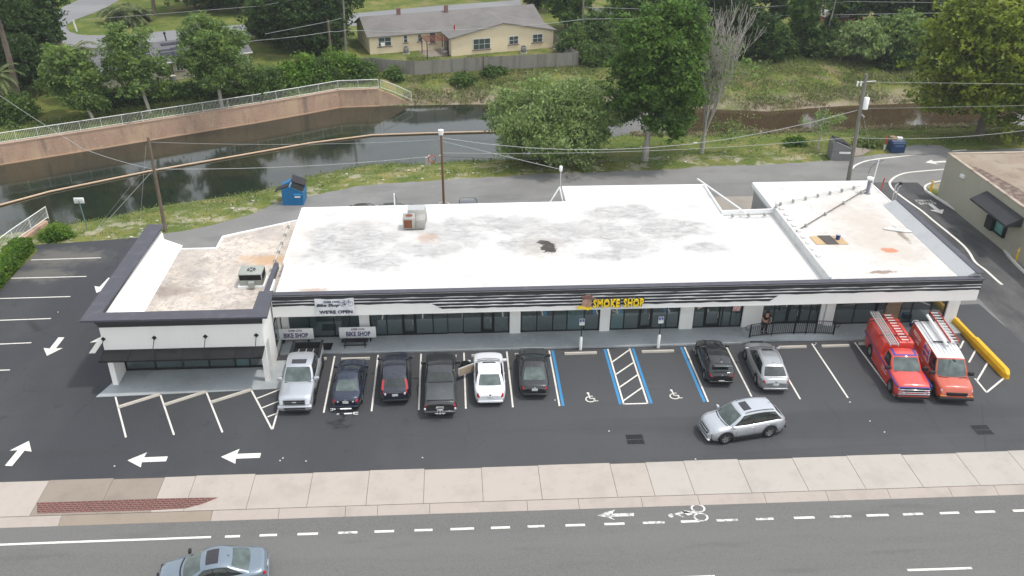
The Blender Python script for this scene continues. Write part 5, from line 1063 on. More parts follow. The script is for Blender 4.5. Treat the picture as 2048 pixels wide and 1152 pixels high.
# ------------------------------------------------------------------ person at the railing
M['skin'] = lay('skin', (.42, .22, .15), bscale=0, rough=.55); M['hair'] = lay('dark_hair', (.015, .011, .009), bscale=0); M['tee'] = lay('black_tee', (.018, .018, .02), bscale=0); M['pants'] = lay('dark_trousers', (.02, .021, .024), bscale=0)
def skin_obj(name, V, E, mat, parent, root=0, sub=2):
    me = bpy.data.meshes.new(name); me.from_pydata([v[:3] for v in V], E, []); o = bpy.data.objects.new(name, me); COL.objects.link(o)
    m = o.modifiers.new('s', 'SKIN'); 
    if not me.skin_vertices: 
        bm = bmesh.new(); bm.from_mesh(me); bm.verts.layers.skin.verify(); bm.to_mesh(me); bm.free()
    for i, v in enumerate(V):
        s = me.skin_vertices[0].data[i]; s.radius = (v[3], v[4] if len(v) > 4 else v[3]); s.use_root = (i == root)
    m2 = o.modifiers.new('u', 'SUBSURF'); m2.levels = sub; m2.render_levels = sub
    bpy.context.view_layer.update(); dg = bpy.context.evaluated_depsgraph_get(); nm = bpy.data.meshes.new_from_object(o.evaluated_get(dg)); bpy.data.objects.remove(o)
    nm.materials.clear(); nm.materials.append(mat)
    for p_ in nm.polygons: p_.use_smooth = True; p_.material_index = 0
    q = bpy.data.objects.new(name, nm); link(q, parent); return q
pr = empty('person', (20.05, 48.62, rz_(20.05)+.01), 0, 'person in black T-shirt and dark trousers leaning at the black railing', 'person')
# facing -Y
V = [(0, .05, .95, .15, .12), (0, .03, 1.12, .14, .1), (0, -.03, 1.32, .16, .11), (0, -.07, 1.45, .09, .08), (0, -.1, 1.52, .055), (0, -.13, 1.6, .085, .1), (0, -.13, 1.7, .085, .1),
     (.19, -.06, 1.42, .06), (.29, -.1, 1.2, .046), (.24, -.3, 1.05, .04), (.1, -.4, 1.06, .028), (-.19, -.06, 1.42, .06), (-.3, -.1, 1.2, .046), (-.23, -.3, 1.05, .04), (-.08, -.41, 1.06, .028),
     (.1, .05, .88, .095), (.11, .0, .5, .065), (.12, .06, .1, .045), (.13, -.1, .04, .045), (-.1, .05, .88, .095), (-.09, -.02, .5, .065), (-.14, .1, .1, .045), (-.14, -.06, .04, .045)]
E_ = [(0, 1), (1, 2), (2, 3), (3, 4), (4, 5), (5, 6), (2, 7), (7, 8), (8, 9), (9, 10), (2, 11), (11, 12), (12, 13), (13, 14), (0, 15), (15, 16), (16, 17), (17, 18), (0, 19), (19, 20), (20, 21), (21, 22)]
skin_obj('body', V, E_, M['skin'], pr)
Vt = [(0, .05, .98, .165, .135), (0, .03, 1.12, .155, .118), (0, -.03, 1.32, .175, .125), (0, -.065, 1.42, .11, .095), (.19, -.06, 1.42, .075), (.27, -.09, 1.26, .065), (-.19, -.06, 1.42, .075), (-.27, -.09, 1.26, .065)]
skin_obj('tshirt', Vt, [(0, 1), (1, 2), (2, 3), (2, 4), (4, 5), (2, 6), (6, 7)], M['tee'], pr)
Vp = [(0, .05, .97, .16, .13), (.1, .05, .86, .108), (.11, .0, .5, .08), (.12, .06, .13, .065), (-.1, .05, .86, .108), (-.09, -.02, .5, .08), (-.14, .1, .13, .065)]
skin_obj('trousers', Vp, [(0, 1), (1, 2), (2, 3), (0, 4), (4, 5), (5, 6)], M['pants'], pr)
hm = MB(); hm.grid(lambda u, v: Vector((.098*math.sin(math.pi*v*.62)*math.cos(2*math.pi*u), -.12+.118*math.sin(math.pi*v*.62)*math.sin(2*math.pi*u)+.012, 1.66+.115*math.cos(math.pi*v*.62))), 16, 7, 0, True); hm.build('hair', M['hair'], pr)
f = MB(); f.extr([(-.015, -.235, 1.62), (.015, -.235, 1.62), (.0, -.235, 1.67)], (0, .03, 0)); 
for s_ in (-.035, .035): f.box(s_-.012, s_+.012, -.232, -.22, 1.665, 1.675, 1)
f.box(-.025, .025, -.232, -.22, 1.575, 1.583, 1); f.build('face', [M['skin'], M['hair']], pr)
for s_ in (1, -1):
    cx_, cy_, cz_ = s_*.09, -.42, 1.06
    for k, (dx, ln) in enumerate(((-.027, .07), (-.009, .082), (.009, .078), (.027, .062))):
        skin_obj('finger', [(cx_-s_*.0, cy_+.0+dx*.4, cz_+dx, .012), (cx_-s_*ln*.55, cy_-.02+dx*.3, cz_+dx, .009), (cx_-s_*ln*.9, cy_-.012, cz_-.02+dx, .007)], [(0, 1), (1, 2)], M['skin'], pr, sub=1)
    skin_obj('thumb', [(cx_, cy_, cz_+.03, .012), (cx_-s_*.03, cy_-.02, cz_+.05, .009)], [(0, 1)], M['skin'], pr, sub=1)
for s_ in (1, -1): b = MB(); bevelbox(b, s_*.13-.05, s_*.13+.05, -.2, .1, 0, .09, .03, 2); b.build('shoe', M['blackm'], pr)
# bikes on the navy sedan's rack
def bike(name, loc, label, flip=1):
    t = empty(name, loc, R_(2), label, 'bicycle', 'white bicycle frames on the rear rack')
    P_ = lambda x, z: (x*flip, 0, z); f = MB()
    for a, b in ((( -.5, .1), (-.08, 0)), ((-.08, 0), (-.2, .45)), ((-.2, .42), (.45, .5)), ((.45, .5), (-.05, .05)), ((-.5, .1), (-.2, .42)), ((.47, .56), (.44, .42))): f.tube([P_(*a), P_(*b)], .04, 7)
    f.build('frame', M['signw'], t); q = MB()
    for s_ in (-.05, .05): q.tube([P_(.45, .44)[:1]+(s_, .44), P_(.66, .08)[:1]+(s_, .06)], .022, 6)
    q.build('fork', M['signw'], t); MB().tube([(.42*flip, -.22, .6), (.42*flip, .22, .6)], .02, 6).build('handlebar', M['blackm'], t); bevel = MB(); bevelbox(bevel, -.34, -.08, -.06, .06, .5, .55, .02, 1); bevel.build('saddle', M['blackm'], t)
    t.rotation_euler.x = R_(52); return t
bike('bicycle', (-6.62, 41.0, .75), 'white wheelless bicycle frame on the rack, nearer the navy sedan', -1); bike('bicycle', (-6.36, 40.55, .75), 'white wheelless bicycle frame on the rack, outer one', 1)
q = MB().tube([(-6.5, 41.9, .45), (-6.5, 40.6, .5)], .035, 6).tube([(-6.5, 40.9, .5), (-6.5, 40.85, 1.1)], .03, 6).tube([(-6.75, 40.8, 1.05), (-6.25, 40.8, 1.05)], .02, 6); tag(q.build('bike_rack', M['blackm']), 'black hitch bike rack behind the navy sedan carrying two frames', 'bike rack')
# ================================================================== CANAL WALL, RAILINGS, BOOM
M['wallbrick'] = None
s = N('pink_brick_wall'); t_ = s.n.new('ShaderNodeTexBrick'); t_.inputs['Scale'].default_value = 3.2
for k_, c_ in (('Color1', (.468, .299, .209)), ('Color2', (.372, .231, .172)), ('Mortar', (.413, .314, .239))): t_.inputs[k_].default_value = (*c_, 1)
mp = s.n.new('ShaderNodeMapping'); s.l(s.pos, mp.inputs[0]); mp.inputs['Rotation'].default_value = (math.pi/2, 0, 0); s.l(mp.outputs[0], t_.inputs['Vector'])
b = s.mix(s.ramp(s.noise(.5, 6, (1, 1, .35)), .45, .68, 0, .65), t_.outputs['Color'], (.579, .418, .269)); b = s.mix(s.ramp(s.noise(.9, 7, (1, 1, .22), rough=.7), .53, .68, 0, .7), b, (.179, .134, .112)); b = s.mix(s.ramp(s.noise(3, 5), .6, .7, 0, .4), b, (.689, .597, .448))
M['wallbrick'] = s.done(b, .9, bscale=8, bstr=.4, bdist=.03)
path = [(-75, 75), (-60, 82.3), (-46.9, 88.65), (-39.5, 92.35), (-33.8, 95.25), (-28, 98.2), (-22.9, 100.75), (-18, 103.5), (-13.7, 106.05), (-8.9, 106.4)]
t = empty('retaining_wall', (-35, 95, -2), 0, 'long pinkish brick retaining wall on the far side of the canal', 'wall'); ti = Matrix.Translation((35, -95, 2))
def strip(path, w, z0, z1, zt=None):
    mb = MB()
    for i in range(len(path)-1):
        a, b = Vector(path[i]), Vector(path[i+1]); d = (b-a).normalized(); n = Vector((-d.y, d.x))*w
        za = z1 if zt is None else zt[i]; zb = z1 if zt is None else zt[i+1]
        vs = [(*a, z0), (*b, z0), (*(b+n), z0), (*(a+n), z0), (*a, za), (*b, zb), (*(b+n), zb), (*(a+n), za)]
        mb.add(vs, [(0, 1, 5, 4), (4, 5, 6, 7), (2, 3, 7, 6), (0, 4, 7, 3), (1, 2, 6, 5)])
    return mb
o = strip(path, .32, -3.4, -.24).build('wall', M['wallbrick']); o.parent = t; o.matrix_parent_inverse = ti
cpth = [(x-.03, y-.08) for x, y in path]; o = strip(cpth, .46, -.24, -.14).build('wall_cap', conc('wall_cap', (.5, .36, .27), 1)); o.parent = t; o.matrix_parent_inverse = ti
o = strip([(x, y-.12) for x, y in path], .14, -3.4, -2.25).build('footing', conc('footing', (.44, .3, .2), 1)); o.parent = t; o.matrix_parent_inverse = ti
rpth = [(-8.9, 106.4), (-7.2, 106.6), (-5.2, 106.8)]; o = strip(rpth, .32, -3.4, 0, [-.24, -1.0, -2.2]).build('end_wall', M['wallbrick']); o.parent = t; o.matrix_parent_inverse = ti
M['rail'] = lay('galvanised_rail', (.775, .775, .750), [(2, .5, .7, (.625, .625, .600), .6)], rough=.5, metal=.2, bscale=0)
def railing(name, path, zs, label, sp=2.35, h=1.08, grp=None, off=.15):
    P3 = []; dist = [0]
    for (a, za), (b, zb) in zip(zip(path, zs), zip(path[1:], zs[1:])):
        L = math.dist(a, b); k = max(1, round(L/sp))
        for i in range(k): u = i/k; P3.append(Vector((a[0]+(b[0]-a[0])*u, a[1]+(b[1]-a[1])*u+off, za+(zb-za)*u)))
    P3.append(Vector((path[-1][0], path[-1][1]+off, zs[-1]))); t = empty(name, P3[0], 0, label, 'railing'); o0 = P3[0]; Q = [p-o0 for p in P3]
    up = lambda p, z: (p.x, p.y, p.z+z)
    MB().tube([up(Q[0], .1)]+[up(p, h) for p in Q]+[up(Q[-1], .1)], .04, 6).build('top_rail', M['rail'], t); MB().tube([up(p, .14) for p in Q], .03, 6).build('bottom_rail', M['rail'], t)
    for p in Q: MB().tube([up(p, 0), up(p, h)], .034, 6).build('post', M['rail'], t)
    q = MB()
    for a, b in zip(Q, Q[1:]):
        k = int((b-a).length/.15)
        for i in range(1, k): c = a+(b-a)*i/k; q.box(c.x-.009, c.x+.009, c.y-.009, c.y+.009, c.z+.14, c.z+h)
    q.build('bars', M['rail'], t); return t
railing('railing', path[1:], [-.14]*9, 'long galvanised railing on top of the canal retaining wall'); railing('railing', [(-8.6, 106.4), (-6.9, 106.6), (-5.0, 106.8)], [-.2, -.9, -1.9], 'short sloping galvanised railing going down at the end of the canal wall')
bm_ = [W(*p, -2.25) for p in [(-160, 455), (-60, 423), (0, 410), (100, 383), (300, 342), (512, 305), (620, 286), (745, 270), (860, 266), (979, 263), (1080, 262)]]
bp2 = []
for i in range(len(bm_)-1):
    for k_ in range(6): u = k_/6; bp2.append(bm_[i].lerp(bm_[i+1], u))
o = MB().tube(bp2, .095, 8).build('floating_boom', lay('boom_pale_orange', (.55, .4, .28), [(.8, .5, .7, (.42, .3, .2), .6), (5, .6, .7, (.6, .55, .45), .6)])); tag(o, 'long pale orange boom floating along the middle of the canal', 'boom')
# near headwall and railing bottom left
A_, B_ = W(30, 492), W(97, 452); pth = [(-40.6, 58.5), (B_.x-3.4, B_.y-5.6), (B_.x+.1, B_.y)]
t = empty('brick_headwall', (-36, 67, 0), 0, 'low orange brick headwall by the water at the left edge', 'wall'); hw_ = strip([W(28, 497)[:2], W(62, 474)[:2], W(97, 448)[:2]], .5, -2.5, .3); o = hw_.build('wall', M['wallbrick'], t); o.matrix_parent_inverse = Matrix.Translation((36, -67, 0))
railing('railing', [tuple(W(-40, 540)[:2]), tuple(W(28, 494)[:2]), tuple(W(97, 446)[:2])], [.05, .3, .32], 'galvanised railing on the orange headwall at the left edge', off=.2)
# ================================================================== POLES AND WIRES
M['pole'] = lay('weathered_wood', (.15, .115, .085), [(3, .5, .7, (.22, .19, .16), .7, (1, 1, .1)), (8, .55, .7, (.08, .06, .05), .6, (1, 1, .2))]); M['poleb'] = lay('brown_wood', (.16, .085, .05), [(3, .5, .7, (.24, .14, .08), .6, (1, 1, .12))]); M['poleg'] = lay('grey_wood', (.2, .19, .165), [(3, .5, .7, (.12, .11, .09), .7, (1, 1, .1))])
M['wire'] = lay('pale_cable', (.42, .43, .42), bscale=0); M['wired'] = lay('dark_cable', (.06, .06, .06), bscale=0)
def pole(base, ptop, label, m, r=(.16, .11), extra=None):
    B = Vector((base[0], base[1], ground_z(base[0], base[1]) if base[1] < 108 else 0)); z = HT(B, ptop[1]); T = W(ptop[0], ptop[1], z); 
    if (T-Vector((B.x, B.y, z))).length > 1.5: T = Vector((B.x, B.y, z))
    t = empty('utility_pole', B, 0, label, 'utility pole'); MB().tube([(0, 0, -.3), (T.x-B.x, T.y-B.y, T.z-B.z)], list(r), 10).build('pole', m, t); return t, B, T
pL, LBs, LT_ = pole(W(331, 462), (296, 275), 'dark brown wooden utility pole behind the left corner shop', M['pole'])
pM, MBs, MT = pole(W(888, 414), (882, 268), 'orange-brown wooden utility pole with white cap behind the main roof', M['poleb'], (.115, .085))
MB().tube([(MT.x-MBs.x, MT.y-MBs.y, MT.z-MBs.z-.05), (MT.x-MBs.x, MT.y-MBs.y, MT.z-MBs.z+.35)], [.2, .24], 12).build('cap', M['signw'], pM); MB().tube([(.45*math.cos(a*.2618), .45*math.sin(a*.2618), .3) for a in range(25)], .05, 6).build('base_ring', M['stop'], pM)
cc = atY(864, 316, MBs.y); MB().tube([(cc.x-MBs.x+.32*math.cos(a*.3142), -.1, cc.z+.32*math.sin(a*.3142)) for a in range(21)], .04, 6).build('cable_coil', M['frp'], pM)
MB().tube([(0, 0, cc.z+.25), (-.3, -.1, cc.z+.3)], .04, 6).build('bracket', M['galv'], pM)
pR, RB, RTp = pole(W(1692, 390), (1733, 148), 'tall grey wooden utility pole with white transformer behind the right roof', M['poleg'], (.2, .13))
rel = lambda px, py: (atY(px, py, RB.y)-RB)
c = rel(1731, 206); MB().tube([(c.x, -.05, c.z-.5), (c.x, -.05, c.z+.42), (c.x, -.05, c.z+.5)], [.24, .25, .18], 16).build('transformer', M['signw'], pR); MB().tube([(c.x, -.05, c.z+.5), (c.x, -.05, c.z+.75)], .05, 6).build('insulator', M['galv'], pR)
c = rel(1733, 160); MB().tube([(c.x-.75, 0, c.z-.2), (c.x+.8, 0, c.z-.1)], .045, 6).build('crossarm', M['galv'], pR)
for dx in (-.7, -.4): MB().tube([(c.x+dx, 0, c.z-.5), (c.x+dx, 0, c.z-.1)], .07, 8).build('insulator', M['signw'], pR)
c = rel(1724, 228); MB().tube([(c.x-.1, 0, c.z), (c.x+.3, .1, c.z-.3)], .06, 6).build('bracket', M['galv'], pR)
pB1, *_x = pole(W(664, 132), (656, 40), 'short dark wooden pole standing before the big dark oak', M['pole'], (.17, .13)); pB2, *_y = pole(W(692, 113), (683, -60), 'tall thin grey pole left of the yellow house', M['poleg'], (.15, .11)); pB3, *_z = pole(W(1168, 98), (1166, -60), 'tall grey pole among trees right of the yellow house', M['poleg'], (.15, .11))
def wire(label, pts, r=.022, m='wire', sag=0):
    P_ = [Vector(p) for p in pts]; Q = []
    for i in range(len(P_)-1):
        for k_ in range(10): u = k_/10; q = P_[i].lerp(P_[i+1], u); q.z -= sag*4*u*(1-u); Q.append(q)
    Q.append(P_[-1]); return tag(MB().tube(Q, r*.72, 5).build('overhead_cable', M[m]), label, 'cable')
Lp = lambda px, py: atY(px, py, LBs.y); Mp = lambda px, py: atY(px, py, MBs.y); Rp = lambda px, py: atY(px, py, RB.y)
wire('thin upper cable from the left pole to the middle pole', [Lp(299, 284), Mp(880, 279)], .015, sag=.3)
wire('lower cable sagging from the left pole to the middle pole', [Lp(308, 338), Mp(868, 312)], .028, sag=.35)
wire('sagging spiral-wrapped cable from the middle pole to the tall right pole', [Mp(885, 276), Rp(1716, 220)], .035, sag=2.1)
wire('lower cable from the middle pole past the tall right pole to the right edge', [Mp(886, 306), Rp(1706, 275), W(2110, 252, 6)], .026, sag=.5)
wire('dark lower cable running right from the middle pole', [Mp(886, 313), Rp(1704, 300)], .02, 'wired', sag=.6)
wire('service cable dropping from the middle pole to the roof mast', [Mp(886, 283), Vector((8.2, 63.6, 6.0))], .032)
wire('long cable from the left edge down to the left pole', [W(-60, 150, 7), W(165, 297, 6.2), Lp(306, 338)], .025, sag=.15)
wire('guy wire of the left pole, nearer one', [Lp(302, 345), W(194, 464)], .03); wire('guy wire of the left pole, thinner one', [Lp(303, 320), W(186, 466)], .012); wire('guy wire of the left pole standing steep', [Lp(292, 290), W(279, 458)], .018)
wire('left guy wire of the middle pole', [Mp(880, 284), W(832, 365)], .018)
wire('upper right cable leaving the transformer pole', [Rp(1738, 164), W(2110, 169, 10)], .018); wire('middle right cable leaving the transformer pole', [Rp(1733, 217), W(2110, 210, 8)], .015)
wire('steep guy wire left of two at the transformer pole', [Rp(1719, 226), W(1726, 322)], .02); wire('steep guy wire right of two at the transformer pole', [Rp(1725, 226), W(1745, 318)], .02)
by = 113
wire('pale cable along the far bank above the trees and the house', [atY(-60, 128, 104), atY(240, 113, 107), atY(512, 81, 110), atY(662, 63, 112), atY(692, 60, 112), atY(830, 62, 114), atY(1024, 53, 114), atY(1168, 38, 116), atY(1536, 31, 120), atY(2100, 20, 125)], .04, sag=.1)
wire('wrapped cable dropping left from the dark wooden pole', [atY(530, 68, 110), atY(657, 43, 112), atY(684, 36, 112)], .035)
wire('high thin cable across the top left trees', [atY(160, 40, 118), atY(520, 12, 120), atY(640, -10, 122)], .03); wire('high thin cable across the top right trees', [atY(1168, 14, 116), atY(1400, 22, 118), atY(1700, 3, 122), atY(2100, 8, 128)], .03)
# masts on and behind the roofs
for px, py, b_, h_, lab in ((792, 408, 66.0, 2.3, 'thin white service mast standing behind the roof near the old cooling unit'), (0, 0, 0, 0, ''), (0, 0, 0, 0, '')):
    if not lab: continue
    B = W(px, py, 3.9); t = empty('service_mast', (B.x, 61.0, 3.8), 0, lab, 'mast'); MB().tube([(0, 0, 0), (0, 0, 1.6)], .045, 8).build('pole', M['signw'], t); MB().tube([(0, 0, 1.5), (.15, 0, 1.2), (.2, 0, .8), (.1, 0, .5)], .02, 5).build('cable_loop', M['wired'], t); MB().tube([(0, 0, .8), (-.3, 0, .75)], .02, 5).build('arm', M['blackm'], t)
t = empty('service_mast', (8.2, 63.6, 4.2), 0, 'white service mast with pale weatherhead at the back corner of the main roof', 'mast'); MB().tube([(0, 0, 0), (0, 0, 1.7)], .05, 8).build('pole', M['galv'], t); b = MB(); bevelbox(b, -.12, .12, -.12, .12, 1.65, 2.1, .07, 2); b.build('weatherhead', M['signw'], t)
t = empty('service_mast', (32.3, 62.6, 4.3), 0, 'slender white mast with dark cables at the rear corner of the right roof', 'mast'); MB().tube([(0, 0, 0), (.1, 0, 2.4)], .04, 8).build('pole', M['signw'], t); MB().tube([(.1, 0, 2.3), (-.4, 0, 1.8), (-.5, 0, 1.3)], .018, 5).tube([(.1, 0, 2.2), (.5, 0, 2.4)], .018, 5).build('cable_loop', M['wired'], t)
t = empty('service_mast', (32.7, 61.9, 4.2), 0, 'short rusty post at the right roof edge where the dark pipe ends', 'mast'); MB().tube([(0, 0, 0), (.1, 0, 1.3)], .05, 8).build('pole', M['frp'], t)
t = empty('service_mast', (33.0, 60.4, 3.6), 0, 'twin bent galvanised conduits beside the end of the right parapet', 'mast'); MB().tube([(0, 0, 0), (0, 0, 1.9), (.2, 0, 2.1)], .05, 8).tube([(.22, 0, 0), (.22, 0, 1.7), (.4, 0, 1.9)], .04, 8).build('pole', M['galv'], t); MB().box(.15, .4, -.1, .1, 2.0, 2.15).build('weatherhead', M['blackm'], t)
# leaning white ladder-like brackets behind the roof
t = MB().tube([(6.9, 61.4, 3.7), (7.9, 61.6, 5.4)], .06, 6).tube([(8.3, 61.4, 3.7), (7.9, 61.6, 5.4)], .06, 6); tag(t.build('roof_ladder_brace', M['signw']), 'white inverted V of pipe behind the main roof step', 'pipe frame')
o = MB().tube([(21.1, 58.3, 4.5), (19.6, 66.0, 4.0)], .08, 8).build('drain_pipe', M['signw']); tag(o, 'white pipe reaching out over the gap between the two back wings', 'pipe')
# ================================================================== DUMPSTERS
def dumpster(label, loc, rz, w, d, h, m, lid, kind=0):
    t = empty('dumpster', loc, rz, label, 'dumpster'); hf, hb = h*.72, h; b = MB()
    pr_ = [(-d/2, 0), (-d/2, hf), (0, h), (d/2, hf*.98), (d/2, 0)] if kind == 0 else [(-d/2, 0), (-d/2*1.05, hf*.9), (d/2, h), (d/2, 0)]
    if kind == 2: pr_ = [(-d/2, 0), (-d/2*1.08, h*.88), (d/2, h), (d/2, 0)]
    if kind == 0: b.extr([(x, -w/2, z) for x, z in [(p[0]*1.0, p[1]) for p in pr_]], (0, w, 0))
    else: b.extr([(-w/2, y, z) for y, z in pr_], (w, 0, 0))
    b.build('bin', m, t); return t
M['dblue'] = lay('bin_blue', (.02, .15, .33), [(2, .5, .7, (.015, .11, .25), .7), (7, .62, .72, (.2, .2, .2), .4)], rough=.5, bscale=0); M['dnavy'] = lay('bin_navy', (.02, .05, .13), [(2, .5, .7, (.03, .06, .12), .7)], rough=.5, bscale=0); M['dgrey'] = lay('bin_grey', (.2, .2, .195), [(2, .5, .7, (.15, .15, .14), .7)], rough=.6, bscale=0); M['lid'] = lay('bin_lid', (.035, .033, .038), [(2, .5, .7, (.06, .055, .06), .7)], bscale=0)
c = W(588, 411); w_, d_, h_ = 1.9, 1.7, 1.95
t = empty('dumpster', (c.x, c.y+.85, 0), R_(-2), 'bright blue dumpster with black lids by the canal grass, one lid open', 'dumpster')
b = MB(); b.extr([(-.92, -.85, 0), (-.92, -.85, 1.45), (-.2, -.85, 1.75), (.92, -.85, 1.25), (.86, -.85, 0)], (0, 1.7, 0)); bd = b.build('bin', M['dblue'], t)
MB().extr([(-.1, -.9, 1.74), (.9, -.9, 1.29), (.9, -.9, 1.33), (-.1, -.9, 1.78)], (0, 1.7, 0)).build('lid', M['dark'], t); b = MB(); b.extr([(-.2, .1, 1.86), (.98, .1, 1.4), (.98, .1, 1.46), (-.2, .1, 1.92)], (0, .85, .25)); b.build('lid', M['lid'], t)
b = MB(); b.extr([(-1.5, -.8, 1.22), (-.24, -.8, 1.8), (-.24, -.8, 1.86), (-1.5, -.8, 1.3)], (0, .75, .03)); b.build('lid', M['lid'], t); b = MB(); b.extr([(-1.1, .1, 1.45), (-.24, .1, 1.83), (-.24, .1, 1.87), (-1.1, .1, 1.49)], (0, .7, .03)); b.build('lid', M['dblue'], t)
MB().box(.1, .82, -.93, -.85, .98, 1.08).build('lift_pocket', lay('bin_light_blue', (.05, .3, .55), bscale=0), t); MB().box(.18, .66, -.9, -.85, .74, .88).build('label_plate', M['signw'], t)
MB().tube([(-.2, -.86, 1.76), (.92, -.86, 1.26)], .03, 5).tube([(-.2, -.86, 1.76), (-.2, .85, 1.8)], .03, 5).build('edge_bar', lay('bin_pale_edge', (.2, .5, .68), bscale=0), t)
c = W(1682, 322); t = empty('dumpster', (c.x-.0, c.y+.85, 0), R_(-6), 'tall grey dumpster with sloping dark lid beside the transformer pole', 'dumpster')
b = MB(); b.extr([(-1.0, -.9, 0), (-1.0, -.9, 1.95), (-.85, -.9, 2.25), (1.0, -.9, 1.45), (1.0, -.9, 0)], (0, 1.8, 0)); b.build('bin', M['dgrey'], t); t.scale = (.88, .88, .86); b = MB(); b.extr([(-.8, -.8, 2.26), (1.02, -.8, 1.48), (1.0, -.8, 1.56), (.4, -.8, 1.98), (-.78, -.8, 2.36)], (0, 1.7, 0)); b.build('lid', M['lid'], t)
MB().box(-.25, .95, -.99, -.9, .85, 1.05).build('lift_pocket', M['signw'], t); MB().tube([(-.7, -.93, 2.2), (1.0, -.93, 1.47)], .03, 5).build('edge_bar', M['galv'], t)
c = W(1796, 307); t = empty('dumpster', (c.x, c.y+.7, .03), R_(-4), 'navy blue open dumpster full of cardboard on the pad', 'dumpster')
b = MB()
for a in ((-.75, .75, -.8, -.74), (-.75, .75, .64, .7), (-.75, -.69, -.8, .7), (.69, .75, -.8, .7)): b.box(*a, .05, 1.25)
b.box(-.7, .7, -.75, .65, .05, .9); b.build('bin', M['dnavy'], t); t.scale = (.86, .86, .88); MB().box(-.45, .5, -.9, -.8, .75, .95).build('lift_pocket', lay('bin_mid_blue', (.08, .15, .28), bscale=0), t)
b = MB(); b.extr([(-.75, -.95, 1.1), (.75, -.95, 1.1), (.75, -.2, 1.28), (-.75, -.2, 1.28)], (0, 0, .03)); b.build('lid', lay('bin_lid_blue', (.07, .1, .15), bscale=0), t)
b = MB(); b.box(-.6, -.1, -.1, .5, .9, 1.4, 0, .3); tag(b.build('cardboard_box', M['sand'], None, loc=(c.x, c.y+.7, .03)), 'brown cardboard box sticking out of the navy dumpster', 'box'); b = MB(); b.box(.05, .55, -.05, .4, .9, 1.32, 0, -.3); tag(b.build('foam_block', M['signw'], None, loc=(c.x, c.y+.7, .03)), 'white foam block in the navy dumpster', 'foam')
# bollards, sign post, small things
for px, py, h_, rad, m_, lab in ((1860, 385, 1.1, .1, 'yellow', 'yellow bollard in the grass tip at the back of the neighbouring building'), (2032, 522, 1.1, .11, 'yellow', 'yellow bollard near the drive-through window at the right edge')):
    c = W(px, py); t = empty('bollard', (c.x, c.y, 0), 0, lab, 'bollard', 'yellow bollards'); MB().tube([(0, 0, 0), (0, 0, h_), (0, 0, h_+.06)], [rad, rad, rad*.4], 12).build('post', M[m_], t); MB().tube([(0, 0, h_*.8), (0, 0, h_*.86)], rad+.006, 12).build('band', M['signw'], t)
c = W(1768, 300); o = MB().tube([(0, 0, 0), (0, 0, .6)], .09, 8, 1).tube([(0, 0, .6), (0, 0, 1.35)], .1, 8, 0).build('marker_post', [M['frp'], M['signw']], loc=(c.x, c.y, 0)); tag(o, 'orange and white marker post beside the navy dumpster', 'post')
c = W(174, 457); t = empty('canal_sign', (c.x, c.y, 0), 0, 'white sign on a leaning green post at the canal bank', 'sign'); MB().tube([(0, 0, -.1), (-.1, 0, 2.5)], .05, 6).build('post', lay('green_post', (.12, .2, .19), bscale=0), t); b = MB(); bevelbox(b, -.5, .32, -.03, .03, 2.25, 2.75, .02, 1); p_ = b.build('sign_plate', M['signw'], t)
q = MB()
for z_ in (2.62, 2.53, 2.46, 2.38): q.box(-.38, .2, -.036, -.031, z_-.015, z_+.015)
q.build('small_print', M['acm'], p_)
c = W(857, 330); t = empty('utility_cabinet', (c.x, c.y, 0), 0, 'small grey twin cabinets on the bank by the middle pole', 'cabinet'); MB().box(-.28, -.05, -.15, .15, 0, .8).build('cabinet', M['galv'], t); MB().box(.0, .25, -.15, .15, 0, .95).build('cabinet', M['galv'], t)
# ================================================================== NEIGHBOUR BUILDING (right)
M['olive'] = lay('olive_stucco', (.365, .351, .279), [(.5, .45, .7, (.324, .311, .246), .6, (1, 1, .3))], fine=(25, .05), bscale=50, bstr=.15)
nb = empty('neighbour_building', (50, 60, 0), 0, 'olive grey building with tan gravel roof at the right edge', 'building'); ni = Matrix.Translation((-50, -60, 0))
def PN(mb, name, m):
    o = mb.build(name, m); o.parent = nb; o.matrix_parent_inverse = ni; return o
PN(MB().box(42.55, 75, 40, 70.7, 0, 3.95), 'wall', M['olive'])
g_ = lay('tan_gravel_roof', (.270, .212, .160), [(.25, .45, .65, (.323, .269, .210), .8), (.8, .52, .66, (.180, .139, .113), .6), (.6, .58, .68, (.090, .069, .063), .7, (1, .35, 1))], fine=(18, .25)); PN(MB().box(42.75, 75, 40.2, 70.5, 3.95, 3.97), 'roof', g_); PN(MB().prism([(42.79, 45), (43.9, 45), (44.6, 52), (43.9, 58), (44.3, 63), (43.5, 67), (42.79, 68.5)], 3.972, 3.976), 'gravel_drift', lay('dark_gravel', (.12, .085, .07), [(2.2, .45, .6, (.25, .19, .15), .8)], fine=(14, .3)))
PN(MB().box(42.5, 42.78, 40, 70.75, 3.95, 4.05).box(42.78, 75, 70.47, 70.75, 3.95, 4.05), 'parapet', lay('tan_cap', (.4, .34, .27), [(1, .5, .7, (.2, .15, .12), .8)]))
PN(MB().extr([(42.5, 58.8, 3.35), (41.3, 58.8, 2.75), (41.3, 58.8, 2.6), (42.5, 58.8, 2.6)], (0, 5.2, 0)), 'awning', lay('dark_fabric_awning', (.035, .036, .04), [(2, .5, .7, (.05, .05, .055), .6)], rough=.7))
fr = MB(); fr.box(42.3, 42.56, 60.3, 62.5, .95, 2.15); w = PN(fr, 'service_window', M['frame']); o = MB().box(42.27, 42.3, 60.45, 61.4, 1.15, 2.05).build('pane', lay('green_pane', (.1, .28, .24), bscale=0, rough=.1)); o.parent = w; MB().box(42.0, 42.3, 61.5, 62.4, 1.0, 2.0).build('menu_box', M['frame'], w)
b = MB(); b.box(42.35, 42.55, 67.4, 67.9, 3.0, 3.25); PN(b, 'wall_lamp', M['signw'])
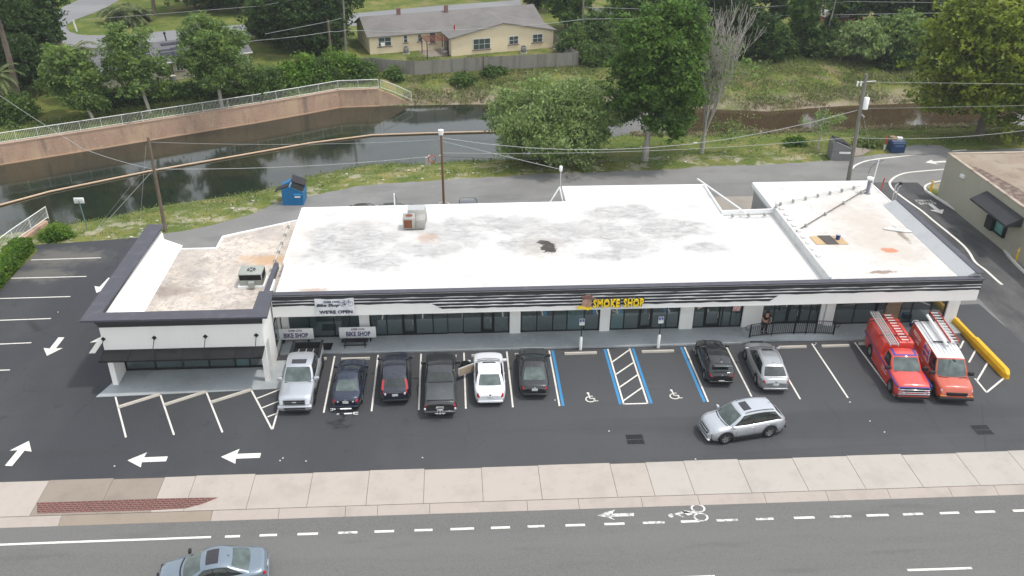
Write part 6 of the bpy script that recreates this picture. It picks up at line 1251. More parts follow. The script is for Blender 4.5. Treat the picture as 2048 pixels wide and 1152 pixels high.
# ================================================================== FAR SIDE: STREETS, HOUSES, FENCES
def far(pts, nm, m, z): return tri_fix(sheet([W(*p)[:2] for p in pts], z, nm, m, kind='structure'))
far([(180, 97), (250, 92), (370, 80), (512, 67), (620, 58), (740, 50), (900, 45), (1045, 42), (1045, 16), (1040, -2), (1024, 1), (860, 13), (720, 26), (620, 38), (512, 47), (370, 59), (233, 71), (170, 71), (157, 69), (140, 64), (133, 57), (133, 50), (150, 40), (185, 27), (215, 14), (240, 0), (270, -20), (200, -20), (165, -3), (130, 12), (110, 26), (70, 35), (0, 28), (-60, 22), (-60, 60), (0, 75), (60, 95), (120, 104)], 'street', M['street'], .03)
far([(-60, 52), (60, 60), (40, 100), (-60, 110)], 'driveway', lay('pale_driveway', (.42, .4, .36)), .036)
far([(1600, 38), (1600, 24), (1720, 28), (1740, 40), (1660, 44)], 'clay_yard', M['reddirt'], .03)
M['cream'] = lay('yellow_stucco', (.74, .62, .44), [(.8, .5, .7, (.68, .56, .38), .6)]); M['cream2'] = lay('cream_stucco', (.48, .44, .35), [(.8, .5, .7, (.4, .36, .28), .6)])
M['shing'] = lay('grey_shingle', (.17, .16, .15), [(.4, .45, .65, (.13, .12, .115), .7), (3, .5, .7, (.2, .185, .17), .5, (1, 3, 1)), (1.1, .64, .7, (.07, .065, .06), .7)], fine=(8, .12)); M['shing2'] = lay('dark_shingle', (.12, .12, .125), [(.6, .45, .65, (.16, .155, .15), .7)], fine=(8, .15)); M['solar'] = N('solar_panel').done((.014, .014, .022), .25, bstr=0)
M['winf'] = lay('window_frame_white', (.7, .7, .68), bscale=0); M['wing'] = N('house_glass').done((.06, .08, .08), .1, bstr=0)
def house(name, label, P0, P1, parts_fn):
    a = Vector((P0.x, P0.y)); d = Vector((P1.x, P1.y))-a; t = empty(name, (a.x, a.y, 0), math.atan2(d.y, d.x), label, 'house'); parts_fn(t, d.length); return t
def gable(t, u0, u1, v0, v1, ze, zr, axis, m, wm, ov=.35):
    th = .1; b = MB()
    if axis == 'u':
        c = (v0+v1)/2; k = (zr-ze)/(c-v0)
        for s_, va, in ((1, v0-ov), (-1, v1+ov)):
            zz = ze-k*ov; b.add([(u0-ov, va, zz), (u1+ov, va, zz), (u1+ov, c, zr), (u0-ov, c, zr), (u0-ov, va, zz-th), (u1+ov, va, zz-th), (u1+ov, c, zr-th), (u0-ov, c, zr-th)], [(0, 1, 2, 3), (7, 6, 5, 4), (0, 4, 5, 1), (1, 5, 6, 2), (0, 3, 7, 4)])
        w = MB().extr([(u0, v0, 0), (u0, v1, 0), (u0, v1, ze-.06), (u0, c, zr-.12), (u0, v0, ze-.06)], (u1-u0, 0, 0))
    else:
        c = (u0+u1)/2; k = (zr-ze)/(c-u0)
        for ua in (u0-ov, u1+ov):
            zz = ze-k*ov; b.add([(ua, v0-ov, zz), (ua, v1, zz), (c, v1, zr), (c, v0-ov, zr), (ua, v0-ov, zz-th), (ua, v1, zz-th), (c, v1, zr-th), (c, v0-ov, zr-th)], [(0, 1, 2, 3), (7, 6, 5, 4), (0, 4, 5, 1), (0, 3, 7, 4), (1, 5, 6, 2)])
        w = MB().extr([(u0, v0, 0), (u1, v0, 0), (u1, v0, ze-.06), (c, v0, zr-.12), (u0, v0, ze-.06)], (0, v1-v0, 0))
    w.build('wall', wm, t, recalc=True); r_ = b.build('roof', m, t, recalc=True); return r_
def win(t, u, v, z, w, h, panes=2, m='winf'):
    f = MB(); f.box(u-w/2-.06, u+w/2+.06, v-.07, v, z-h/2-.06, z+h/2+.06); o = f.build('window', M[m], t)
    for i in range(panes):
        a = u-w/2+w*i/panes+.03; b_ = u-w/2+w*(i+1)/panes-.03; MB().box(a, b_, v-.09, v-.071, z+.03, z+h/2).box(a, b_, v-.09, v-.071, z-h/2, z-.03).build('pane', M['wing'], o)
    MB().box(u-w/2-.15, u+w/2+.15, v-.12, v-.0, z-h/2-.16, z-h/2-.07).build('sill', M['brownp'], o)
P0 = W(903, 113); P1 = W(1106, 95)
def h1(t, L):
    gable(t, -10.2, L+.0, 4.5, 13.2, 2.55, 4.2, 'u', M['shing'], M['cream']); gable(t, 0, L, 0, 8.6, 2.55, 4.0, 'v', M['shing'], M['cream'])
    for u, v, z, w, h, n in ((-8.1, 4.5, 1.6, 1.75, 1.1, 2), (-5.2, 4.5, 1.75, .5, .9, 1), (-3.2, 4.5, 1.75, .5, .9, 1), (-1.4, 4.5, 1.6, .8, 1.4, 1), (4.3, 0, 1.35, 2.4, 1.35, 3), (8.9, 0, 1.5, 1.3, 1.0, 2), (12.4, 0, 1.5, 1.4, 1.0, 2)): win(t, u, v, z, w, h, n)
    MB().box(-8.7, -8.2, 4.1, 4.45, 1.1, 1.5).build('window_unit', M['signw'], t); MB().box(-.05, .0, 1.2, 3.4, .05, 2.1).build('door', M['wing'], t)
    MB().box(-3.4, -.1, .6, 4.4, .01, .05).build('patio', M['walk3'], t)
    for u, v in ((1.8, 8.5), (-5, 8.8)): MB().box(u-.25, u+.25, v-.2, v+.2, 3.9, 5.0).build('chimney', M['brownp'], t)
    MB().tube([(1.2, 2.4, 2.9), (1.2, 2.4, 3.6)], .1, 8).build('vent', M['frp'], t)
hs = house('yellow_house', 'low yellow L-shaped house with grey shingle roof behind the fence', P0, P1, h1)
bpy.context.view_layer.update()
hw = lambda u, v, z=0: hs.matrix_world @ Vector((u, v, z))
t = empty('pergola', hw(-1.7, 1.6), hs.rotation_euler.z, 'reddish open pergola over the patio of the yellow house', 'pergola')
for u in (-1.6, 1.3):
    for v in (-1.4, 1.4): MB().box(u-.05, u+.05, v-.05, v+.05, 0, 2.2).build('post', M['frame'], t)
q = MB()
for i in range(6): q.box(-1.8, 1.5, -1.5+i*.6-.03, -1.5+i*.6+.03, 2.2, 2.28)
for i in range(4): q.box(-1.7+i*1.05-.03, -1.7+i*1.05+.03, -1.6, 1.6, 2.29, 2.36)
q.build('beams', lay('red_wood', (.2, .07, .05), bscale=0), t)
for u, v, lab in ((-5.4, 3.6, 'dark outdoor condenser by the left wing of the yellow house'), (9.9, -1.3, 'grey outdoor condenser before the gable of the yellow house')):
    p = hw(u, v); t = empty('condenser', p, 0, lab, 'condenser'); MB().box(-.45, .45, -.45, .45, 0, .06).build('base', M['stop'], t); b = MB(); bevelbox(b, -.36, .36, -.36, .36, .06, .85, .06, 1); b.build('housing', M['dgrey'], t); MB().tube([(0, 0, .85), (0, 0, .9)], .25, 12).build('fan', M['dark'], t)
for u, v, lab, sx_ in ((14.2, -2.4, 'white plastic lawn chair by the fence corner', .5), (-.6, 1.2, 'pale wicker chair on the patio of the yellow house', .6)):
    p = hw(u, v, .04); t = empty('patio_chair', p, .6, lab, 'chair'); b = MB(); bevelbox(b, -.35, .35, -.35, .35, .35, .45, .03, 1); b.build('seat', M['walk'], t); b = MB(); bevelbox(b, -.35, .35, .28, .36, .45, .95, .03, 1); b.build('backrest', M['walk'], t)
    for a in (-.3, .3):
        for c_ in (-.3, .3): MB().tube([(a, c_, 0), (a, c_, .36)], .03, 5).build('leg', M['walk'], t)
P0 = W(203, 180); P1 = W(502, 140)
def h2(t, L):
    r = gable(t, 0, L, 0, 8.5, 2.5, 3.9, 'u', M['shing2'], M['cream2'], .4)
    ang = math.atan2(3.9-2.5, 4.25)
    for u, v, w, h in ((L*.12, .6, 3.6, 2.0), (L*.12, 2.8, 4.4, 1.0), (L*.3, .7, 1.1, 2.0), (L*.42, .6, 1.6, 1.7), (L*.5, .6, 1.6, 1.9), (L*.86, .5, 1.9, 1.9), (L*.86, 2.6, 4, 1.2), (L*.45, 3.2, 3, .5)):
        z0 = 2.5+v*math.tan(ang)+.08; z1 = 2.5+min(4.2, v+h)*math.tan(ang)+.08; MB().add([(u, v, z0), (u+w, v, z0), (u+w, min(4.2, v+h), z1), (u, min(4.2, v+h), z1), (u, v, z0-.05), (u+w, v, z0-.05)], [(0, 1, 2, 3), (4, 5, 1, 0)]).build('solar_panel', M['solar'], t)
    for u, z, w, h, n in ((L*.4, 1.6, .45, .6, 1), (L*.52, 1.6, .8, .9, 2), (L*.9, 1.3, .7, 1.3, 1), (L*.72, 1.5, .9, .9, 2)): win(t, u, 0, z, w, h, n)
    MB().box(-.2, 0.02, 2.2, 4, 0, 2.1).build('door', M['frame'], t); MB().box(L*.47, L*.475, -.06, 0, 0, 2.45).build('downpipe', M['frame'], t); MB().box(-.4, L+.4, -.5, -.4, 2.25, 2.38).build('gutter', M['winf'], t)
h2o = house('cream_house', 'cream bungalow with dark roof and solar panels behind the left trees', P0, P1, h2)
p = W(347, 166); t = empty('condenser', p, 0, 'round grey condenser by the wall of the cream bungalow', 'condenser'); MB().tube([(0, 0, 0), (0, 0, .9)], .42, 14).build('housing', M['dgrey'], t); MB().tube([(0, 0, .9), (0, 0, .95)], [.4, .3], 14).build('fan', M['stop'], t)
def h3(t, L): gable(t, 0, L, 0, 6, 2.2, 3.0, 'u', M['shing2'], lay('grey_board', (.16, .16, .16)), .3); win(t, L*.6, 0, 1.3, .8, .9, 1)
house('grey_shed', 'grey outbuilding half hidden among trees right of the yellow house', W(1195, 66), W(1245, 64), h3)
# wooden fence
M['fencew'] = lay('grey_fence_wood', (.25, .235, .215), [(1.5, .45, .65, (.17, .155, .14), .7, (1, 1, .2)), (6, .5, .7, (.26, .235, .21), .5, (1, 1, .1))])
def fence(label, pts, h=1.75, post=2.4):
    o0 = Vector((*pts[0][:2], 0)); t = empty('wooden_fence', o0, 0, label, 'fence'); rg_ = random.Random(11); q = MB(); ps = []
    for a, b in zip(pts, pts[1:]):
        a = Vector((a[0], a[1], 0)); b = Vector((b[0], b[1], 0)); d = b-a; L = d.length; an = math.atan2(d.y, d.x); n = int(L/.15)
        for i in range(n):
            c = a+d*(i+.5)/n-o0; q.box(c.x-.068, c.x+.068, c.y-.012, c.y+.012, .02, h+rg_.uniform(-.06, .03), 0, an+rg_.uniform(-.03, .03), (c.x, c.y))
        for i in range(int(L/post)+1): ps.append(a+d*min(1, i*post/L)-o0)
    q.build('boards', M['fencew'], t)
    for i, c in enumerate(ps): MB().box(c.x-.06, c.x+.06, c.y-.08, c.y+.04, 0, h+.08).build('post', M['fencew'] if i != 9 else M['poleb'], t)
fence('long weathered grey board fence between the yellow house and the canal bank', [W(700, 142), W(745, 143), W(830, 150), W(930, 143), W(1155, 131)])
fence('grey board fence running back beside the gable of the yellow house', [W(1155, 131), W(1128, 112), W(1104, 88), W(1096, 72)])
# far street details
c = W(154, 63); o = MB().box(-.09, .09, -.09, .09, 0, 1.7).build('street_post', M['signw'], loc=(c.x, c.y, 0)); o.rotation_euler.y = -.12; tag(o, 'white square post on the grass corner by the street junction', 'post')
c = W(333, 83); t = empty('mailbox', (c.x, c.y, 0), .2, 'black mailbox post at the street edge between the left trees', 'mailbox'); MB().tube([(0, 0, 0), (-.1, 0, 1.1)], .1, 8).build('post', M['blackm'], t); b = MB(); bevelbox(b, -.25, .05, -.25, .25, 1.05, 1.35, .06, 2); b.build('box', M['blackm'], t)
c = W(1676, 36); car('parked_car', 'white pickup parked on the red clay yard among far trees', 'pickup', c.x, c.y, 12, pickup(c='white', L=5.6)).location.z = .04
# ================================================================== VEGETATION
def leaf_mat(name, c1, c2, c3, tr=.42):
    s = N(name); rnd = s.geo.outputs['Random Per Island']; b = s.mix(s.ramp(rnd, .1, .75), c1, c2); b = s.mix(s.ramp(s.noise(.55, 3), .42, .66, 0, .75), b, c3)
    b = s.mix(s.ramp(rnd, .93, .97, 0, .6), b, tuple(min(1, x*1.7) for x in c2))
    s.l(b, s.b.inputs['Base Color']); s.b.inputs['Roughness'].default_value = .5; s.b.inputs['Specular IOR Level'].default_value = .25
    t = s.n.new('ShaderNodeBsdfTranslucent'); s.l(b, t.inputs['Color']); mx = s.n.new('ShaderNodeMixShader'); mx.inputs[0].default_value = tr; s.l(s.b.outputs[0], mx.inputs[1]); s.l(t.outputs[0], mx.inputs[2]); s.l(mx.outputs[0], s.out.inputs['Surface']); return s.m
LM = dict(oak=leaf_mat('oak_leaves', (.028, .052, .015), (.065, .115, .028), (.06, .115, .022)), maple=leaf_mat('maple_leaves', (.038, .085, .014), (.1, .19, .032), (.15, .25, .045)),
          gum=leaf_mat('yellow_green_leaves', (.07, .11, .012), (.19, .25, .025), (.3, .36, .045)), willow=leaf_mat('olive_leaves', (.132, .198, .068), (.294, .374, .144), (.250, .353, .098)),
          light=leaf_mat('light_leaves', (.075, .13, .035), (.17, .26, .075), (.25, .35, .08)), palm=leaf_mat('palm_leaves', (.06, .09, .035), (.17, .21, .09), (.26, .28, .12)),
          hedge=leaf_mat('hedge_leaves', (.05, .11, .015), (.13, .24, .028), (.22, .34, .04)), bush=leaf_mat('bush_leaves', (.04, .08, .018), (.1, .17, .038), (.15, .23, .05)),
          moss=leaf_mat('grey_moss', (.2, .2, .17), (.33, .32, .27), (.25, .25, .2)), dry=leaf_mat('dry_weeds', (.2, .165, .1), (.36, .3, .19), (.16, .17, .07)), weed=leaf_mat('green_weeds', (.085, .13, .035), (.19, .25, .07), (.24, .26, .1)))
M['bark'] = lay('bark', (.14, .12, .1), [(4, .5, .7, (.24, .22, .19), .7, (1, 1, .3)), (9, .5, .7, (.07, .06, .05), .6)]); M['barkg'] = lay('pale_bark', (.42, .39, .35), [(3, .5, .7, (.22, .2, .18), .7, (1, 1, .3))]); M['barkp'] = lay('pine_bark', (.2, .155, .125), [(3, .5, .7, (.1, .08, .065), .7, (1, 1, .3))])
def quads(name, C, A, Bv, mat, parent):
    """C centres, A and Bv half vectors: leaf quads as one mesh (numpy)"""
    n = len(C); V = np.empty((n, 4, 3), np.float32); V[:, 0] = C-A-Bv*.25; V[:, 1] = C-Bv; V[:, 2] = C+A+Bv*.15; V[:, 3] = C+Bv
    me = bpy.data.meshes.new(name); me.vertices.add(n*4); me.vertices.foreach_set('co', V.ravel()); me.loops.add(n*4); me.loops.foreach_set('vertex_index', np.arange(n*4, dtype=np.int32))
    me.polygons.add(n); me.polygons.foreach_set('loop_start', np.arange(0, n*4, 4, dtype=np.int32)); me.materials.append(mat); me.update(calc_edges=True)
    o = bpy.data.objects.new(name, me); link(o, parent); return o
def unit(v): return v/np.maximum(1e-6, np.linalg.norm(v, axis=1, keepdims=True))
def leaves(rs, P, rc, k, size, up=.5, droop=0):
    n = len(P); C = np.repeat(P, k, 0)+rs.normal(0, 1, (n*k, 3))*np.repeat(rc, k, 0)[:, None]*np.array([1, 1, .6]); N_ = unit(rs.normal(0, 1, (n*k, 3))+np.array([0, 0, up*2])); T = unit(np.cross(N_, rs.normal(0, 1, (n*k, 3))))
    if droop: T = unit(T*(1-droop)+np.array([0, 0, -droop])); 
    S = size*rs.uniform(.55, 1.35, (n*k, 1)); return C, T*S, unit(np.cross(N_, T))*S*.55
def crown_pts(rs, lobes, n, hollow=.55):
    w = np.array([l[3]*l[4] for l in lobes]); w = w/w.sum(); idx = rs.choice(len(lobes), n, p=w); L = np.array(lobes)[idx]; d = unit(rs.normal(0, 1, (n, 3))); rr = rs.uniform(hollow, 1.02, (n, 1))**.6
    return L[:, :3]+d*rr*np.stack([L[:, 3], L[:, 3], L[:, 4]], 1), d
def tree(label, base, h, r, kind='oak', name='tree', seed=1, z0=.18, n=900, k=14, ls=.2, shape='round', lean=(0, 0), trunk='bark', grp=None, tr=None, nl=None, cat='tree'):
    rs = np.random.RandomState(seed); rr = random.Random(seed); B = Vector((base[0], base[1], base[2] if len(base) > 2 else ground_z(base[0], base[1]))); t = empty(name, B, 0, label, cat, grp)
    zc0 = h*z0; H = h-zc0; lobes = []
    nl = nl or (13 if r > 3 else 8)
    for i in range(nl):
        u = (i+.5)/nl; 
        prof = {'round': math.sin(math.pi*min(.96, .14+u*.8))**.55, 'dome': (1-u*u*.8)**.5, 'cone': 1-.72*u, 'tall': math.sin(math.pi*min(.93, .2+u*.7))**.35}[shape]
        a = i*2.4+rr.uniform(-.4, .4); R2 = r*prof; lr = R2*rr.uniform(.3, .5); lh = H*.5/nl**.5*rr.uniform(.7, 1.1); lh = max(lh, lr*.6); lh = min(lh, H*.32)
        z = zc0+lh*.7+(H-1.5*lh)*u
        lobes.append((math.cos(a)*(R2-lr)+lean[0]*z/h, math.sin(a)*(R2-lr)+lean[1]*z/h, z, lr, lh))
    lobes.append((lean[0]*.6, lean[1]*.6, zc0+H*.5, r*.5, H*.4))
    ns_ = max(8, n//8); S_, d = crown_pts(rs, lobes, ns_, .6); lr_ = np.array([l[3] for l in lobes]).mean(); P_ = np.repeat(S_, 8, 0)+rs.normal(0, 1, (ns_*8, 3))*lr_*np.array([.3, .3, .2]); n = len(P_); rc = rs.uniform(.16, .4, n)*min(1.1, .35+r*.12); C, A, Bv = leaves(rs, P_, rc, k, ls, droop=.45 if kind == 'willow' else 0)
    quads('crown', C, A, Bv, LM[kind], t)
    q = MB(); tr = tr or max(.1, h*.02); top = (lean[0]*.7, lean[1]*.7, h*.8); mid = (lean[0]*.3+rr.uniform(-.1, .1)*tr*4, lean[1]*.3, h*.35); q.tube([(0, 0, -.4), (0, 0, .15), mid, top], [tr*1.5, tr*1.05, tr*.75, tr*.2], 9)
    for l in lobes[:-1]:
        s = Vector(mid).lerp(Vector(top), max(0, min(.8, (l[2]*.75-mid[2])/(top[2]-mid[2]+.01)))); e = Vector(l[:3]); m_ = s.lerp(e, .5)+Vector((0, 0, -.05*h)); q.tube([s, m_, e], [tr*.42, tr*.28, tr*.08], 6)
        for j in range(3): e2 = e+Vector((rr.uniform(-1, 1)*l[3], rr.uniform(-1, 1)*l[3], rr.uniform(-.3, .9)*l[4]))*.8; q.tube([m_.lerp(e, .4), e2], [tr*.16, tr*.04], 4)
    q.build('trunk', M[trunk], t); return t
def dim(py_top, B): return HT(B, py_top)
def T(label, bx, by_, x0, x1, ytop, kind='oak', bz=0, **k):
    B = W(bx, by_, bz); B.y = max(B.y, yF(B.x)+1.6) if B.y > yN(B.x)+1 and B.x < 60 else B.y; dep = (B-Vector((0, 0, CH))).dot(FW); m = dep/CF; r = (x1-x0)/2*m; h = max(1.2, HT(B, ytop+(x1-x0)*.05)-bz); lx = ((x0+x1)/2-bx)*m
    return tree(label, (B.x, B.y, bz), h, r, kind, lean=(lx*.9, 0), **k)
# --- the main trees on the near bank
T('tall dense green tree standing between the rear driveway and the canal', 1290, 320, 1212, 1402, -12, 'maple', seed=4, z0=.2, n=2600, k=16, ls=.2, shape='tall', tr=.3, trunk='barkg', nl=20, name='maple_tree')
T('wide drooping olive-green tree right of the middle pole', 1105, 312, 975, 1228, 150, 'willow', seed=9, z0=.04, n=2300, k=26, ls=.15, shape='round', tr=.2, nl=24, name='willow_tree')
T('huge yellow-green tree at the right edge above the driveway', 1958, 268, 1826, 2110, -60, 'gum', seed=12, z0=.1, n=3600, k=16, ls=.24, shape='tall', tr=.4, nl=26, name='sweetgum_tree')
T('second yellow-green tree cut by the right edge', 2075, 240, 2000, 2200, 10, 'gum', seed=13, z0=.08, n=1800, k=14, ls=.24, shape='round', nl=14, name='sweetgum_tree')
T('small airy young tree left of the transformer pole', 1635, 297, 1596, 1682, 192, 'willow', seed=14, z0=.2, n=150, k=12, ls=.1, trunk='barkg', name='young_tree')
# bare tree
def bare(label, base, h, seed=3):
    rr = random.Random(seed); t = empty('bare_tree', base, 0, label, 'tree'); q = MB()
    q.tube([(0, 0, -.2), (.05, 0, 1.2), (.1, 0, 2.6)], [.26, .2, .17], 8)
    def br(p, d, L, r, lv):
        n_ = 4; pts = [p]; dd = d.copy()
        for i in range(n_): dd = (dd+Vector((rr.uniform(-.14, .14), rr.uniform(-.14, .14), .1))).normalized(); pts.append(pts[-1]+dd*L/n_)
        q.tube(pts, [max(.016, r*(1-.75*i/n_)) for i in range(n_+1)], 5 if lv < 2 else 4, cap=False)
        if lv < 3:
            for j in range(5 if lv == 0 else 4): b = pts[rr.randint(1, n_)]; e = (dd+Vector((rr.uniform(-.55, .55), rr.uniform(-.5, .5), rr.uniform(.0, .5)))).normalized(); br(b, e, L*rr.uniform(.5, .72), r*.42, lv+1)
    for i in range(9): a = i*.7; br(Vector((.1, 0, 2.2+rr.uniform(-.6, .3))), Vector((math.cos(a)*rr.uniform(.1, .38), math.sin(a)*.3, 1)).normalized(), h*.62, .115, 0)
    q.build('trunk', M['barkg'], t); rs = np.random.RandomState(seed); P_ = rs.normal(0, 1, (150, 3))*np.array([1.7, 1.1, 1.2])+np.array([.4, 0, h*.88]); C, A, Bv = leaves(rs, P_, np.full(150, .35), 12, .15); P2 = rs.normal(0, 1, (60, 3))*np.array([1.8, .6, .7])+np.array([2.4, 0, 2.2]); C2, A2, B2 = leaves(rs, P2, np.full(60, .35), 12, .13); quads('crown', np.concatenate([C, C2]), np.concatenate([A, A2]), np.concatenate([Bv, B2]), LM['light'], t); return t
bare('pale nearly bare tree with many thin upright branches', W(1403, 304, 0), 9.6)
# --- trees across the canal, left group
T('light green tree in front of the cream bungalow, leftmost of three', 186, 240, 84, 205, 78, 'light', bz=-.1, seed=21, z0=.16, n=1150, k=16, ls=.17, nl=11, trunk='barkg', grp='trees above the canal wall')
T('light green tree in front of the cream bungalow, middle of three', 300, 226, 205, 335, 42, 'light', bz=-.1, seed=22, z0=.16, n=950, k=16, ls=.17, nl=10, trunk='barkg', grp='trees above the canal wall')
T('light green tree covering the right end of the cream bungalow', 440, 215, 364, 512, 12, 'light', bz=-.1, seed=23, z0=.14, n=1900, k=16, ls=.17, nl=13, trunk='barkg', grp='trees above the canal wall')
T('big dark oak left of the yellow house', 605, 92, 508, 735, -90, 'oak', seed=24, z0=.12, n=3400, k=15, ls=.26, shape='round', nl=22, name='oak_tree')
T('dark oak mass at the top left corner', 55, 150, -70, 120, -110, 'oak', seed=25, z0=.15, n=2400, k=14, ls=.25, nl=18, name='oak_tree')
T('dark ivy-covered tree beside the tall bare trunk at the top left', 98, 115, 60, 134, -90, 'oak', seed=26, z0=.1, n=1500, k=14, ls=.22, shape='tall', name='oak_tree')
T('low dark tree behind the left palm', 60, 190, -20, 110, 60, 'oak', seed=27, z0=.1, n=1100, k=14, ls=.22)
def bigtrunk(label, b, top, r): B = W(*b); z = HT(B, top[1]); tp = W(*top, z); t = empty('pine_tree', B, 0, label, 'tree'); MB().tube([(0, 0, -.2), ((tp.x-B.x)*.5+.1, (tp.y-B.y)*.5, z*.5), (tp.x-B.x, tp.y-B.y, z)], [r, r*.85, r*.6], 10).build('trunk', M['barkp'], t); rs = np.random.RandomState(5); P_ = rs.normal(0, 1, (260, 3))*np.array([2.2, 2.2, 1.4])+np.array([tp.x-B.x, tp.y-B.y, z+.5]); C, A, Bv = leaves(rs, P_, np.full(260, .4), 14, .2); quads('crown', C, A, Bv, LM['oak'], t)
bigtrunk('tall pine trunk rising past the top left edge beside the street', (122, 100), (88, -70), .38); bigtrunk('leaning pine trunk at the left edge above the canal railing', (42, 215), (-14, 0), .36)
bigtrunk('stout pine trunk on the lawn right of the palmetto clump', (310, 30), (292, -70), .35)
def palm(label, B, h, r, seed, n=26, nm='palm_tree'):
    rr = random.Random(seed); t = empty(nm, B, 0, label, 'palm'); C = []; A = []; Bv = []
    for i in range(n):
        a = i*2.4; el = rr.uniform(-.5, 1.1); d = Vector((math.cos(a), math.sin(a), 0)); L = r*rr.uniform(.75, 1.1); p = Vector((0, 0, h)); v = d*math.cos(el)+Vector((0, 0, math.sin(el))); st = p
        for j in range(7):
            v = (v+Vector((0, 0, -.2))).normalized(); st = st+v*L/7; s_ = v.cross(Vector((0, 0, 1))).normalized()
            for sg in (-1, 1):
                for q_ in range(2): e = (v*.7+s_*sg*.8+Vector((0, 0, -.25-.2*rr.random()))).normalized(); ln = L*.2*(1.1-.08*j); c = st+e*ln*.9+v*q_*L/14; C.append(c); A.append(e*ln); Bv.append(v*.085*max(1, r/2))
    quads('fronds', np.array(C, np.float32), np.array(A, np.float32), np.array(Bv, np.float32), LM['palm'], t); MB().tube([(0, 0, -.2), (0, 0, h*.5), (0, 0, h)], [.24, .19, .17], 8).build('trunk', M['barkp'], t)
for lab, p, h, r, s_ in (('fan palm at the left edge above the canal railing', (14, 232), 4.6, 2.6, 1), ('fan palm by the left end wall of the cream bungalow', (168, 200), 5.6, 2.7, 2), ('second fan palm crowding the bungalow corner, lower one', (178, 205), 3.6, 2.2, 6)): palm(lab, W(*p), h, r, s_)
for i, (p, h, r) in enumerate((((232, 46), 1.6, 2.8), ((262, 50), 1.8, 3.0), ((285, 42), 1.3, 2.4))): palm(('left', 'middle', 'right')[i]+' palmetto of the clump on the lawn beyond the street', W(*p), h, r, 11+i, 34, 'palmetto')
# trees along the top, beyond the street
for i, (bx, by_, x0, x1, yt, kd, lab) in enumerate([(390, 20, 330, 470, -110, 'oak', 'dark tree at the top edge above the palmetto clump'), (480, 24, 430, 520, -60, 'oak', 'dark rounded tree at the top edge, right of the lawn shade'), (440, 12, 400, 460, -30, 'bush', 'small green tree on the lawn at the top edge'),
        (1075, 22, 1040, 1120, -80, 'oak', 'dark tree touching the top right corner of the house roof'), (1130, 60, 1090, 1190, -70, 'maple', 'green tree left of the tall grey pole'), (1190, 100, 1140, 1240, 20, 'bush', 'bright bushy tree around the foot of the tall grey pole'), (1150, 110, 1118, 1200, 55, 'bush', 'low bushy tree behind the fence corner'), (1250, 80, 1200, 1300, -40, 'maple', 'green tree behind the grey outbuilding'),
        (1400, 100, 1340, 1450, -60, 'oak', 'dark tree behind the top of the bare tree'), (1460, 112, 1420, 1510, -30, 'oak', 'dark tree with grey twigs right of the bare tree'), (1505, 118, 1480, 1560, 20, 'oak', 'dark green tree at the grass edge, middle distance'), (1540, 124, 1515, 1575, 40, 'bush', 'rounded dark bush tree closest to the far grass bank'), (1590, 108, 1560, 1640, -50, 'maple', 'green tree left of the clay yard'), (1655, 104, 1630, 1672, 30, 'bush', 'slender bushy tree in front of the clay yard'),
        (1715, 122, 1665, 1780, 38, 'willow', 'broad olive tree hung with grey moss on the far bank'), (1790, 120, 1740, 1850, 22, 'light', 'pale green tree between the mossy tree and the huge right tree'), (1700, 46, 1660, 1760, -70, 'oak', 'dark tree behind the clay yard'), (1780, 50, 1730, 1830, -60, 'oak', 'dark tree at the top edge behind the mossy tree'), (1850, 60, 1810, 1900, -60, 'oak', 'dark tree behind the huge right tree, left side'), (1640, 20, 1600, 1680, -90, 'maple', 'green tree at the top edge left of the white pickup'),
        (1540, 50, 1500, 1590, -90, 'oak', 'dark tall tree at the top edge above the bushy bank'), (1330, 40, 1280, 1390, -90, 'oak', 'dark tree at the top edge above the tall dense tree'), (1620, 112, 1600, 1660, 62, 'bush', 'low bush at the grass edge below the slender trunks'), (1930, 90, 1880, 2000, -60, 'oak', 'dark tree hidden mostly behind the huge right tree'), (2020, 80, 1980, 2080, -60, 'oak', 'dark tree at the top right corner'),
        (535, 78, 500, 580, 20, 'oak', 'dark lower tree at the left foot of the big oak'), (640, 104, 600, 700, 40, 'oak', 'dark lower tree at the right foot of the big oak'), (1450, 60, 1400, 1500, -80, 'maple', 'green tree at the top edge behind the bare tree')]):
    rpx = (x1-x0); T(lab, bx, by_, x0, x1, yt, kd, seed=40+i, z0=.08, n=int(420+rpx*6), k=14, ls=.24, shape='round', nl=12)
# moss strands on the mossy tree
rs = np.random.RandomState(77); n = 900; c0 = W(1740, 118); C = np.stack([c0.x+rs.normal(0, 2.2, n), c0.y-1.5+rs.normal(0, .8, n), rs.uniform(.8, 3.4, n)], 1); A = np.stack([rs.normal(0, .05, n), rs.normal(0, .05, n), -rs.uniform(.25, .6, n)], 1); Bv = np.stack([rs.uniform(.02, .05, n), rs.normal(0, .02, n), np.zeros(n)], 1)
o = quads('hanging_moss', C, A, Bv, LM['moss'], None); tag(o, 'grey hanging moss under the broad olive tree on the far bank', 'moss', kind='stuff')
for px, s_ in ((1665, 1), (1640, 2)):
    B = W(px-20, 105); t = empty('slender_tree', B, 0, ('left' if px == 1640 else 'right')+' slender bare trunk before the clay yard', 'tree'); MB().tube([(0, 0, -.2), (.3, 0, 4), (.7, 0, 9)], [.16, .12, .05], 7).build('trunk', M['barkg'], t); rs = np.random.RandomState(s_); P_ = rs.normal(0, 1, (160, 3))*np.array([1.6, 1.4, 1.6])+np.array([.6, 0, 9.5]); C, A, Bv = leaves(rs, P_, np.full(160, .4), 12, .2); quads('crown', C, A, Bv, LM['maple'], t)
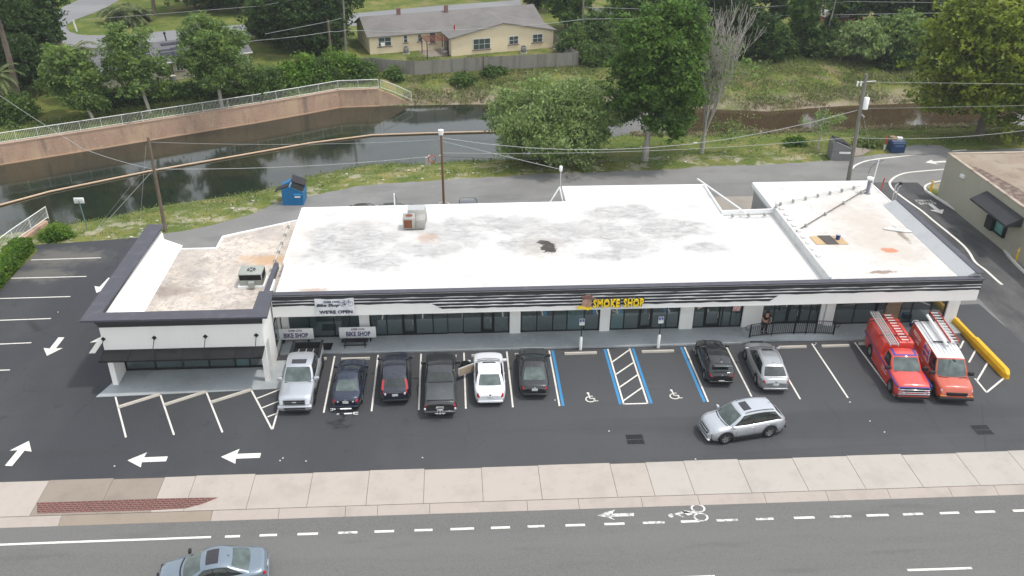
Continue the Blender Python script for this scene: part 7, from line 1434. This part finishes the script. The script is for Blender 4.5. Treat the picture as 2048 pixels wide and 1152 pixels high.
# bushes
def bush(label, c, rx, ry, h, kind='bush', seed=1, n=160, k=22, ls=.17, grp=None, name='bush', boxy=False, rz=0):
    rs = np.random.RandomState(seed); B = Vector(c); t = empty(name, B, rz, label, 'bush' if name == 'bush' else 'hedge', grp)
    if boxy:
        f = rs.choice(3, n, p=[.45, .35, .2]); P_ = np.stack([rs.uniform(-rx, rx, n), rs.uniform(-ry, ry, n), rs.uniform(.1, h, n)], 1); P_[f == 0, 2] = h; P_[f == 1, 1] = np.where(rs.rand((f == 1).sum()) < .7, -ry, ry); P_[f == 2, 0] = np.sign(rs.randn((f == 2).sum()))*rx
        C, A, Bv = leaves(rs, P_, np.full(n, .07), k, ls); z = MB().box(-rx+.08, rx-.08, -ry+.08, ry-.08, 0, h-.08); z.build('inner_twigs', M['bark'], t)
    else:
        d = unit(rs.normal(0, 1, (n, 3))); d[:, 2] = np.abs(d[:, 2]); P_ = d*np.array([rx, ry, h])*rs.uniform(.7, 1.05, (n, 1))*(1+.2*np.sin(d[:, :1]*5+seed)); C, A, Bv = leaves(rs, P_, np.full(n, .22*max(rx, h)**.5), k, ls)
    quads('leaves', C, A, Bv, LM[kind], t)
    if not boxy: MB().tube([(0, 0, -.1), (0, 0, h*.6)], [.07, .03], 6).build('stem', M['bark'], t)
    return t
a = W(-50, 615); b_ = W(50, 500); m_ = (a+b_)/2; bush('clipped bright green hedge along the left parking bays', (m_.x, m_.y, 0), (b_-a).length/2, .65, 1.0, 'hedge', 3, 1300, 26, .1, name='hedge', boxy=True, rz=math.atan2(b_.y-a.y, b_.x-a.x))
c = W(110, 478); bush('rounded green shrub beside the orange headwall', (c.x, c.y+.3, 0), 1.15, .75, .85, 'hedge', 8, 260, 30, .1)
for i, (px, py, rx, h, kd, lab) in enumerate([(28, 240, 2.6, 2.6, 'bush', 'dark bush at the left edge above the canal railing'), (200, 212, 2.2, 1.3, 'bush', 'bush between the first and second light green trees'), (245, 205, 2.6, 1.3, 'oak', 'dark bush below the bungalow wall, left'), (290, 200, 2.4, 1.3, 'oak', 'dark bush below the bungalow wall, middle'), (350, 192, 2.4, 1.3, 'bush', 'bush under the condenser of the bungalow'), (395, 190, 2.4, 1.3, 'bush', 'bush left of the tree covering the bungalow end'), (500, 190, 2.8, 3.0, 'bush', 'bush right of the tree covering the bungalow end'), (540, 182, 2.6, 2.4, 'bush', 'first bush of the row behind the railing, left end'), (580, 172, 2.6, 2.6, 'hedge', 'second bush of the row behind the railing'), (618, 165, 2.6, 3.0, 'hedge', 'tallest light bush of the row behind the railing'), (655, 160, 2.4, 2.2, 'bush', 'fourth bush of the row behind the railing'), (683, 155, 2.4, 3.2, 'hedge', 'light leafy bush at the foot of the tall thin pole'), (710, 155, 2.2, 2.0, 'bush', 'bush overgrowing the left end of the board fence'),
        (735, 150, 1.3, 1.3, 'bush', 'low plant against the board fence, first from left'), (785, 152, 1.2, 1.2, 'bush', 'low plant against the board fence, second from left'), (925, 150, 1.5, 1.0, 'bush', 'low plant against the board fence below the patio'), (985, 140, 1.4, .8, 'bush', 'low plant against the fence below the gable windows'), (1190, 125, 2.4, 2.4, 'bush', 'bush past the right end of the board fence'), (1225, 110, 2.4, 3.0, 'bush', 'bush behind the left side of the tall dense tree'), (1480, 112, 2.2, 2.8, 'oak', 'dark bush at the far grass edge right of the bare tree'), (1565, 112, 2.2, 2.6, 'bush', 'bush at the far grass edge, centre'), (1600, 108, 2.2, 2.4, 'bush', 'bush at the far grass edge, second from centre'), (1660, 110, 2.6, 2.8, 'bush', 'bush at the far grass edge left of the mossy tree'), (1790, 128, 2.6, 2.6, 'oak', 'dark bush under the pale green tree'), (1590, 285, .8, .7, 'hedge', 'small fan-leaved plant left of the young tree'), (965, 198, .7, .6, 'bush', 'small green plant at the far waterline'), (218, 84, .5, .6, 'bush', 'small sapling on the street verge'), (1735, 290, 1.2, .6, 'weed', 'low weeds between the two dumpsters')]):
    c = W(px, py, 0 if py < 205 or px < 300 else .0); z = ground_z(c.x, c.y); bush(lab, (c.x, c.y, z), rx, rx*.8, h, kd, 100+i, int(60+rx*80), 20, .19)
# weeds and tall grass: nobody could count them
def weeds(name, n, fx, fy, kind, size, label, seed):
    rs = np.random.RandomState(seed); X = rs.uniform(*fx, n); u = rs.rand(n); pts = []
    cl = rs.uniform(0, 1, (60, 2))
    for x, uu in zip(X, u):
        y = fy(x, uu); 
        if (math.sin(x*.9+seed)+math.sin(y*1.3+x*.3)+math.sin(x*.37-y*.8))*.33+rs.rand()*.9 > .25: pts.append((x, y, ground_z(x, y)+size*.3))
    P_ = np.array(pts, np.float32); C, A, Bv = leaves(rs, P_, np.full(len(P_), .22), 5, size, up=-.1, droop=0); A[:, 2] = np.abs(A[:, 2])+size*.4; o = quads(name, C, A, Bv, LM[kind], None); tag(o, label, 'weeds', kind='stuff')
weeds('tall_grass', 16000, (-6, 62), lambda x, u: yF(x)+1.0+u*12.5, 'weed', .11, 'green weeds and tall grass covering the far canal bank', 5); weeds('dry_grass', 5000, (-6, 62), lambda x, u: yF(x)+.4+(u**2)*12, 'dry', .12, 'dry tan weeds mixed over the far canal bank', 6)
weeds('bank_grass', 5200, (-33, 62), lambda x, u: yP(x)+.8+u*(yN(x)-yP(x)-.6), 'weed', .09, 'short rough grass on the near canal bank', 7); weeds('dry_bank_grass', 2200, (20, 62), lambda x, u: yN(x)-2+u*2.2, 'dry', .16, 'dry reeds along the near waterline on the right', 8)
weeds('verge_grass', 3500, (-48, -9), lambda x, u: yF(x)+.8+u*5, 'weed', .14, 'grass strip behind the canal railing', 9)
# far wood that closes the view (only its mass reads, mostly above the frame and in the water's reflections)
rs = np.random.RandomState(91); P_ = np.stack([rs.uniform(-110, 130, 5200), rs.uniform(166, 182, 5200), rs.uniform(.5, 13, 5200)], 1); P_[:, 2] *= .75+.25*np.sin(P_[:, 0]*.21); C, A, Bv = leaves(rs, P_.astype(np.float32), np.full(5200, .9), 10, .5); o = quads('far_wood', C, A, Bv, LM['oak'], None); tag(o, 'far off wood closing the view beyond the last street', 'wood', kind='stuff')
# fallen leaves / litter and stones: pebbles on bare bank
rs = np.random.RandomState(15); q = MB()
for i in range(70):
    x = rs.uniform(-34, 40); y = yP(x)+rs.uniform(.3, max(.6, (yN(x)-yP(x))*.5)); z = ground_z(x, y); s_ = rs.uniform(.04, .16)*(1.6 if rs.rand() < .1 else 1); bevelbox(q, x-s_, x+s_, y-s_*.7, y+s_*.7, z-.02, z+s_*.6, s_*.3, 1)
tag(q.build('stones', lay('pale_stone', (.5, .46, .4))), 'pale stones and litter scattered on the bare bank', 'stones', kind='stuff')
q = MB()
for px, py in ((1700, 804), (1630, 689), (1769, 864), (1740, 842), (612, 922), (566, 916), (1391, 918), (1218, 862), (1072, 700), (1920, 606), (229, 932), (116, 624), (1632, 686), (560, 921), (1110, 800), (845, 915)):
    c = W(px, py, .03); s_ = .035; q.box(c.x-s_, c.x+s_, c.y-s_*.7, c.y+s_*.7, .012, .04, 0, px)
tag(q.build('litter', M['signw']), 'tiny white scraps of litter on the asphalt', 'litter', kind='stuff')
# ================================================================== CAMERA, SUN, SKY
cd = bpy.data.cameras.new('camera'); co = bpy.data.objects.new('camera', cd); COL.objects.link(co)
Rm = Matrix((RT, -DN, -FW)).transposed().to_4x4(); Rm.translation = Vector((0, 0, CH)); co.matrix_world = Rm
cd.sensor_fit = 'HORIZONTAL'; cd.sensor_width = 36; cd.lens = CF/2048*36; cd.shift_x = (1024-CPX)/2048; cd.clip_start = .5; cd.clip_end = 4000
SC.camera = co
sd_ = Vector((2.0, -.42, 4.8)).normalized(); el = math.asin(sd_.z); az = math.atan2(sd_.x, sd_.y)
sl_ = bpy.data.lights.new('sun', 'SUN'); sl_.energy = 1.3; sl_.angle = R_(3.0); sl_.color = (1, .955, .89); so = bpy.data.objects.new('sun', sl_); COL.objects.link(so); so.rotation_euler = sd_.to_track_quat('Z', 'Y').to_euler()
w = bpy.data.worlds.new('World'); SC.world = w; w.use_nodes = True; nt = w.node_tree; bg = nt.nodes['Background']; sk = nt.nodes.new('ShaderNodeTexSky'); sk.sky_type = 'NISHITA'; sk.sun_disc = False; sk.sun_elevation = el; sk.sun_rotation = az; sk.air_density = 1.6; sk.dust_density = 1.0; sk.ozone_density = .6
hs_ = nt.nodes.new('ShaderNodeHueSaturation'); hs_.inputs['Saturation'].default_value = .25; nt.links.new(sk.outputs[0], hs_.inputs['Color']); nt.links.new(hs_.outputs[0], bg.inputs[0]); bg.inputs[1].default_value = .15
SC.view_settings.view_transform = 'Standard'; SC.view_settings.look = 'None'; SC.view_settings.exposure = 0.8; SC.view_settings.gamma = 1
SC.cycles.max_bounces = 6; SC.cycles.use_denoising = True; SC.cycles.transparent_max_bounces = 8
SC.cycles.use_adaptive_sampling = True; SC.cycles.adaptive_threshold = .02
# thin summer haze over the whole place
hb = MB().box(-900, 900, -400, 900, -6, 60); hm_ = bpy.data.materials.new('haze_air'); hm_.use_nodes = True; ht = hm_.node_tree; ht.nodes.remove(ht.nodes['Principled BSDF']); pv = ht.nodes.new('ShaderNodeVolumePrincipled'); pv.inputs['Color'].default_value = (.86, .9, .95, 1); pv.inputs['Density'].default_value = .0003; pv.inputs['Anisotropy'].default_value = .3; ht.links.new(pv.outputs[0], ht.nodes['Material Output'].inputs['Volume'])
hz_ = hb.build('haze', hm_, recalc=True); hz_['kind'] = 'stuff'; hz_['label'] = 'thin summer haze in the air over the whole place'
